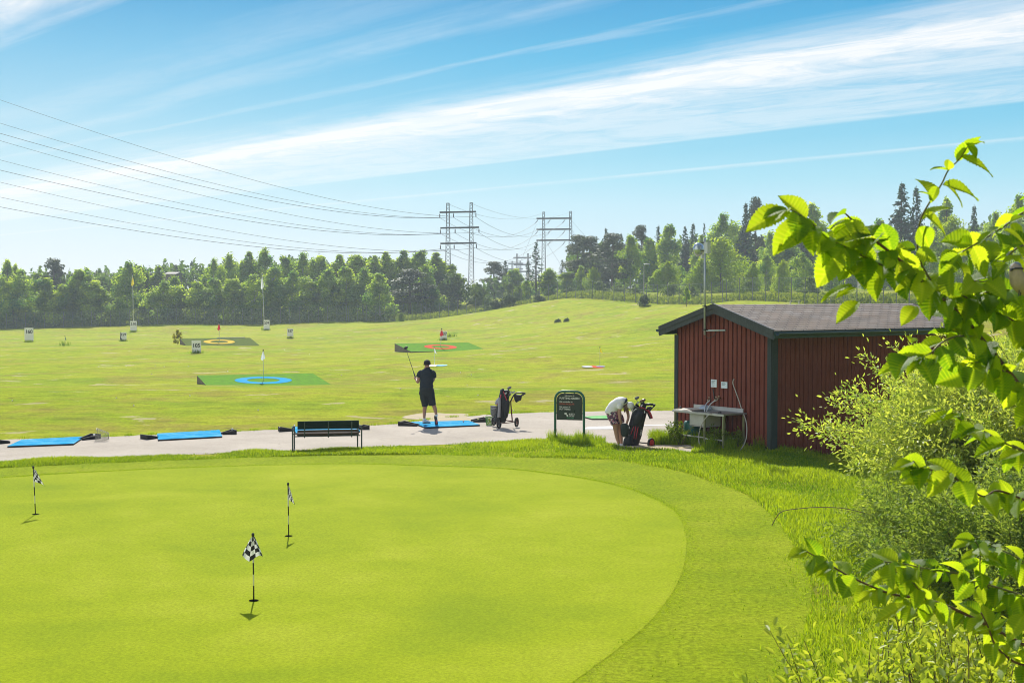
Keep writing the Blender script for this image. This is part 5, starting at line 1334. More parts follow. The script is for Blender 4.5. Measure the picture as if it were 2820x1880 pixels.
def hand(nodes, edges, wrist, pre, palm_dir, curl_dir, sc=1.0):
    """palm, four unequal curled fingers and a thumb leaving the side of the palm"""
    w = Vector(nodes[wrist][0]); d = Vector(palm_dir).normalized(); c = Vector(curl_dir).normalized(); s = d.cross(c).normalized()
    nodes[pre + 'palm'] = (w + d * .055 * sc, .032 * sc, .6); edges.append((wrist, pre + 'palm'))
    for i, (o_, ln) in enumerate(((-.030, .062), (-.010, .072), (.010, .068), (.029, .054))):
        k = w + d * .085 * sc + s * o_ * sc
        nodes['%sf%da' % (pre, i)] = (k, .0095 * sc); nodes['%sf%db' % (pre, i)] = (k + (d * .5 + c * .7) * ln * .5 * sc, .009 * sc); nodes['%sf%dc' % (pre, i)] = (k + (d * .5 + c * .7) * ln * .5 * sc + (c * .8 - d * .45) * ln * .45 * sc, .0075 * sc)
        edges += [(pre + 'palm', '%sf%da' % (pre, i)), ('%sf%da' % (pre, i), '%sf%db' % (pre, i)), ('%sf%db' % (pre, i), '%sf%dc' % (pre, i))]
    k = w + d * .03 * sc - s * .034 * sc
    nodes[pre + 'ta'] = (k + c * .012, .011 * sc); nodes[pre + 'tb'] = (k + d * .03 * sc + c * .035 * sc, .0095 * sc); edges += [(wrist, pre + 'ta'), (pre + 'ta', pre + 'tb')]
YG = 38.25
def G(zx, zy, dy=0.0): return at(1080 + zx * .17007, 960 + zy * .17007, YG + dy)
gbase = onz(1080 + 560 * .17007, 1165, .04)
gbase = Vector((G(560, 1180).x, YG, .045))
man = thing('person', gbase, 'golfer in dark shirt, shorts and cap seen from behind, club raised', 'person')
def g(zx, zy, dy=0.0): return G(zx, zy, dy) - gbase
N = {'pelvis': (g(558, 690), .12, .8), 'spine': (g(556, 570), .115, .8), 'chest': (g(562, 440, .01), .115, .75), 'nb': (g(566, 345, .02), .07), 'neck': (g(566, 300, .03), .058), 'head': (g(566, 248, .05), .082, 1.15), 'crown': (g(566, 212, .05), .074, 1.15),
     'ls': (g(475, 385, .01), .068), 'lu': (g(440, 450, .02), .055), 'le': (g(418, 545, .04), .046), 'lf': (g(402, 525, .16), .04), 'lw': (g(386, 492, .27), .028),
     'rs': (g(655, 385, .03), .068), 'ru': (g(672, 450, .09), .055), 're': (g(662, 525, .17), .046), 'rf': (g(520, 510, .30), .036), 'rw': (g(408, 482, .33), .028),
     'lh': (g(518, 720), .105), 'lk': (g(538, 905, .04), .062), 'lc': (g(524, 975, .0), .062), 'la': (g(519, 1120, .02), .036), 'lt': (g(522, 1175, .03), .035),
     'rh': (g(612, 720), .105), 'rk': (g(664, 890, .08), .062), 'rc': (g(690, 960, .02), .062), 'ra': (g(714, 1062, -.02), .036), 'rt': (g(708, 1120, -.01), .034)}
E = [('pelvis', 'spine'), ('spine', 'chest'), ('chest', 'nb'), ('nb', 'neck'), ('neck', 'head'), ('head', 'crown'), ('nb', 'ls'), ('ls', 'lu'), ('lu', 'le'), ('le', 'lf'), ('lf', 'lw'), ('nb', 'rs'), ('rs', 'ru'), ('ru', 're'), ('re', 'rf'), ('rf', 'rw'),
     ('pelvis', 'lh'), ('lh', 'lk'), ('lk', 'lc'), ('lc', 'la'), ('la', 'lt'), ('pelvis', 'rh'), ('rh', 'rk'), ('rk', 'rc'), ('rc', 'ra'), ('ra', 'rt')]
hand(N, E, 'lw', 'l', (-.35, .5, .35), (.6, .4, -.2)); hand(N, E, 'rw', 'r', (-.8, .2, .2), (.2, -.7, -.1))
body(N, E, m_skin2, man)
# face, seen only from other sides
mb = MB(); hc = g(566, 245, .05)
mb.ell(hc + Vector((-.015, .115, -.01)), (.012, .02, .018), 8, 6); mb.build('nose', m_skin2, man, smooth=True)
mb = MB()
for s in (-1, 1): mb.ell(hc + Vector((s * .032 - .01, .093, .022)), (.012, .008, .007), 8, 6)
mb.build('eye', m_black, man, smooth=True)
mb = MB(); mb.ell(hc + Vector((-.01, .098, -.045)), (.024, .01, .006), 8, 6); mb.build('mouth', M('lips', (.32, .12, .10), .5), man, smooth=True)
for s in (-1, 1):
    mb = MB(); mb.ell(hc + Vector((s * .088, .0, .0)), (.012, .022, .034), 8, 6); mb.build('ear', m_skin2, man, smooth=True)
mb = MB(); cs, (rx, ry) = dense([g(556, 645), g(555, 600), g(556, 540), g(561, 470, .01), g(563, 410, .01), g(565, 372, .015), g(566, 345, .02), g(566, 322, .03), g(566, 300, .03)],
                                [(.190, .135), (.186, .132), (.182, .13), (.196, .138), (.214, .14), (.20, .125), (.145, .10), (.085, .08), (.076, .074)])
loft(mb, cs, rx, ry, wr=.04, n=28, seed=1)
for pts, vals in (([g(490, 370, .01), g(452, 400, .01), g(435, 440, .02), g(428, 462, .02)], [(.055, .065), (.072, .075), (.070, .073), (.072, .073)]), ([g(640, 370, .03), g(668, 405, .05), g(674, 445, .09), g(675, 465, .10)], [(.055, .065), (.072, .075), (.070, .073), (.070, .072)])):
    cs, (rx, ry) = dense(pts, vals, 3); loft(mb, cs, rx, ry, xax=(0, 1, 0), wr=.03)
mb.build('shirt', m_navy, man, smooth=True)
mb = MB(); cs, (rx, ry) = dense([g(556, 630), g(558, 670), g(562, 720), g(566, 770)], [(.186, .138), (.20, .15), (.215, .15), (.19, .13)], 4); loft(mb, cs, rx, ry, n=24, wr=.02)
for pts, vals in (([g(512, 720), g(516, 790), g(526, 860, .02), g(535, 928, .03)], [(.115, .13), (.112, .12), (.098, .105), (.086, .10)]), ([g(615, 720), g(628, 790, .02), g(640, 850, .05), g(650, 906, .07)], [(.115, .13), (.115, .12), (.106, .11), (.104, .105)])):
    cs, (rx, ry) = dense(pts, vals, 4); loft(mb, cs, rx, ry, n=20, wr=.03, seed=3)
mb.build('shorts', m_short, man, smooth=True)
mb = MB(); mb.box(g(600, 645, -.142), (.05, .006, .012)); mb.build('back_pocket', m_black, man)
mb = MB(); cs, (rx, ry) = dense([g(566, 262, .05), g(566, 235, .05), g(566, 205, .05), g(566, 185, .05), g(566, 177, .05)], [(.093, .108), (.095, .11), (.086, .10), (.05, .06), (.01, .01)], 4); loft(mb, cs, rx, ry, n=22)
brim = g(566, 252, .05); mb.prism([brim + Vector((math.sin(a) * .085 - .03, .08 + math.cos(a) * .10, -.01 + .01 * math.cos(2 * a))) for a in np.linspace(-1.6, 1.6, 12)], (0, 0, .01)); mb.build('cap', m_cap, man, smooth=True)
def shoe(mb, heel, toe, up, w, h):
    heel = Vector(heel); toe = Vector(toe); up = Vector(up)
    cs, (rx, ry) = dense([heel.lerp(toe, t) + up * o_ for t, o_ in ((-.04, .03), (.08, .045), (.3, .05), (.55, .04), (.8, .03), (.97, .022), (1.03, .02))], [(.012, .012), (w * .8, h * 1.0), (w * .85, h), (w * .95, h * .75), (w, h * .55), (w * .7, h * .4), (.01, .01)], 4)
    loft(mb, cs, rx, ry, xax=(toe - heel).cross(up))
mb = MB(); shoe(mb, g(498, 1200, -.02), g(612, 1196, .16), (0, 0, 1), .043, .05); mb.build('shoe', m_shoew, man, smooth=True)
mb = MB(); a_, b_ = g(500, 1210, -.02), g(612, 1207, .16); mb.bar(a_ + Vector((.01, 0, .012)), b_ - Vector((.01, 0, -.012)), .078, .02); mb.build('sole', m_sole, man)
mb = MB(); shoe(mb, g(702, 1085, .02), g(716, 1238, .06), (.1, .95, .1), .044, .05); mb.build('shoe', m_shoew, man, smooth=True)
mb = MB(); cs, (rx, ry) = dense([g(698, 1072, -.03), g(700, 1110, -.03), g(708, 1160, -.01), g(716, 1210, .02), g(718, 1240, .05)], [(.02, .012), (.036, .014), (.036, .014), (.046, .014), (.02, .01)], 4); loft(mb, cs, rx, ry); mb.build('sole', m_sole, man, smooth=True)
mb = MB(); cs, (rx, ry) = dense([g(718, 1150, -.028), g(722, 1180, -.018), g(722, 1215, .012)], [(.01, .012), (.026, .012), (.012, .012)], 4); loft(mb, cs, rx, ry); mb.build('sole', m_soler, man, smooth=True)
for p in (g(518, 1132, .02), g(712, 1072, -.015)):
    mb = MB(); mb.tube([p + Vector((0, 0, .015)), p - Vector((0, 0, .03))], .043, 10); mb.build('sock', m_shoew, man, smooth=True)
# club in the golfer's hands
m_shaft = M('graphite_shaft', (.05, .06, .07), .35, .5, bmp=0)
ch = G(388, 500, .30); ct = G(226, 18, .55)
club = thing('golf_club', ch, 'driver raised up to the left in the swinging golfer\'s hands', 'golf club')
dch = (ch - ct).normalized()
mb = MB(); mb.tube([dch * .05, (ct - ch) * .25], .016, 8); mb.build('grip', m_black, club, smooth=True)
mb = MB(); mb.tube([(ct - ch) * .25, ct - ch], [.0085, .0065], 6); mb.build('shaft', m_shaft, club, smooth=True)
mb = MB(); mb.ell(ct - ch + Vector((-.005, .0, .055)), (.058, .05, .042), 14, 10, Matrix.Rotation(-.5, 3, 'Y')); mb.build('club_head', m_dark, club, smooth=True)
# ---- woman bending over her bag
YW = 33.55
def Wp(zx, zy, dy=0.0): return at(1500 + zx * .15306, 1060 + zy * .15306, YW + dy)
wb_ = Vector((Wp(1340, 1080).x, YW, .0))
wom = thing('person', wb_, 'woman in white top and floral shorts bending over the open golf bag', 'person')
def wv_(zx, zy, dy=0.0): return Wp(zx, zy, dy) - wb_
N = {'pelvis': (wv_(1235, 500), .14), 'spine': (wv_(1290, 400), .13), 'chest': (wv_(1385, 330), .125), 'nb': (wv_(1448, 330), .06), 'neck': (wv_(1480, 350, -.02), .05), 'head': (wv_(1525, 380, -.03), .085), 'face': (wv_(1548, 425, -.03), .068),
     'ns': (wv_(1360, 370, -.14), .055), 'nu': (wv_(1348, 470, -.18), .043), 'ne': (wv_(1345, 575, -.2), .037), 'nf': (wv_(1362, 640, -.2), .034), 'nw': (wv_(1385, 705, -.18), .026),
     'fs': (wv_(1450, 385, .12), .052), 'fu': (wv_(1490, 470, .12), .041), 'fe': (wv_(1508, 560, .1), .036), 'ff': (wv_(1495, 630, .0), .032), 'fw': (wv_(1470, 690, -.06), .025),
     'nh': (wv_(1250, 590, -.08), .10), 'nk': (wv_(1288, 850, -.08), .056), 'nc': (wv_(1300, 930, -.08), .054), 'na': (wv_(1335, 1060, -.08), .034), 'nt': (wv_(1345, 1095, -.08), .032),
     'fh': (wv_(1320, 590, .09), .10), 'fk': (wv_(1366, 850, .09), .056), 'fc': (wv_(1370, 930, .09), .052), 'fa': (wv_(1382, 1060, .09), .034), 'ft': (wv_(1385, 1090, .09), .032)}
E = [('pelvis', 'spine'), ('spine', 'chest'), ('chest', 'nb'), ('nb', 'neck'), ('neck', 'head'), ('head', 'face'), ('chest', 'ns'), ('ns', 'nu'), ('nu', 'ne'), ('ne', 'nf'), ('nf', 'nw'), ('nb', 'fs'), ('fs', 'fu'), ('fu', 'fe'), ('fe', 'ff'), ('ff', 'fw'),
     ('pelvis', 'nh'), ('nh', 'nk'), ('nk', 'nc'), ('nc', 'na'), ('na', 'nt'), ('pelvis', 'fh'), ('fh', 'fk'), ('fk', 'fc'), ('fc', 'fa'), ('fa', 'ft')]
hand(N, E, 'nw', 'n', (.35, .1, -.7), (.6, .3, 0), .9); hand(N, E, 'fw', 'f', (-.1, -.3, -.7), (.5, -.4, 0), .9)
body(N, E, m_skin, wom)
hf = wv_(1548, 425, -.03)
mb = MB(); mb.ell(hf + Vector((.055, 0, -.045)), (.018, .014, .018), 8, 6); mb.build('nose', m_skin, wom, smooth=True)
mb = MB()
for s in (-1, 1): mb.ell(hf + Vector((.062, s * .03, -.012)), (.007, .011, .009), 8, 6)
mb.build('eye', m_black, wom, smooth=True)
mb = MB(); mb.ell(hf + Vector((.03, 0, -.072)), (.01, .022, .007), 8, 6); mb.build('mouth', M('lips_pink', (.4, .15, .14), .5), wom, smooth=True)
mb = MB(); cs, (rx, ry) = dense([wv_(1190, 520), wv_(1205, 470), wv_(1250, 400), wv_(1320, 340), wv_(1395, 308), wv_(1440, 318), wv_(1462, 335)], [(.15, .175), (.155, .18), (.155, .175), (.15, .185), (.135, .19), (.09, .14), (.06, .075)], 5)
loft(mb, cs, rx, ry, xax=(0, 0, 1), n=26, wr=.025)
for pts, vals in (([wv_(1380, 330, -.10), wv_(1352, 370, -.155), wv_(1346, 410, -.17), wv_(1344, 432, -.175)], [(.05, .06), (.075, .075), (.072, .072), (.07, .07)]), ([wv_(1430, 340, .08), wv_(1460, 390, .12), wv_(1475, 430, .12)], [(.05, .05), (.066, .066), (.062, .062)])):
    cs, (rx, ry) = dense(pts, vals, 4); loft(mb, cs, rx, ry, xax=(0, 1, 0), wr=.02)
mb.build('top', m_top, wom, smooth=True)
mb = MB(); cs, (rx, ry) = dense([wv_(1425, 300), wv_(1438, 306), wv_(1450, 316)], [(.118, .172), (.106, .155), (.092, .13)], 2); loft(mb, cs[::2], rx[::2], ry[::2], xax=(0, 0, 1), n=22)
mb.build('collar_stripe', m_stripe2, wom, smooth=True)
mb = MB(); cs, (rx, ry) = dense([wv_(1215, 430), wv_(1222, 500), wv_(1245, 570), wv_(1275, 640)], [(.13, .17), (.155, .19), (.15, .19), (.13, .17)], 4); loft(mb, cs, rx, ry, n=24, wr=.015)
for pts, vals in (([wv_(1240, 570, -.07), wv_(1252, 640, -.08), wv_(1268, 700, -.08)], [(.115, .10), (.108, .10), (.104, .10)]), ([wv_(1320, 560, .09), wv_(1345, 620, .09), wv_(1362, 680, .09)], [(.12, .10), (.115, .10), (.108, .10)])):
    cs, (rx, ry) = dense(pts, vals, 4); loft(mb, cs, rx, ry, n=18, wr=.02)
mb.build('shorts', m_floral, wom, smooth=True)
ch_ = wv_(1535, 375, -.03); mb = MB(); axc = Vector((.45, -.1, .85)).normalized()
cs, (rx, ry) = dense([ch_ - axc * .05, ch_ - axc * .0, ch_ + axc * .05, ch_ + axc * .09, ch_ + axc * .105], [(.10, .095), (.104, .10), (.09, .085), (.05, .05), (.008, .008)], 4); loft(mb, cs, rx, ry, n=20)
bd = Vector((.55, -.15, -.75)).normalized(); sd_ = axc.cross(bd).normalized()
mb.prism([ch_ - axc * .035 + bd * (.06 + .12 * math.cos(a)) + sd_ * .088 * math.sin(a) for a in np.linspace(-1.5, 1.5, 12)], axc * .014); mb.build('cap', m_top, wom, smooth=True)
mb = MB(); mb.ell(wv_(1470, 395, -.06), (.05, .06, .085), 12, 8); mb.tube([wv_(1448, 390, -.08), wv_(1438, 440, -.10), wv_(1442, 490, -.10)], [.04, .03, .012], 8); mb.build('hair', m_hair, wom, smooth=True)
for dy, zx in ((-.08, 1338), (.09, 1380)):
    mb = MB(); shoe(mb, wv_(zx - 20, 1118, dy), wv_(zx + 130, 1124, dy - .03), (0, 0, 1), .04, .045); mb.build('shoe', m_shoew, wom, smooth=True)
# ------------------------------------------------------------------ golf bags and trolleys
m_bagk = M('black_bag', (.014, .018, .022), .6, var=.4, vs=9, spec=.4); m_bagg = M('grey_bag_panel', (.30, .31, .34), .6, var=.2); m_bagr = M('red_piping', (.5, .03, .06), .6); m_rubb = M('black_tyre', (.02, .02, .022), .8); m_whr = M('red_wheel', (.62, .05, .05), .45); m_frk = M('dark_red_frame', (.12, .03, .03), .45, .3); m_chrome = M('club_steel', (.30, .32, .34), .3, .85, bmp=0); m_copper = M('club_bronze', (.20, .13, .08), .35, .7, bmp=0); m_mesh = M('grey_mesh_pocket', (.14, .15, .16), .8, var=.4, vs=40)
def wheel(c, r, wdt, axis, parent, tyre, rim, spokes=3, full=False):
    ax = Vector(axis).normalized(); u = ax.orthogonal().normalized(); v = ax.cross(u); c = Vector(c); n = 26
    def rg_(rad, o_): return [c + ax * o_ + (u * math.cos(2 * math.pi * k / n) + v * math.sin(2 * math.pi * k / n)) * rad for k in range(n)]
    w_ = link('wheel', None, parent, (0, 0, 0))
    mb = MB(); R_ = [rg_(r * .78, -wdt / 2), rg_(r * .97, -wdt / 2), rg_(r, -wdt / 4), rg_(r, wdt / 4), rg_(r * .97, wdt / 2), rg_(r * .78, wdt / 2), rg_(r * .78, -wdt / 2)]
    mb.rings(R_, cap=False); mb.build('tyre', tyre, w_, smooth=True)
    mb = MB(); mb.tube([c - ax * wdt * .7, c + ax * wdt * .7], r * .16, 10)
    if full: mb.rings([rg_(r * .15, -wdt * .3), rg_(r * .79, -wdt * .42), rg_(r * .79, wdt * .42), rg_(r * .15, wdt * .3)], cap=False)
    for k in range(spokes):
        a = 2 * math.pi * k / spokes + .5; d = u * math.cos(a) + v * math.sin(a)
        mb.bar(c + d * r * .1, c + d * r * .82, wdt * .7, r * .16, up=ax)
    mb.build('rim', rim, w_); return w_
YB = 37.75
def B1(zx, zy, dy=0.0): return at(1080 + zx * .17007, 960 + zy * .17007, YB + dy)
tb = Vector((B1(1830, 1200).x, YB, .006))
tro = thing('golf_trolley', tb, 'three-wheeled black golf trolley beside the green bucket on the asphalt', 'golf trolley', 'golf trolleys')
def t1(zx, zy, dy=0.0): return B1(zx, zy, dy) - tb
wheel(t1(1730, 1208, -.08), .130, .045, (1, -.45, 0), tro, m_rubb, m_mesh, 5); wheel(t1(1648, 1168, .38), .125, .045, (1, -.45, 0), tro, m_rubb, m_mesh, 5); wheel(t1(2015, 1188, .12), .130, .045, (1, -.35, 0), tro, m_rubb, m_frk, 3)
mb = MB(); mb.tube([t1(1730, 1208, -.05), t1(1790, 1150, .05), t1(1948, 1175, .12), t1(2000, 1188, .12)], .016, 7); mb.tube([t1(1780, 1205, .0), t1(1950, 1190, .12)], .012, 7); mb.tube([t1(1730, 1208, -.05), t1(1650, 1168, .35)], .014, 7)
mb.tube([t1(1945, 1165, .12), t1(1922, 900, .1), t1(1920, 830, .1)], .017, 8); mb.build('frame', m_frk, tro, smooth=True)
mb = MB(); P = smooth_poly([tuple(t1(1915, 860, .1)), tuple(t1(1955, 775, .1)), tuple(t1(2005, 722, .08)), tuple(t1(2070, 712, .05)), tuple(t1(2130, 716, .05)), tuple(t1(2148, 730, .06))], 5); mb.tube([Vector(p) for p in P], .020, 8); mb.tube([t1(2100, 752, .1), t1(2150, 720, .02)], .028, 8); mb.build('handle', m_dark, tro, smooth=True)
mb = MB(); cs, (rx, ry) = dense([t1(2040, 852, .1), t1(2036, 840, .1), t1(2035, 790, .1), t1(2040, 745, .1)], [(.05, .05), (.085, .07), (.105, .08), (.112, .09)], 3); loft(mb, cs, rx, ry, n=14); mb.build('pouch', m_bagk, tro, smooth=True)
mb = MB(); mb.ell(t1(1958, 840, .06), (.012, .012, .035), 8, 6); mb.build('clip', m_whr, tro)
bag = thing('golf_bag', tb + t1(1720, 1180), 'black and grey golf bag full of clubs leaning on the dark trolley', 'golf bag', 'golf bags'); ob = t1(1720, 1180)
def tb1(*a): return t1(*a) - ob
mb = MB(); cs, (rx, ry) = dense([tb1(1745, 1185, .12), tb1(1750, 1150, .12), tb1(1780, 1000, .12), tb1(1800, 850, .12), tb1(1825, 720, .12), tb1(1832, 672, .12)], [(.14, .12), (.155, .14), (.155, .15), (.145, .15), (.14, .14), (.145, .14)], 4)
loft(mb, cs, rx, ry, n=22, wr=.02); mb.build('bag_body', m_bagk, bag, smooth=True)
mb = MB(); cs, (rx, ry) = dense([tb1(1835, 1120, .0), tb1(1845, 1000, -.02), tb1(1862, 860, -.02), tb1(1868, 830, -.02)], [(.05, .04), (.085, .06), (.075, .06), (.04, .03)], 4); loft(mb, cs, rx, ry, n=14); mb.build('side_pocket', m_bagk, bag, smooth=True)
mb = MB(); cs, (rx, ry) = dense([tb1(1642, 1085, .0), tb1(1642, 1050, -.02), tb1(1648, 960, -.02), tb1(1650, 925, -.02)], [(.05, .05), (.08, .07), (.095, .08), (.10, .085)], 4); loft(mb, cs, rx, ry, n=14); mb.build('mesh_pocket', m_mesh, bag, smooth=True)
mb = MB(); cs, (rx, ry) = dense([tb1(1728, 1110, -.06), tb1(1733, 1000, -.07), tb1(1736, 900, -.06), tb1(1732, 820, -.05), tb1(1728, 790, -.04)], [(.045, .04), (.042, .05), (.045, .05), (.05, .05), (.02, .03)], 4); loft(mb, cs, rx, ry, n=14); mb.build('grey_panel', m_bagg, bag, smooth=True)
text('Golfers', .045, m_txtw, bag, tb1(1646, 965, -.115), rot=(math.pi / 2, -.12, 0), name='lettering').scale = (1, 1, 1)
mb = MB(); cs, (rx, ry) = dense([tb1(1690, 905, .02), tb1(1712, 850, .02), tb1(1735, 800, .03)], [(.05, .05), (.06, .06), (.03, .04)], 3); loft(mb, cs, rx, ry, n=12); mb.build('side_pocket', m_bagg, bag, smooth=True)
mb = MB(); mb.tube([tb1(1760, 740, -.03), tb1(1750, 860, -.05), tb1(1690, 910, -.04)], .014, 6); mb.tube([tb1(1800, 690, -.03), tb1(1850, 820, -.05), tb1(1840, 1000, -.05)], .012, 6); mb.build('strap', m_bagr, bag, smooth=True)
def clubhead(a, b_, mat, kind, lb, grp, par_y):
    """club standing in a bag: shaft end a (inside), head at b_"""
    a = Vector(a); b_ = Vector(b_); o = thing('golf_club', a, lb, 'golf club', grp)
    mb = MB(); mb.tube([(0, 0, 0), b_ - a], .007, 6); mb.build('shaft', m_chrome, o)
    d = (b_ - a).normalized(); mb = MB()
    if kind == 'wood': mb.ell(b_ - a + Vector((.02, 0, .012)), (.062, .05, .036), 14, 8, Matrix.Rotation(-.35, 3, 'Y'))
    elif kind == 'cover': mb.ell(b_ - a, (.05, .05, .085), 12, 8, Matrix.Rotation(.3, 3, 'Y'))
    else: mb.prism([b_ - a + Vector(p) for p in ((-.012, 0, -.02), (.012, 0, -.02), (.07, -.01, .03), (.055, -.01, .06), (.01, 0, .035), (-.012, 0, .03))], (0, .022, 0))
    mb.build('club_head', mat, o, smooth=kind != 'iron')
G1 = 'clubs in the bag by the green bucket'
for (zx, zy, dy, mt, kd_, lb) in ((1885, 640, .05, m_mesh, 'wood', 'topmost grey-headed wood in the bag beside the green bucket'), (1782, 690, .02, m_bagk, 'cover', 'club under a black head cover at the left of the bag by the green bucket'), (1850, 690, .0, m_dark, 'wood', 'dark-headed wood in the middle of the bag by the green bucket'), (1820, 735, -.03, m_chrome, 'iron', 'steel iron hanging lowest in the bag by the green bucket'), (1905, 720, .0, m_chrome, 'iron', 'steel iron right of centre in the bag by the green bucket'), (1950, 715, .04, m_chrome, 'iron', 'steel iron furthest right in the bag by the green bucket'), (1880, 765, -.04, m_dark, 'iron', 'dark iron low on the right in the bag by the green bucket')):
    clubhead(B1(1815, 800, .12), B1(zx, zy, dy), mt, kd_, lb, G1, YB)
# ---- bag of the bending woman
YC = 33.45
def B2(zx, zy, dy=0.0): return at(1500 + zx * .15306, 1060 + zy * .15306, YC + dy)
tb2 = Vector((B2(1620, 1100).x, YC, .006))
tro2 = thing('golf_trolley', tb2, 'golf trolley with a bright red wheel in front of the bending woman', 'golf trolley', 'golf trolleys')
def t2(zx, zy, dy=0.0): return B2(zx, zy, dy) - tb2
wheel(t2(1914, 1054, -.05), .140, .05, (1, -.75, 0), tro2, m_rubb, m_whr, 4, True); wheel(t2(1500, 1075, .12), .085, .05, (.4, 1, 0), tro2, m_rubb, m_dark, 4)
mb = MB(); mb.tube([t2(1560, 1080, .1), t2(1690, 1030, .05), t2(1905, 1054, -.04)], .015, 7); mb.tube([t2(1640, 1085, .1), t2(1790, 640, .22), t2(1840, 440, .22)], .018, 7); mb.build('frame', m_dark, tro2, smooth=True)
mb = MB(); mb.tube([t2(1800, 352, .1), t2(1890, 345, .08), t2(1955, 352, .06)], .030, 9); mb.tube([t2(1955, 355, .06), t2(1988, 370, .05)], .034, 9); mb.tube([t2(1840, 440, .22), t2(1890, 470, .15), t2(1935, 410, .08), t2(1975, 372, .05)], .016, 7); mb.build('handle', m_dark, tro2, smooth=True)
mb = MB(); mb.prism([t2(1835, 395, .06), t2(1905, 385, .06), t2(1935, 400, .06), t2(1900, 470, .06), t2(1860, 440, .06)], (0, .06, 0)); mb.build('console', m_bagk, tro2)
bag2 = thing('golf_bag', tb2 + t2(1560, 1090), 'black golf bag with thin red stripes being searched by the woman', 'golf bag', 'golf bags'); ob2 = t2(1560, 1090)
def tb3(*a): return t2(*a) - ob2
mb = MB(); cs, (rx, ry) = dense([tb3(1555, 1105, .1), tb3(1560, 1075, .1), tb3(1610, 900, .1), tb3(1648, 720, .1), tb3(1690, 540, .1), tb3(1718, 410, .1), tb3(1722, 395, .1)], [(.15, .13), (.165, .15), (.175, .17), (.18, .18), (.165, .17), (.155, .16), (.15, .155)], 5)
loft(mb, cs, rx, ry, n=24, wr=.025); mb.build('bag_body', m_bagk, bag2, smooth=True)
mb = MB(); cs, (rx, ry) = dense([tb3(1452, 925, -.12), tb3(1445, 890, -.13), tb3(1440, 800, -.14), tb3(1438, 720, -.13), tb3(1442, 688, -.12)], [(.05, .03), (.088, .045), (.098, .05), (.092, .045), (.05, .03)], 4); loft(mb, cs, rx, ry, n=16); mb.build('pocket_flap', M('dark_green_pocket', (.016, .03, .028), .6, var=.3, vs=8), bag2, smooth=True)
mb = MB(); cs, (rx, ry) = dense([tb3(1500, 1090, -.02), tb3(1500, 1040, -.05), tb3(1515, 960, -.06), tb3(1530, 900, -.04)], [(.10, .08), (.125, .10), (.10, .09), (.06, .05)], 4); loft(mb, cs, rx, ry, n=16, wr=.04); mb.build('lower_pocket', m_bagk, bag2, smooth=True)
mb = MB(); cs, (rx, ry) = dense([tb3(1655, 720, -.03), tb3(1670, 640, -.05), tb3(1700, 540, -.05), tb3(1715, 470, -.03)], [(.10, .06), (.125, .09), (.12, .09), (.07, .05)], 4); loft(mb, cs, rx, ry, n=16, wr=.03); mb.build('side_pocket', m_bagk, bag2, smooth=True)
mb = MB()
for (xa, ya, xb, yb) in ((1600, 745, 1548, 890), (1640, 740, 1605, 965), (1682, 750, 1640, 970)): mb.tube([tb3(xa, ya, -.075), tb3((xa + xb) / 2, (ya + yb) / 2, -.095), tb3(xb, yb, -.085)], .008, 6)
mb.tube([tb3(1700, 400, -.05), tb3(1780, 410, -.06), tb3(1850, 470, -.02)], .009, 6); mb.build('red_piping', m_bagr, bag2, smooth=True)
text('GOLF', .055, m_txtw, bag2, tb3(1735, 850, -.085), rot=(math.pi / 2, -1.35, .35), name='lettering')
mb = MB(); cs, (rx, ry) = dense([tb3(1600, 470, -.06), tb3(1625, 440, -.07), tb3(1650, 432, -.07)], [(.008, .008), (.008, .008), (.006, .006)], 3); loft(mb, cs, rx, ry, n=8); mb.ell(tb3(1798, 485, -.07), (.016, .01, .03), 8, 6); mb.ell(tb3(1522, 765, -.1), (.02, .01, .03), 8, 6); mb.build('badge', m_shoew, bag2)
o = thing('towel', B2(1850, 440, .0), 'black towel with red edge hanging from the bag the woman searches', 'towel')
t0_ = B2(1850, 440, .0); mb = MB()
mb.prism([B2(x, y, .0) - t0_ for x, y in ((1820, 425), (1862, 420), (1915, 500), (1950, 592), (1890, 612), (1856, 540))], (0, .05, 0)); mb.build('cloth', m_bagk, o)
mb = MB(); mb.tube([B2(x, y, -.01) - t0_ for x, y in ((1858, 440), (1900, 505), (1940, 595))], .012, 6); mb.tube([B2(x, y, -.01) - t0_ for x, y in ((1842, 450), (1882, 520), (1918, 600))], .005, 6); mb.build('red_edge', m_bagr, o)
G2 = 'clubs in the bag of the bending woman'
for (zx, zy, dy, mt, kd_, lb) in ((1645, 240, .05, m_mesh, 'wood', 'tallest grey-headed club in the bending woman\'s bag'), (1660, 335, .04, m_chrome, 'iron', 'steel iron nearest the bending woman\'s cap'), (1725, 300, .08, m_copper, 'iron', 'bronze iron at the centre of the bending woman\'s bag'), (1760, 282, .1, m_copper, 'wood', 'bronze-headed wood right of centre in the bending woman\'s bag'), (1742, 340, .04, m_dark, 'iron', 'dark iron low in the middle of the bending woman\'s bag')):
    clubhead(B2(1715, 450, .1), B2(zx, zy, dy), mt, kd_, lb, G2, YC)
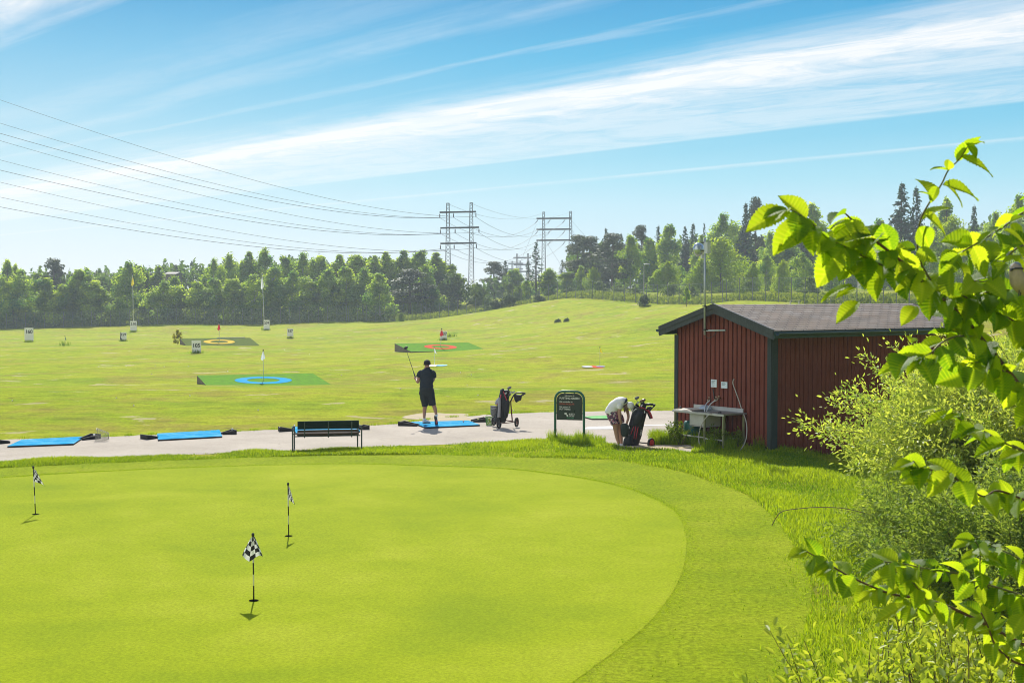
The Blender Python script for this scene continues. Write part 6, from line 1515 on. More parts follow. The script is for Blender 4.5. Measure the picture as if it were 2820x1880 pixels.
# ------------------------------------------------------------------ long grass
def inpoly(x, y, P):
    P = np.asarray(P); r = np.zeros(len(x), bool); j = len(P) - 1
    for i in range(len(P)):
        xi, yi = P[i]; xj, yj = P[j]
        if yi != yj:
            c = ((yi > y) != (yj > y)) & (x < (xj - xi) * (y - yi) / (yj - yi) + xi); r ^= c
        j = i
    return r
fringe_poly = np.concatenate([FRW, np.array([(-2, 11.5), (-14, 11.5)])])
def blades(x, y, h, wd, rg, lean=.35, z=None):
    n = len(x); z = terrain(x, y) if z is None else z
    a = rg.uniform(0, 2 * np.pi, n); la = rg.uniform(0, 2 * np.pi, n); ll = np.abs(rg.normal(0, lean, n)) * h
    ca, sa = np.cos(a) * wd / 2, np.sin(a) * wd / 2
    V = np.empty((n, 5, 3))
    V[:, 0] = np.stack([x - ca, y - sa, z - .01], -1); V[:, 1] = np.stack([x + ca, y + sa, z - .01], -1)
    mx_, my_ = x + np.cos(la) * ll * .35, y + np.sin(la) * ll * .35
    V[:, 2] = np.stack([mx_ + ca * .8, my_ + sa * .8, z + h * .58], -1); V[:, 3] = np.stack([mx_ - ca * .8, my_ - sa * .8, z + h * .58], -1)
    V[:, 4] = np.stack([x + np.cos(la) * ll, y + np.sin(la) * ll, z + h * np.sqrt(np.clip(1 - (ll / h) ** 2 * .5, .2, 1))], -1)
    o = np.arange(n)[:, None] * 5
    Fc = np.concatenate([o + np.array([[0, 1, 2]]), o + np.array([[0, 2, 3]]), o + np.array([[3, 2, 4]])], 0)
    return V.reshape(-1, 3), Fc
def pnoise(x, y, s, seed):
    g_ = np.random.default_rng(seed); v = np.zeros_like(x)
    for k in range(7):
        a = g_.uniform(0, 6.28); f = s * g_.uniform(.6, 2.2); v += np.sin((x * np.cos(a) + y * np.sin(a)) * f + g_.uniform(0, 6.28) + 1.5 * np.sin((x * np.sin(a) - y * np.cos(a)) * f * .7))
    return v / 3.5
m_blade = leaf_mat('grass_blades', (.11, .215, .008), (.36, .46, .02), .5, (1.5, 1.4, .6), rough=.6, spec=.15, obj=0)
rg = np.random.default_rng(5)
VV = []; FF = []; AA = []; off = 0
SOILC = onz(1772, 1231)
def put(x, y, h, wd, var, lean=.35):
    global off
    ok = (((x - SOILC.x) / .62) ** 2 + ((y - SOILC.y) / .42) ** 2) > 1
    x, y, h, var = x[ok], y[ok], h[ok], var[ok]; wd = wd[ok] if hasattr(wd, '__len__') else wd
    V, Fc = blades(x, y, h, wd, rg, lean); VV.append(V); FF.append(Fc + off); off += len(V); AA.append(np.repeat(np.clip(var, 0, 1), 5))
def ncurve(C, x):
    o = np.argsort(C[:, 0]); return np.interp(x, C[o, 0], C[o, 1])
# strip between path and collar
n = 95000
x = rg.uniform(-13.5, 2.0, n); a = ncurve(FRW[:-30], x); b_ = ncurve(nearW[:-14], x)
y = a + (b_ - a) * rg.uniform(-.03, 1.05, n)
pn = pnoise(x, y, 1.6, 1); keep = rg.uniform(0, 1, n) < .55 + .5 * pn
x, y, pn = x[keep], y[keep], pn[keep]
put(x, y, (.03 + .042 * np.clip(.5 + pn, 0, 1.4)) * rg.uniform(.6, 1.5, len(x)), rg.uniform(.010, .017, len(x)), .45 + .3 * pn + rg.normal(0, .28, len(x)), .75)
# rough grass right of the green, below shed and bush
n = 210000
x = rg.uniform(1.0, 9.5, n); y = 9.5 + 24.5 * rg.uniform(0, 1, n) ** .9
ok = ~inpoly(x, y, fringe_poly) & ~inpoly(x, y, path_poly)
lc = (x - C0.x) * l_.x + (y - C0.y) * l_.y; gc = (x - C0.x) * g_.x + (y - C0.y) * g_.y
ok &= ~((lc > -.02) & (gc > -.02)); ok &= (x / y < .40)
x, y = x[ok], y[ok]; pn = pnoise(x, y, 1.3, 2)
h = (.04 + .05 * np.clip(.5 + pn, 0, 1.5)) * rg.uniform(.6, 1.6, len(x)) * (1 + .7 * sstep(4.2, 6.0, x) * sstep(24, 18, y))
put(x, y, h, rg.uniform(.007, .012, len(x)) * (.6 + y / 30), .5 + .3 * pn + rg.normal(0, .26, len(x)), .7)
# ragged transition into the collar
n = 160000
x = rg.uniform(-13, 7.6, n); y = rg.uniform(10, 33, n); ok = inpoly(x, y, fringe_poly); x, y = x[ok], y[ok]
FD = FRW[(FRW[:, 1] > 9) & (FRW[:, 0] > -14)]
dd = np.full(len(x), 9.0)
for q in FD[::2]: dd = np.minimum(dd, (x - q[0]) ** 2 + (y - q[1]) ** 2)
dd = np.sqrt(dd); wd_ = .28 + .3 * np.clip(pnoise(x, y, 1.2, 9), -.6, 1)
ok = rg.uniform(0, 1, len(x)) < np.clip(1 - dd / np.maximum(wd_, .05), 0, 1) ** 1.3; x, y = x[ok], y[ok]
put(x, y, rg.uniform(.02, .065, len(x)), rg.uniform(.008, .014, len(x)), .5 + rg.normal(0, .25, len(x)), .8)
# short clumps scattered through the collar
n = 9000
x = rg.uniform(-13, 7.6, n); y = rg.uniform(10, 33, n); ok = inpoly(x, y, fringe_poly) & ~inpoly(x, y, np.concatenate([gw, np.array([(-1.5, 12.0), (-14, 12.0)])])); x, y = x[ok], y[ok]
put(x, y, rg.uniform(.012, .035, len(x)), rg.uniform(.008, .014, len(x)), .35 + rg.normal(0, .25, len(x)), .8)
# slightly longer blades where the mower left the rim of the green
GD = gw[(gw[:, 1] > 10)]; gi = rg.integers(0, len(GD) - 1, 16000); ft = rg.uniform(0, 1, 16000)[:, None]
q = GD[gi] * (1 - ft) + GD[gi + 1] * ft + rg.normal(0, .035, (16000, 2)) + np.array([0, .03]); q = q[rg.uniform(0, 1, len(q)) < np.clip((q[:, 1] - 22) / 8, .05, .6)]
put(q[:, 0], q[:, 1], rg.uniform(.012, .034, len(q)), rg.uniform(.008, .014, len(q)), .48 + rg.normal(0, .22, len(q)), .7)
GD2 = smooth_poly(GD, 4); gi = rg.integers(0, len(GD2) - 1, 26000)
q = GD2[gi] + rg.normal(0, .09, (26000, 2)); put(q[:, 0], q[:, 1], rg.uniform(.006, .016, len(q)), rg.uniform(.008, .014, len(q)), .72 + rg.normal(0, .2, len(q)), .9)
# near bank at the bottom right
n = 60000
x = rg.uniform(-.4, 4.5, n); y = rg.uniform(4.5, 11.5, n); ok = (x / y < .4) & ~inpoly(x, y, fringe_poly); x, y = x[ok], y[ok]; pn = pnoise(x, y, 1.5, 3)
put(x, y, rg.uniform(.08, .24, len(x)), rg.uniform(.004, .008, len(x)), .5 + .2 * pn + rg.normal(0, .15, len(x)), .5)
# taller tufts: sign legs, sink, trolley, path edges
def tuft(cx, cy, r, n, h0, h1, lean=.4, v=.45):
    a = rg.uniform(0, 6.28, n); rr = r * np.sqrt(rg.uniform(0, 1, n)); put(cx + rr * np.cos(a), cy + rr * np.sin(a), rg.uniform(h0, h1, n), rg.uniform(.007, .012, n), v + rg.normal(0, .2, n), lean)
for q in (pa, pb_): tuft(q.x, q.y, .22, 260, .12, .34); 
tuft((pa.x + pb_.x) / 2 + .2, pa.y - .25, .7, 1500, .10, .2, .4, .35)
for k in range(34):
    q = C0 + RM @ Vector((rng.uniform(-1.15, -.05), rng.uniform(.2, 2.9), 0)); tuft(q.x, q.y, .16, 120, .12, .42, .4, .3)
for k in range(10):
    q = C0 + RM @ Vector((rng.uniform(-1.3, -.9), rng.uniform(2.2, 2.9), 0)); tuft(q.x, q.y, .15, 150, .15, .40, .45, .5)
for k in range(26):
    q = C0 + RM @ Vector((rng.uniform(.1, 5), -rng.uniform(.02, .2), 0)); tuft(q.x, q.y, .12, 50, .06, .2, .4, .3)
for k in range(6):
    q = onz(rng.uniform(1640, 1740), rng.uniform(1222, 1236)); tuft(q.x, q.y, .12, 60, .05, .16)
for k in range(70):     # ragged far edge of the path
    t = rng.uniform(0, 1); i = int(t * (len(farW) - 1)); tuft(farW[i][0], farW[i][1] + .05, .14, 40, .03, .09, .5, .4)
me = fastmesh('rough_grass', np.concatenate(VV), np.concatenate(FF), m_blade, np.concatenate(AA))
tag(link('rough_grass', me), 'ragged unmown grass between path, green, shed and bushes', 'grass', kind='stuff')
# tufts left around the legs of the boards and flags out on the range
VV = []; FF = []; AA = []; off = 0
for (num, px, py, Y, wpx, hpx, leg, lb) in SIGNS:
    b = base_at(px, Y); ww = wpx / F * Y
    n = 110; put(b.x + rg.normal(0, ww * .35, n), b.y + rg.normal(-.05, .12, n), rg.uniform(.12, .42, n), rg.uniform(.03, .06, n), .3 + rg.normal(0, .2, n), .5)
for (px, Y) in ((178, 165), (367, 246), (728, 246), (1104, 255), (1240, 182)):
    b = base_at(px, Y); n = 70; put(b.x + rg.normal(0, .35, n), b.y + rg.normal(0, .2, n), rg.uniform(.2, .8, n), rg.uniform(.04, .08, n), .3 + rg.normal(0, .2, n), .4)
me = fastmesh('grass_tufts', np.concatenate(VV), np.concatenate(FF), m_blade, np.concatenate(AA))
tag(link('grass_tufts', me), 'tufts of long grass left round the board and flag feet on the range', 'grass', kind='stuff')
# ------------------------------------------------------------------ leafy weeds and shrubs
def leaf6(C, D, N, ln, wd):
    """pointed oval leaves, folded along the midrib: 6 verts, 2 quads + shared ends"""
    n = len(C); D = unit(D); N = unit(N - D * (N * D).sum(1, keepdims=True)); S = np.cross(D, N)
    ln = np.broadcast_to(ln, (n,))[:, None]; wd = np.broadcast_to(wd, (n,))[:, None]
    V = np.empty((n, 6, 3))
    V[:, 0] = C; V[:, 1] = C + D * ln * .38 + S * wd * .5 + N * wd * .14; V[:, 2] = C + D * ln * .75 + S * wd * .36 + N * wd * .08
    V[:, 3] = C + D * ln - N * ln * .10; V[:, 4] = C + D * ln * .75 - S * wd * .36 + N * wd * .08; V[:, 5] = C + D * ln * .38 - S * wd * .5 + N * wd * .14
    o = np.arange(n)[:, None] * 6
    Fc = np.concatenate([o + np.array([[0, 1, 2, 3]]), o + np.array([[0, 3, 4, 5]])], 0)
    return V.reshape(-1, 3), Fc
def shrub(name, base, nb, per, length, spread, leafL, leafW, mat, stem_mat, seed, up=1.0, r0=.5, arch=.5, stems=True, varc=.5, flat=(1, 1)):
    rg = np.random.default_rng(seed); C = []; D = []; N = []; va = []; mb = MB()
    for i in range(nb):
        a = rg.uniform(0, 2 * np.pi); r = r0 * math.sqrt(rg.uniform()); p = np.array([r * math.cos(a) * flat[0], r * math.sin(a) * flat[1], 0.0])
        oa = a + rg.normal(0, .6); tilt = rg.uniform(0, spread); L0 = length * rg.uniform(.65, 1.08)
        d = np.array([math.cos(oa) * math.sin(tilt) * flat[0], math.sin(oa) * math.sin(tilt) * flat[1], math.cos(tilt) * up])
        m_ = 9; pts = [p.copy()]; dd = d.copy()
        for k in range(m_):
            dd = dd + np.array([rg.normal(0, .07), rg.normal(0, .07), -arch * .022 * (k + 1)]); dd /= np.linalg.norm(dd); p = p + dd * L0 / m_; p[2] = max(p[2], .05); pts.append(p.copy())
        if stems and (i % 9 == 0 or nb < 60): mb.tube(pts, list(np.linspace(.012, .003, m_ + 1) * (length / 2 if length > 1 else 1)), 4, False)
        P = np.array(pts); t = rg.uniform(.18, 1, per) ** .75 * m_; k = np.minimum(t.astype(int), m_ - 1); fr = (t - k)[:, None]
        c = P[k] * (1 - fr) + P[k + 1] * fr; tg = unit(P[k + 1] - P[k])
        lat = unit(rg.normal(size=(per, 3))); sc = rg.exponential(.085 * length / 2.5, per)[:, None]
        C.append(c + lat * sc); D.append(tg * .5 + lat * .9 + np.array([0, 0, .1])); N.append(rg.normal(size=(per, 3)) * .7 + np.array([0, -.2, .9])); va.append(np.full(per, varc + rg.normal(0, .16)))
    C = np.concatenate(C); D = np.concatenate(D); N = np.concatenate(N); va = np.concatenate(va); n = len(C); C[:, 2] = np.maximum(C[:, 2], .03)
    V, Fc = leaf6(C, D, N, leafL * rg.uniform(.6, 1.25, n), leafW * rg.uniform(.7, 1.2, n))
    me = fastmesh('foliage', V, Fc, mat, np.repeat(np.clip(va + rg.normal(0, .15, n), 0, 1), 6))
    return me, mb
m_willow = leaf_mat('willow_leaves', (.20, .32, .055), (.56, .62, .14), .56, (1.4, 1.3, .6), rough=.45, spec=.4, obj=0)
m_stem = M('brown_stem', (.10, .06, .035), .8, var=.3)
bz = tz(8.15, 20.8)
big = thing('willow_shrub', (8.15, 20.8, bz), 'big yellow-green fine-leaved shrub in front of the long shed wall', 'shrub')
me, mb = shrub('b', None, 720, 300, 3.0, .80, .078, .030, m_willow, m_stem, 301, 1.0, 1.4, .8, flat=(1.0, .75)); link('foliage', me, big); mb.build('stems', m_stem, big)
bz = tz(5.35, 18.3)
sm = thing('willow_shrub', (5.7, 18.4, bz), 'smaller darker shrub at the left foot of the big yellow-green shrub', 'shrub')
me, mb = shrub('b', None, 190, 190, 1.35, 1.05, .055, .022, leaf_mat('dull_shrub_leaves', (.11, .21, .04), (.38, .46, .10), .52, (1.4, 1.3, .6), obj=0), m_stem, 302, 1.0, .6, .9); link('foliage', me, sm); mb.build('stems', m_stem, sm)
d3_ = thing('willow_shrub', (6.1, 16.0, tz(6.1, 16.0)), 'dark low shrub under the elm leaves at the right edge', 'shrub')
me, mb = shrub('b', None, 260, 190, 1.75, 1.05, .066, .027, leaf_mat('dark_shrub_leaves', (.09, .18, .035), (.33, .42, .08), .52, (1.4, 1.3, .6), obj=0), m_stem, 303, 1.0, .9, .8); link('foliage', me, d3_); mb.build('stems', m_stem, d3_)
# bare arching twig reaching left over the grass
tw = [onz(2390, 1412, .75), onz(2290, 1390, .72), onz(2210, 1400, .55), onz(2160, 1412, .42), onz(2130, 1440, .12)]
tw = [at(px, py, 18.6) for px, py in ((2400, 1418), (2330, 1400), (2260, 1396), (2200, 1400), (2150, 1410), (2126, 1446))]
mb = MB(); mb.tube([Vector(p) - tw[0] for p in smooth_poly([tuple(t) for t in tw], 4)], .006, 5); o = mb.build('dead_twig', m_stem, loc=tw[0]); tag(o, 'thin bare twig arching left from the smaller shrub over the grass', 'twig')
# weeds under the sink
m_weed = leaf_mat('weed_leaves', (.06, .13, .012), (.24, .32, .03), .5, (1.2, 1.15, .5), obj=0)
for k, (lx, gy, hh, lb) in enumerate(((-.7, 1.05, .55, 'tall nettle-like weed under the middle of the sink'), (-.85, 2.15, .5, 'yellow-green weed at the front of the green barrel'), (-.9, 2.4, .62, 'tall weed by the left front leg of the sink'), (-.5, 1.3, .5, 'leafy weed below the sink basin'), (-.3, .7, .45, 'leafy weed by the right legs of the sink'))):
    q = C0 + RM @ Vector((lx, gy, 0)); o = thing('weed', q, lb, 'weed', 'weeds under the sink')
    me, mb = shrub('w', None, 9, 34, hh, .5, .075, .03, m_weed, m_stem, 320 + k, 1, .08, .4); link('foliage', me, o); mb.build('stems', m_stem, o)
# near shrubs at the bottom right
m_young = leaf_mat('young_leaves', (.16, .26, .03), (.50, .55, .07), .5, (1.5, 1.4, .6), rough=.5, spec=.35, obj=.2)
YS = [(2195, 1812, 6.3, 5, 'slim young shoot furthest left along the bottom edge'), (2320, 1790, 6.2, 9, 'young leafy shrub at the bottom edge, second from its left'), (2420, 1745, 6.6, 12, 'young shrub below the lowest elm leaves, third from the left'), (2500, 1700, 6.9, 16, 'taller young shrub under the middle of the low elm branch'), (2585, 1690, 7.0, 18, 'yellow-tipped young shrub under the right part of the low elm branch'), (2660, 1730, 6.4, 18, 'bushy young shrub near the bottom right corner, left of two'), (2745, 1745, 6.2, 20, 'bushy young shrub near the bottom right corner, right of two'), (2800, 1690, 6.8, 20, 'young shrub rising at the right edge behind the elm leaves'), (2560, 1800, 5.9, 14, 'low young shrub cut by the bottom edge right of centre'), (2450, 1830, 5.8, 10, 'low young shrub cut by the bottom edge left of its neighbour')]
for k, (px, py, Y, nb, lb) in enumerate(YS):
    t_ = at(px, py, Y); z0 = tz(t_.x, Y); hh = max(.4, t_.z - z0)
    o = thing('young_shrub', (t_.x, Y, z0), lb, 'shrub', 'young shrubs along the bottom right')
    me, mb = shrub('y', None, nb, 70, hh * 1.02, .42, .055, .024, m_young, m_stem, 340 + k, 1, .14, .25); link('foliage', me, o); mb.build('stems', m_stem, o)
# ------------------------------------------------------------------ elm branches close to the camera
m, nt_, b, o_ = newmat('elm_leaf')
at_ = nt_.nodes.new('ShaderNodeAttribute'); at_.attribute_name = 'var'
c = ramp(nt_, at_.outputs['Fac'], [(0, (.018, .062, .008)), (.45, (.032, .10, .010)), (.75, (.07, .16, .014)), (1, (.14, .24, .03))])
c = mixc(nt_, .5, c, ramp(nt_, noise(nt_, coord(nt_), 60, 5, .7), [(.35, g3(.7)), (.65, g3(1.25))]), 'MULTIPLY')
L(nt_, c, b.inputs['Base Color']); b.inputs['Roughness'].default_value = .55; b.inputs['Specular IOR Level'].default_value = .32
bump(nt_, b, noise(nt_, coord(nt_), 420, 3, .7), .25, .002)
tr = nt_.nodes.new('ShaderNodeBsdfTranslucent'); tc_ = ramp(nt_, at_.outputs['Fac'], [(0, (.22, .42, .008)), (.4, (.55, .70, .012)), (1, (.85, .88, .04))])
L(nt_, tc_, tr.inputs[0])
mx = nt_.nodes.new('ShaderNodeMixShader'); mx.inputs[0].default_value = .68
L(nt_, b.outputs[0], mx.inputs[1]); L(nt_, tr.outputs[0], mx.inputs[2]); L(nt_, mx.outputs[0], o_.inputs[0]); m_elm = m
m_twig = M('elm_bark', (.13, .075, .045), .8, var=.4, vs=40, bmp=.4, bs=200); m_twigg = M('young_elm_twig', (.15, .14, .05), .7, var=.25, vs=40)
rg = np.random.default_rng(77)
NS, NV = 30, 8
_s = np.linspace(0, 1, NS + 1); _v = np.linspace(-1, 1, NV + 1)
_prof = np.sin(np.pi * _s ** .82) ** .8 * (1 - .12 * _s); _prof[0] = .02; _prof[-1] = .0
_prof = np.where(_s > .86, _prof * (1 - (_s - .86) / .14 * .45), _prof)
EV = []; EF = []; EA = []; eoff = 0
def elm_leaf(base, d, nrm, ln, wd, fold=.35, droop=.25, roll=0.0, tone=.4):
    global eoff
    d = np.array(d, float); d /= np.linalg.norm(d); nrm = np.array(nrm, float); nrm -= d * nrm.dot(d); nrm /= np.linalg.norm(nrm); s_ = np.cross(d, nrm)
    if roll: nrm, s_ = nrm * math.cos(roll) + s_ * math.sin(roll), s_ * math.cos(roll) - nrm * math.sin(roll)
    S, Vv = np.meshgrid(_s, _v, indexing='ij'); W = np.repeat(_prof[:, None], NV + 1, 1) * wd / 2
    ser = 1 + .11 * np.where(np.arange(NS + 1) % 2, 1, -.5)[:, None] * (np.abs(Vv) > .99)
    av = np.abs(Vv); ph = 2 * np.pi * (S * 10.5 - av * 1.5)
    asym = 1 + .06 * np.sign(Vv)
    lat = Vv * W * ser * asym
    corr = .019 * ln * np.sin(ph) * np.minimum(1, av * 3) * (1 - .3 * S)
    wave = .03 * ln * np.sin(S * 5 + tone * 9) * Vv
    up = fold * av * W + corr + wave - .05 * ln * av ** 2 * 0
    ang = droop * 2 * S ** 1.3
    along = np.cumsum(np.concatenate([np.zeros((1, NV + 1)), np.cos(ang[1:]) / NS]), 0) * ln
    down = np.cumsum(np.concatenate([np.zeros((1, NV + 1)), np.sin(ang[1:]) / NS]), 0) * ln
    along = along - .12 * av ** 1.5 * W * 1.0
    P = np.array(base)[None, None] + along[..., None] * d + lat[..., None] * s_ + (up - down)[..., None] * nrm
    EV.append(P.reshape(-1, 3)); i = np.arange((NS + 1) * (NV + 1)).reshape(NS + 1, NV + 1)
    EF.append(np.stack([i[:-1, :-1], i[:-1, 1:], i[1:, 1:], i[1:, :-1]], -1).reshape(-1, 4) + eoff); eoff += (NS + 1) * (NV + 1)
    vein = .5 + .5 * np.cos(ph + .6); mid = np.exp(-(av / .07) ** 2)
    EA.append(np.clip(tone + .35 * vein ** 3 - .1 + .3 * mid + .1 * (av - .5), 0, 1).ravel())
def r4(x, y): return (2020 + .34014 * x, 360 + .34014 * y)
def r5(x, y): return (2300 + .38263 * x, 800 + .38263 * y)
def r6(x, y): return (2160 + .31884 * x, 1380 + .31884 * y)
TRX, TRY = 2.15, 4.35
elm = thing('elm_tree', (TRX, TRY, tz(TRX, TRY)), 'young elm at the right edge whose big serrated leaves hang into view', 'tree')
eo = np.array(elm.location)
BR = [  # pixel polyline, depth from, depth to, radius from, radius to, leaf spacing (px), leaf size (m)
 ([(3010, 1330), (2930, 1230), r5(1300, 660), r5(1040, 340), r5(950, 230), r4(1720, 1390), r4(1540, 1230), r4(1360, 1060), r4(1150, 890), r4(980, 740), r4(900, 665)], 4.1, 3.7, .016, .0022, 19, .112),
 ([r4(1540, 1230), r4(1280, 1130), r4(930, 1040), r4(740, 930), r4(620, 850)], 3.85, 3.65, .005, .002, 22, .105),
 ([r4(1280, 1130), r4(1100, 1040), r4(900, 940), r4(790, 880), r4(660, 770), r4(520, 670), r4(440, 630)], 3.8, 3.6, .0045, .002, 24, .10),
 ([r4(1720, 1390), r4(1540, 1120), r4(1490, 950), r4(1510, 740), r4(1570, 610), r4(1680, 440), r4(1740, 320), r4(1830, 230), r4(1895, 130)], 3.95, 3.8, .005, .002, 60, .085),
 ([(2990, 640), r4(2352, 925), r4(2190, 1060), r4(2060, 1210), r4(1950, 1215)], 4.1, 3.85, .005, .002, 30, .10),
 ([(2960, 520), r4(2352, 660), r4(2240, 740), r4(2120, 820), r4(1940, 930), r4(1830, 1000), r4(1760, 1120)], 4.2, 3.9, .005, .002, 34, .10),
 ([r5(1040, 340), r5(880, 330), r5(760, 380), r5(660, 470), r5(520, 480)], 3.9, 3.7, .005, .002, 26, .10),
 ([r5(1300, 660), r5(1180, 560), r5(1060, 520), r5(960, 520)], 4.0, 3.9, .005, .002, 18, .105),
 ([(2960, 1310), (2850, 1255), r5(1230, 1100), r5(1080, 1020), r5(940, 950), r5(830, 870)], 4.3, 4.0, .005, .002, 30, .085),
 ([(2960, 1400), (2850, 1385), r5(1180, 1440), r5(1060, 1480), r5(900, 1370), r5(780, 1320), r5(640, 1270), r5(560, 1225)], 4.3, 4.0, .006, .002, 24, .09),
 ([(2980, 1850), (2850, 1790), r6(1720, 1050), r6(1400, 900), r6(1180, 840), r6(930, 800), r6(770, 740), r6(550, 640), r6(400, 550), r6(280, 480), r6(185, 428)], 4.4, 4.2, .008, .002, 24, .082),
 ([r6(1400, 900), r6(1240, 860), r6(1180, 780), r6(1060, 650), r6(1010, 560)], 4.3, 4.2, .004, .002, 24, .08),
 ([(2900, 1720), (2800, 1680), r6(1720, 700), r6(1690, 600), r6(1690, 430), r6(1650, 340)], 4.4, 4.25, .005, .002, 22, .085),
 ([(2880, 1660), r6(1900, 760), r6(1700, 700), r6(1500, 620), r6(1270, 590), r6(1040, 540), r6(860, 520)], 4.35, 4.2, .005, .002, 26, .085),
 ([(2960, 1880), (2870, 1840), r6(2000, 1390), r6(1830, 1250), r6(1760, 1080), r6(1700, 960)], 4.2, 4.1, .007, .0025, 24, .09),
 ([(2900, 1600), (2840, 1560), r6(2000, 480), r6(1900, 430), r6(1780, 380)], 4.4, 4.3, .004, .002, 24, .09),
 ([(3000, 1000), (2880, 960), r4(2300, 1560), r4(2150, 1480), r4(1980, 1400), r4(1850, 1330)], 4.15, 3.95, .006, .002, 18, .11),
 ([(2990, 860), (2880, 800), r4(2330, 1330), r4(2220, 1290), r4(2080, 1300), r4(1960, 1330)], 4.2, 4.0, .006, .002, 20, .105),
]
sun_n = np.array(sd)
for (pl_, d0, d1, ra, rb_, spc, lsz) in BR:
    P = smooth_poly([(*p, d) for p, d in zip(pl_, np.linspace(d0, d1, len(pl_)))], 6)
    W3 = np.array([tuple(at(p[0], p[1], p[2])) for p in P])
    mb = MB(); mb.tube([Vector(p - eo) for p in W3], list(np.linspace(ra * .72, rb_ * .85, len(P))), 7); mb.build('branch', m_twig if ra > .0055 else m_twigg, elm, smooth=True)
    seg = np.concatenate([[0], np.cumsum(np.hypot(*np.diff(P[:, :2], axis=0).T))]); tot = seg[-1]
    q = tot - 4; side = 1
    while q > 12:
        x = [np.interp(q, seg, W3[:, k]) for k in range(3)]; x2 = [np.interp(min(q + 8, tot), seg, W3[:, k]) for k in range(3)]; x1 = [np.interp(max(q - 8, 0), seg, W3[:, k]) for k in range(3)]
        t = np.array(x2) - np.array(x1); t /= np.linalg.norm(t)
        sd2 = np.cross(t, np.array([0, -.55, .83])); sd2 /= np.linalg.norm(sd2)
        d = t * rg.uniform(.25, .8) + sd2 * side * rg.uniform(.6, 1.1) + np.array([0, rg.normal(-.1, .45), rg.uniform(-.75, .1)])
        if q > tot - 8: d = t + np.array([0, rg.normal(0, .3), -.45])
        nr = np.array([rg.normal(0, .4), rg.normal(-.25, .55), 1.0])
        ln = lsz * .94 * rg.uniform(.72, 1.18)
        pet = np.array(x) + d / np.linalg.norm(d) * .006
        elm_leaf(pet, d, nr, ln, ln * rg.uniform(.58, .74), rg.uniform(.25, .7), rg.uniform(.1, .4), rg.normal(0, .3), rg.uniform(.0, .6))
        side = -side; q -= spc * (1.1 if pl_[-1][1] < 700 else .74) * rg.uniform(.7, 1.3)
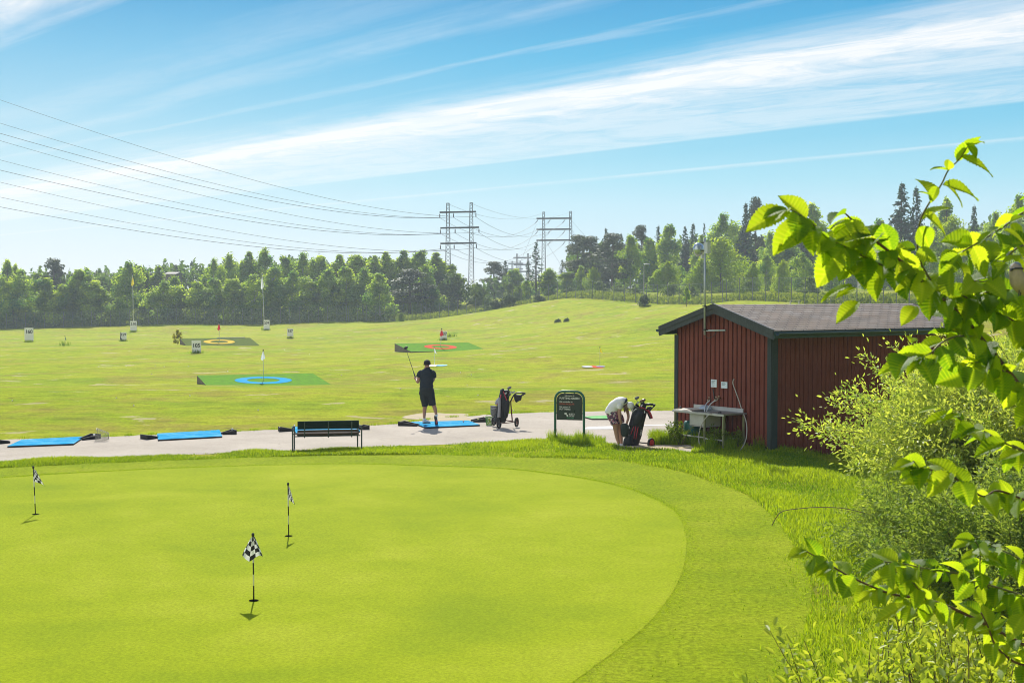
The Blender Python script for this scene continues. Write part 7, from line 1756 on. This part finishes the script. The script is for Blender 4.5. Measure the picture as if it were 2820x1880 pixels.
# leaves that stand out in the photograph: base, tip (pixels), depth, width ratio, tilt of the blade towards the viewer, tone
for (b0_, t0, Y, wr, tilt, tone) in [
 (r4(445, 640), r4(128, 802), 3.6, .58, .55, .5), (r4(430, 632), r4(250, 700), 3.58, .55, .4, .25), (r4(560, 730), r4(325, 995), 3.62, .62, .7, .45), (r4(600, 780), r4(420, 960), 3.6, .6, .8, .3),
 (r4(975, 735), r4(780, 790), 3.66, .6, .25, .4), (r4(1110, 830), r4(815, 885), 3.7, .66, .5, .25), (r4(1145, 870), r4(890, 890), 3.68, .45, .2, .5), (r4(1010, 880), r4(960, 955), 3.7, .8, .8, .6), (r4(880, 950), r4(690, 1262), 3.66, .66, .7, .45), (r4(960, 1020), r4(870, 1230), 3.68, .66, .8, .3),
 (r4(1020, 1385), r4(838, 1545), 3.75, .62, .6, .5), (r4(960, 1250), r4(720, 1362), 3.74, .42, .3, .3), (r4(1000, 1275), r4(835, 1345), 3.74, .5, .35, .55), (r4(1290, 1040), r4(1240, 1115), 3.72, 1.0, .8, .55), (r4(1475, 1420), r4(1372, 1565), 3.8, .66, .8, .55),
 (r4(1850, 205), r4(2100, 348), 3.8, .45, .35, .4), (r4(1880, 140), r4(1800, 235), 3.8, .7, .5, .3), (r4(1900, 110), r4(1970, 215), 3.8, .4, .3, .2), (r4(1695, 437), r4(1988, 545), 3.82, .52, .5, .35), (r4(1740, 322), r4(1602, 305), 3.82, .62, .4, .3), (r4(1738, 318), r4(1752, 228), 3.82, .5, .4, .5),
 (r4(1650, 450), r4(1600, 580), 3.84, .4, .5, .3), (r4(1600, 530), r4(1498, 490), 3.84, .5, .3, .25), (r4(1555, 672), r4(1745, 862), 3.86, .62, .55, .5), (r4(1500, 780), r4(1590, 960), 3.86, .85, .8, .25), (r4(1480, 980), r4(1640, 1060), 3.86, .8, .8, .4), (r4(1940, 935), r4(2060, 1190), 3.9, .62, .75, .5), (r4(1980, 930), r4(2090, 800), 3.9, .6, .3, .25), (r4(1830, 1005), r4(1680, 1190), 3.9, .75, .8, .2), (r4(2190, 800), r4(2352, 905), 3.95, .5, .4, .55), (r4(2240, 745), r4(2352, 690), 3.95, .6, .3, .25), (r4(2190, 1062), r4(2352, 1010), 3.95, .6, .4, .5), (r4(2200, 1070), r4(2110, 1190), 3.9, .6, .4, .25),
 (r5(630, 475), r5(330, 580), 3.7, .42, .3, .35), (r5(640, 478), r5(520, 590), 3.7, .55, .4, .3), (r5(740, 470), r5(610, 600), 3.7, .6, .5, .55), (r5(930, 590), r5(750, 680), 3.8, .95, .85, .15), (r5(1000, 560), r5(970, 710), 3.8, .95, .85, .15), (r5(1100, 570), r5(1160, 740), 3.85, .9, .85, .15), (r5(560, 340), r5(545, 370), 3.75, .8, .6, .55),
 (r5(760, 850), r5(590, 872), 4.0, .4, .3, .5), (r5(900, 900), r5(660, 945), 4.0, .45, .3, .4), (r5(1000, 975), r5(845, 1060), 4.0, .7, .6, .2), (r5(1070, 1010), r5(915, 1040), 4.0, .45, .3, .5), (r5(1220, 1085), r5(1010, 1190), 4.05, .6, .45, .2), (r5(1340, 1165), r5(1185, 1210), 4.05, .55, .4, .5),
 (r5(680, 1275), r5(372, 1295), 4.0, .35, .3, .5), (r5(640, 1260), r5(480, 1350), 4.0, .6, .6, .25), (r5(690, 1370), r5(485, 1390), 4.0, .4, .35, .5), (r5(830, 1310), r5(680, 1480), 4.02, .6, .65, .5), (r5(900, 1370), r5(960, 1540), 4.02, .85, .8, .15),
 (r6(190, 425), r6(40, 490), 4.2, .35, .3, .3), (r6(370, 500), r6(200, 632), 4.2, .75, .6, .25), (r6(430, 560), r6(280, 640), 4.2, .4, .3, .5), (r6(600, 650), r6(500, 840), 4.2, .85, .75, .2), (r6(750, 785), r6(640, 870), 4.2, .5, .4, .55), (r6(1050, 895), r6(775, 1050), 4.22, .42, .35, .6), (r6(1090, 910), r6(1050, 1040), 4.22, .8, .6, .25), (r6(1210, 880), r6(1220, 1050), 4.22, .75, .65, .2), (r6(1290, 890), r6(1420, 1060), 4.22, .75, .6, .2), (r6(940, 610), r6(745, 715), 4.22, .55, .4, .6), (r6(1080, 690), r6(900, 800), 4.22, .6, .5, .5), (r6(880, 520), r6(690, 570), 4.22, .45, .35, .5), (r6(1300, 560), r6(1340, 700), 4.25, .9, .7, .15), (r6(1530, 590), r6(1560, 720), 4.25, .85, .7, .15), (r6(1650, 330), r6(1460, 400), 4.25, .55, .4, .45), (r6(1690, 440), r6(1530, 500), 4.25, .5, .4, .5), (r6(1700, 440), r6(1880, 540), 4.25, .55, .45, .4), (r6(1880, 1090), r6(1710, 1140), 4.15, .6, .5, .5), (r6(2070, 980), r6(1940, 1200), 4.1, .6, .5, .5), (r6(1790, 1110), r6(1920, 1010), 4.1, .5, .4, .2)]:
    A = np.array(at(b0_[0], b0_[1], Y)); B = np.array(at(t0[0], t0[1], Y - rg.uniform(-.02, .04))); d = B - A; ln = np.linalg.norm(d)
    nr = np.array([0, -math.sin(tilt * 1.3), math.cos(tilt * 1.3)]) + rg.normal(0, .12, 3)
    elm_leaf(A, d + np.array([0, 0, .12 * ln]), nr, ln * 1.06, max(.03, ln * wr), rg.uniform(.25, .5), .22, 0, tone)
me = fastmesh('foliage', np.concatenate(EV) - eo, np.concatenate(EF), m_elm, np.concatenate(EA), smooth=True); link('foliage', me, elm)
g0 = Vector((0, 0, 0)); mb = MB(); T3 = [Vector((0, 0, -.2)), Vector((.03, -.02, 1.0)), Vector((-.03, .02, 2.2)), Vector((.05, 0, 3.4))]
mb.tube([Vector(p) for p in smooth_poly([tuple(t) for t in T3], 6)], list(np.linspace(.05, .012, 19)), 9); mb.build('trunk', m_twig, elm, smooth=True)
# limbs joining the visible branches to the trunk, outside the frame
mb = MB()
for (pl_, d0, d1, ra, rb_, spc, lsz) in BR:
    if pl_[0][0] > 2880:
        e = Vector(np.array(tuple(at(pl_[0][0], pl_[0][1], d0))) - eo); z_ = max(.3, min(3.2, e.z - .35)); s_ = Vector((.0, 0, z_)); mb.tube([s_, s_.lerp(e, .5) + Vector((0, 0, .04)), e], [ra * 1.5, ra * 1.2, ra], 7)
mb.build('limb', m_twig, elm, smooth=True)
# ------------------------------------------------------------------ small bird perched at the right edge
m_bw = M('bird_buff', (.34, .29, .23), .9, var=.15, vs=60); m_bd = M('bird_dark', (.05, .055, .07), .9); m_bg = M('bird_grey_blue', (.16, .20, .26), .9, var=.2, vs=50)
bp = at(2800, 775, 3.86); bird = thing('bird', bp, 'small buff bird with dark cap and eye stripe perched among the elm leaves', 'bird')
mb = MB(); cs, (rx, ry) = dense([(.030, .03, -.035), (.022, .02, -.02), (.008, .006, .0), (-.002, -.004, .02), (-.006, -.008, .034), (-.010, -.012, .044), (-.013, -.014, .050)], [(.006, .006), (.018, .018), (.024, .023), (.020, .019), (.0175, .0165), (.012, .012), (.002, .002)], 4); loft(mb, cs, rx, ry, n=16); mb.build('body', m_bw, bird, smooth=True)
mb = MB(); cs, (rx, ry) = dense([(-.006, -.006, .040), (-.008, -.010, .047), (-.011, -.012, .0525)], [(.0165, .0155), (.0125, .012), (.002, .002)], 3); loft(mb, cs, rx, ry, n=14); mb.build('cap', m_bg, bird, smooth=True)
mb = MB(); mb.tube([(-.023, -.012, .034), (-.015, -.0255, .036), (.0, -.026, .036), (.012, -.014, .035)], .0028, 6); mb.build('eye_stripe', m_bd, bird)
mb = MB(); mb.tube([(-.020, -.018, .032), (-.030, -.026, .030)], [.004, .0006], 6); mb.build('beak', m_bd, bird)
mb = MB(); mb.ell((.026, .012, -.004), (.010, .018, .03), 10, 8, Matrix.Rotation(.5, 3, 'Y')); mb.build('wing', m_bg, bird, smooth=True)
mb = MB(); mb.prism([(.03, .03, -.03), (.04, .034, -.03), (.062, .05, -.075), (.052, .046, -.078)], (0, .004, 0)); mb.build('tail', m_bg, bird)
mb = MB(); mb.tube([(.008, .0, -.022), (.004, -.004, -.04)], .0016, 5); mb.tube([(.014, .006, -.022), (.012, .004, -.04)], .0016, 5); mb.build('leg', m_bd, bird)
# ------------------------------------------------------------------ summer haze
mb = MB(); mb.box((0, 480, 30), (1800, 1060, 75))
m = bpy.data.materials.new('haze'); m.use_nodes = True; nt_ = m.node_tree
for n_ in list(nt_.nodes):
    if n_.type == 'BSDF_PRINCIPLED': nt_.nodes.remove(n_)
pv = nt_.nodes.new('ShaderNodeVolumePrincipled'); pv.inputs['Density'].default_value = .00038; pv.inputs['Color'].default_value = (.80, .92, 1, 1); pv.inputs['Anisotropy'].default_value = .3
L(nt_, pv.outputs[0], nt_.nodes['Material Output'].inputs['Volume'])
o = mb.build('haze', m); tag(o, 'light summer haze over the range softening the far woods', 'haze', kind='stuff')
scene.cycles.volume_bounces = 0
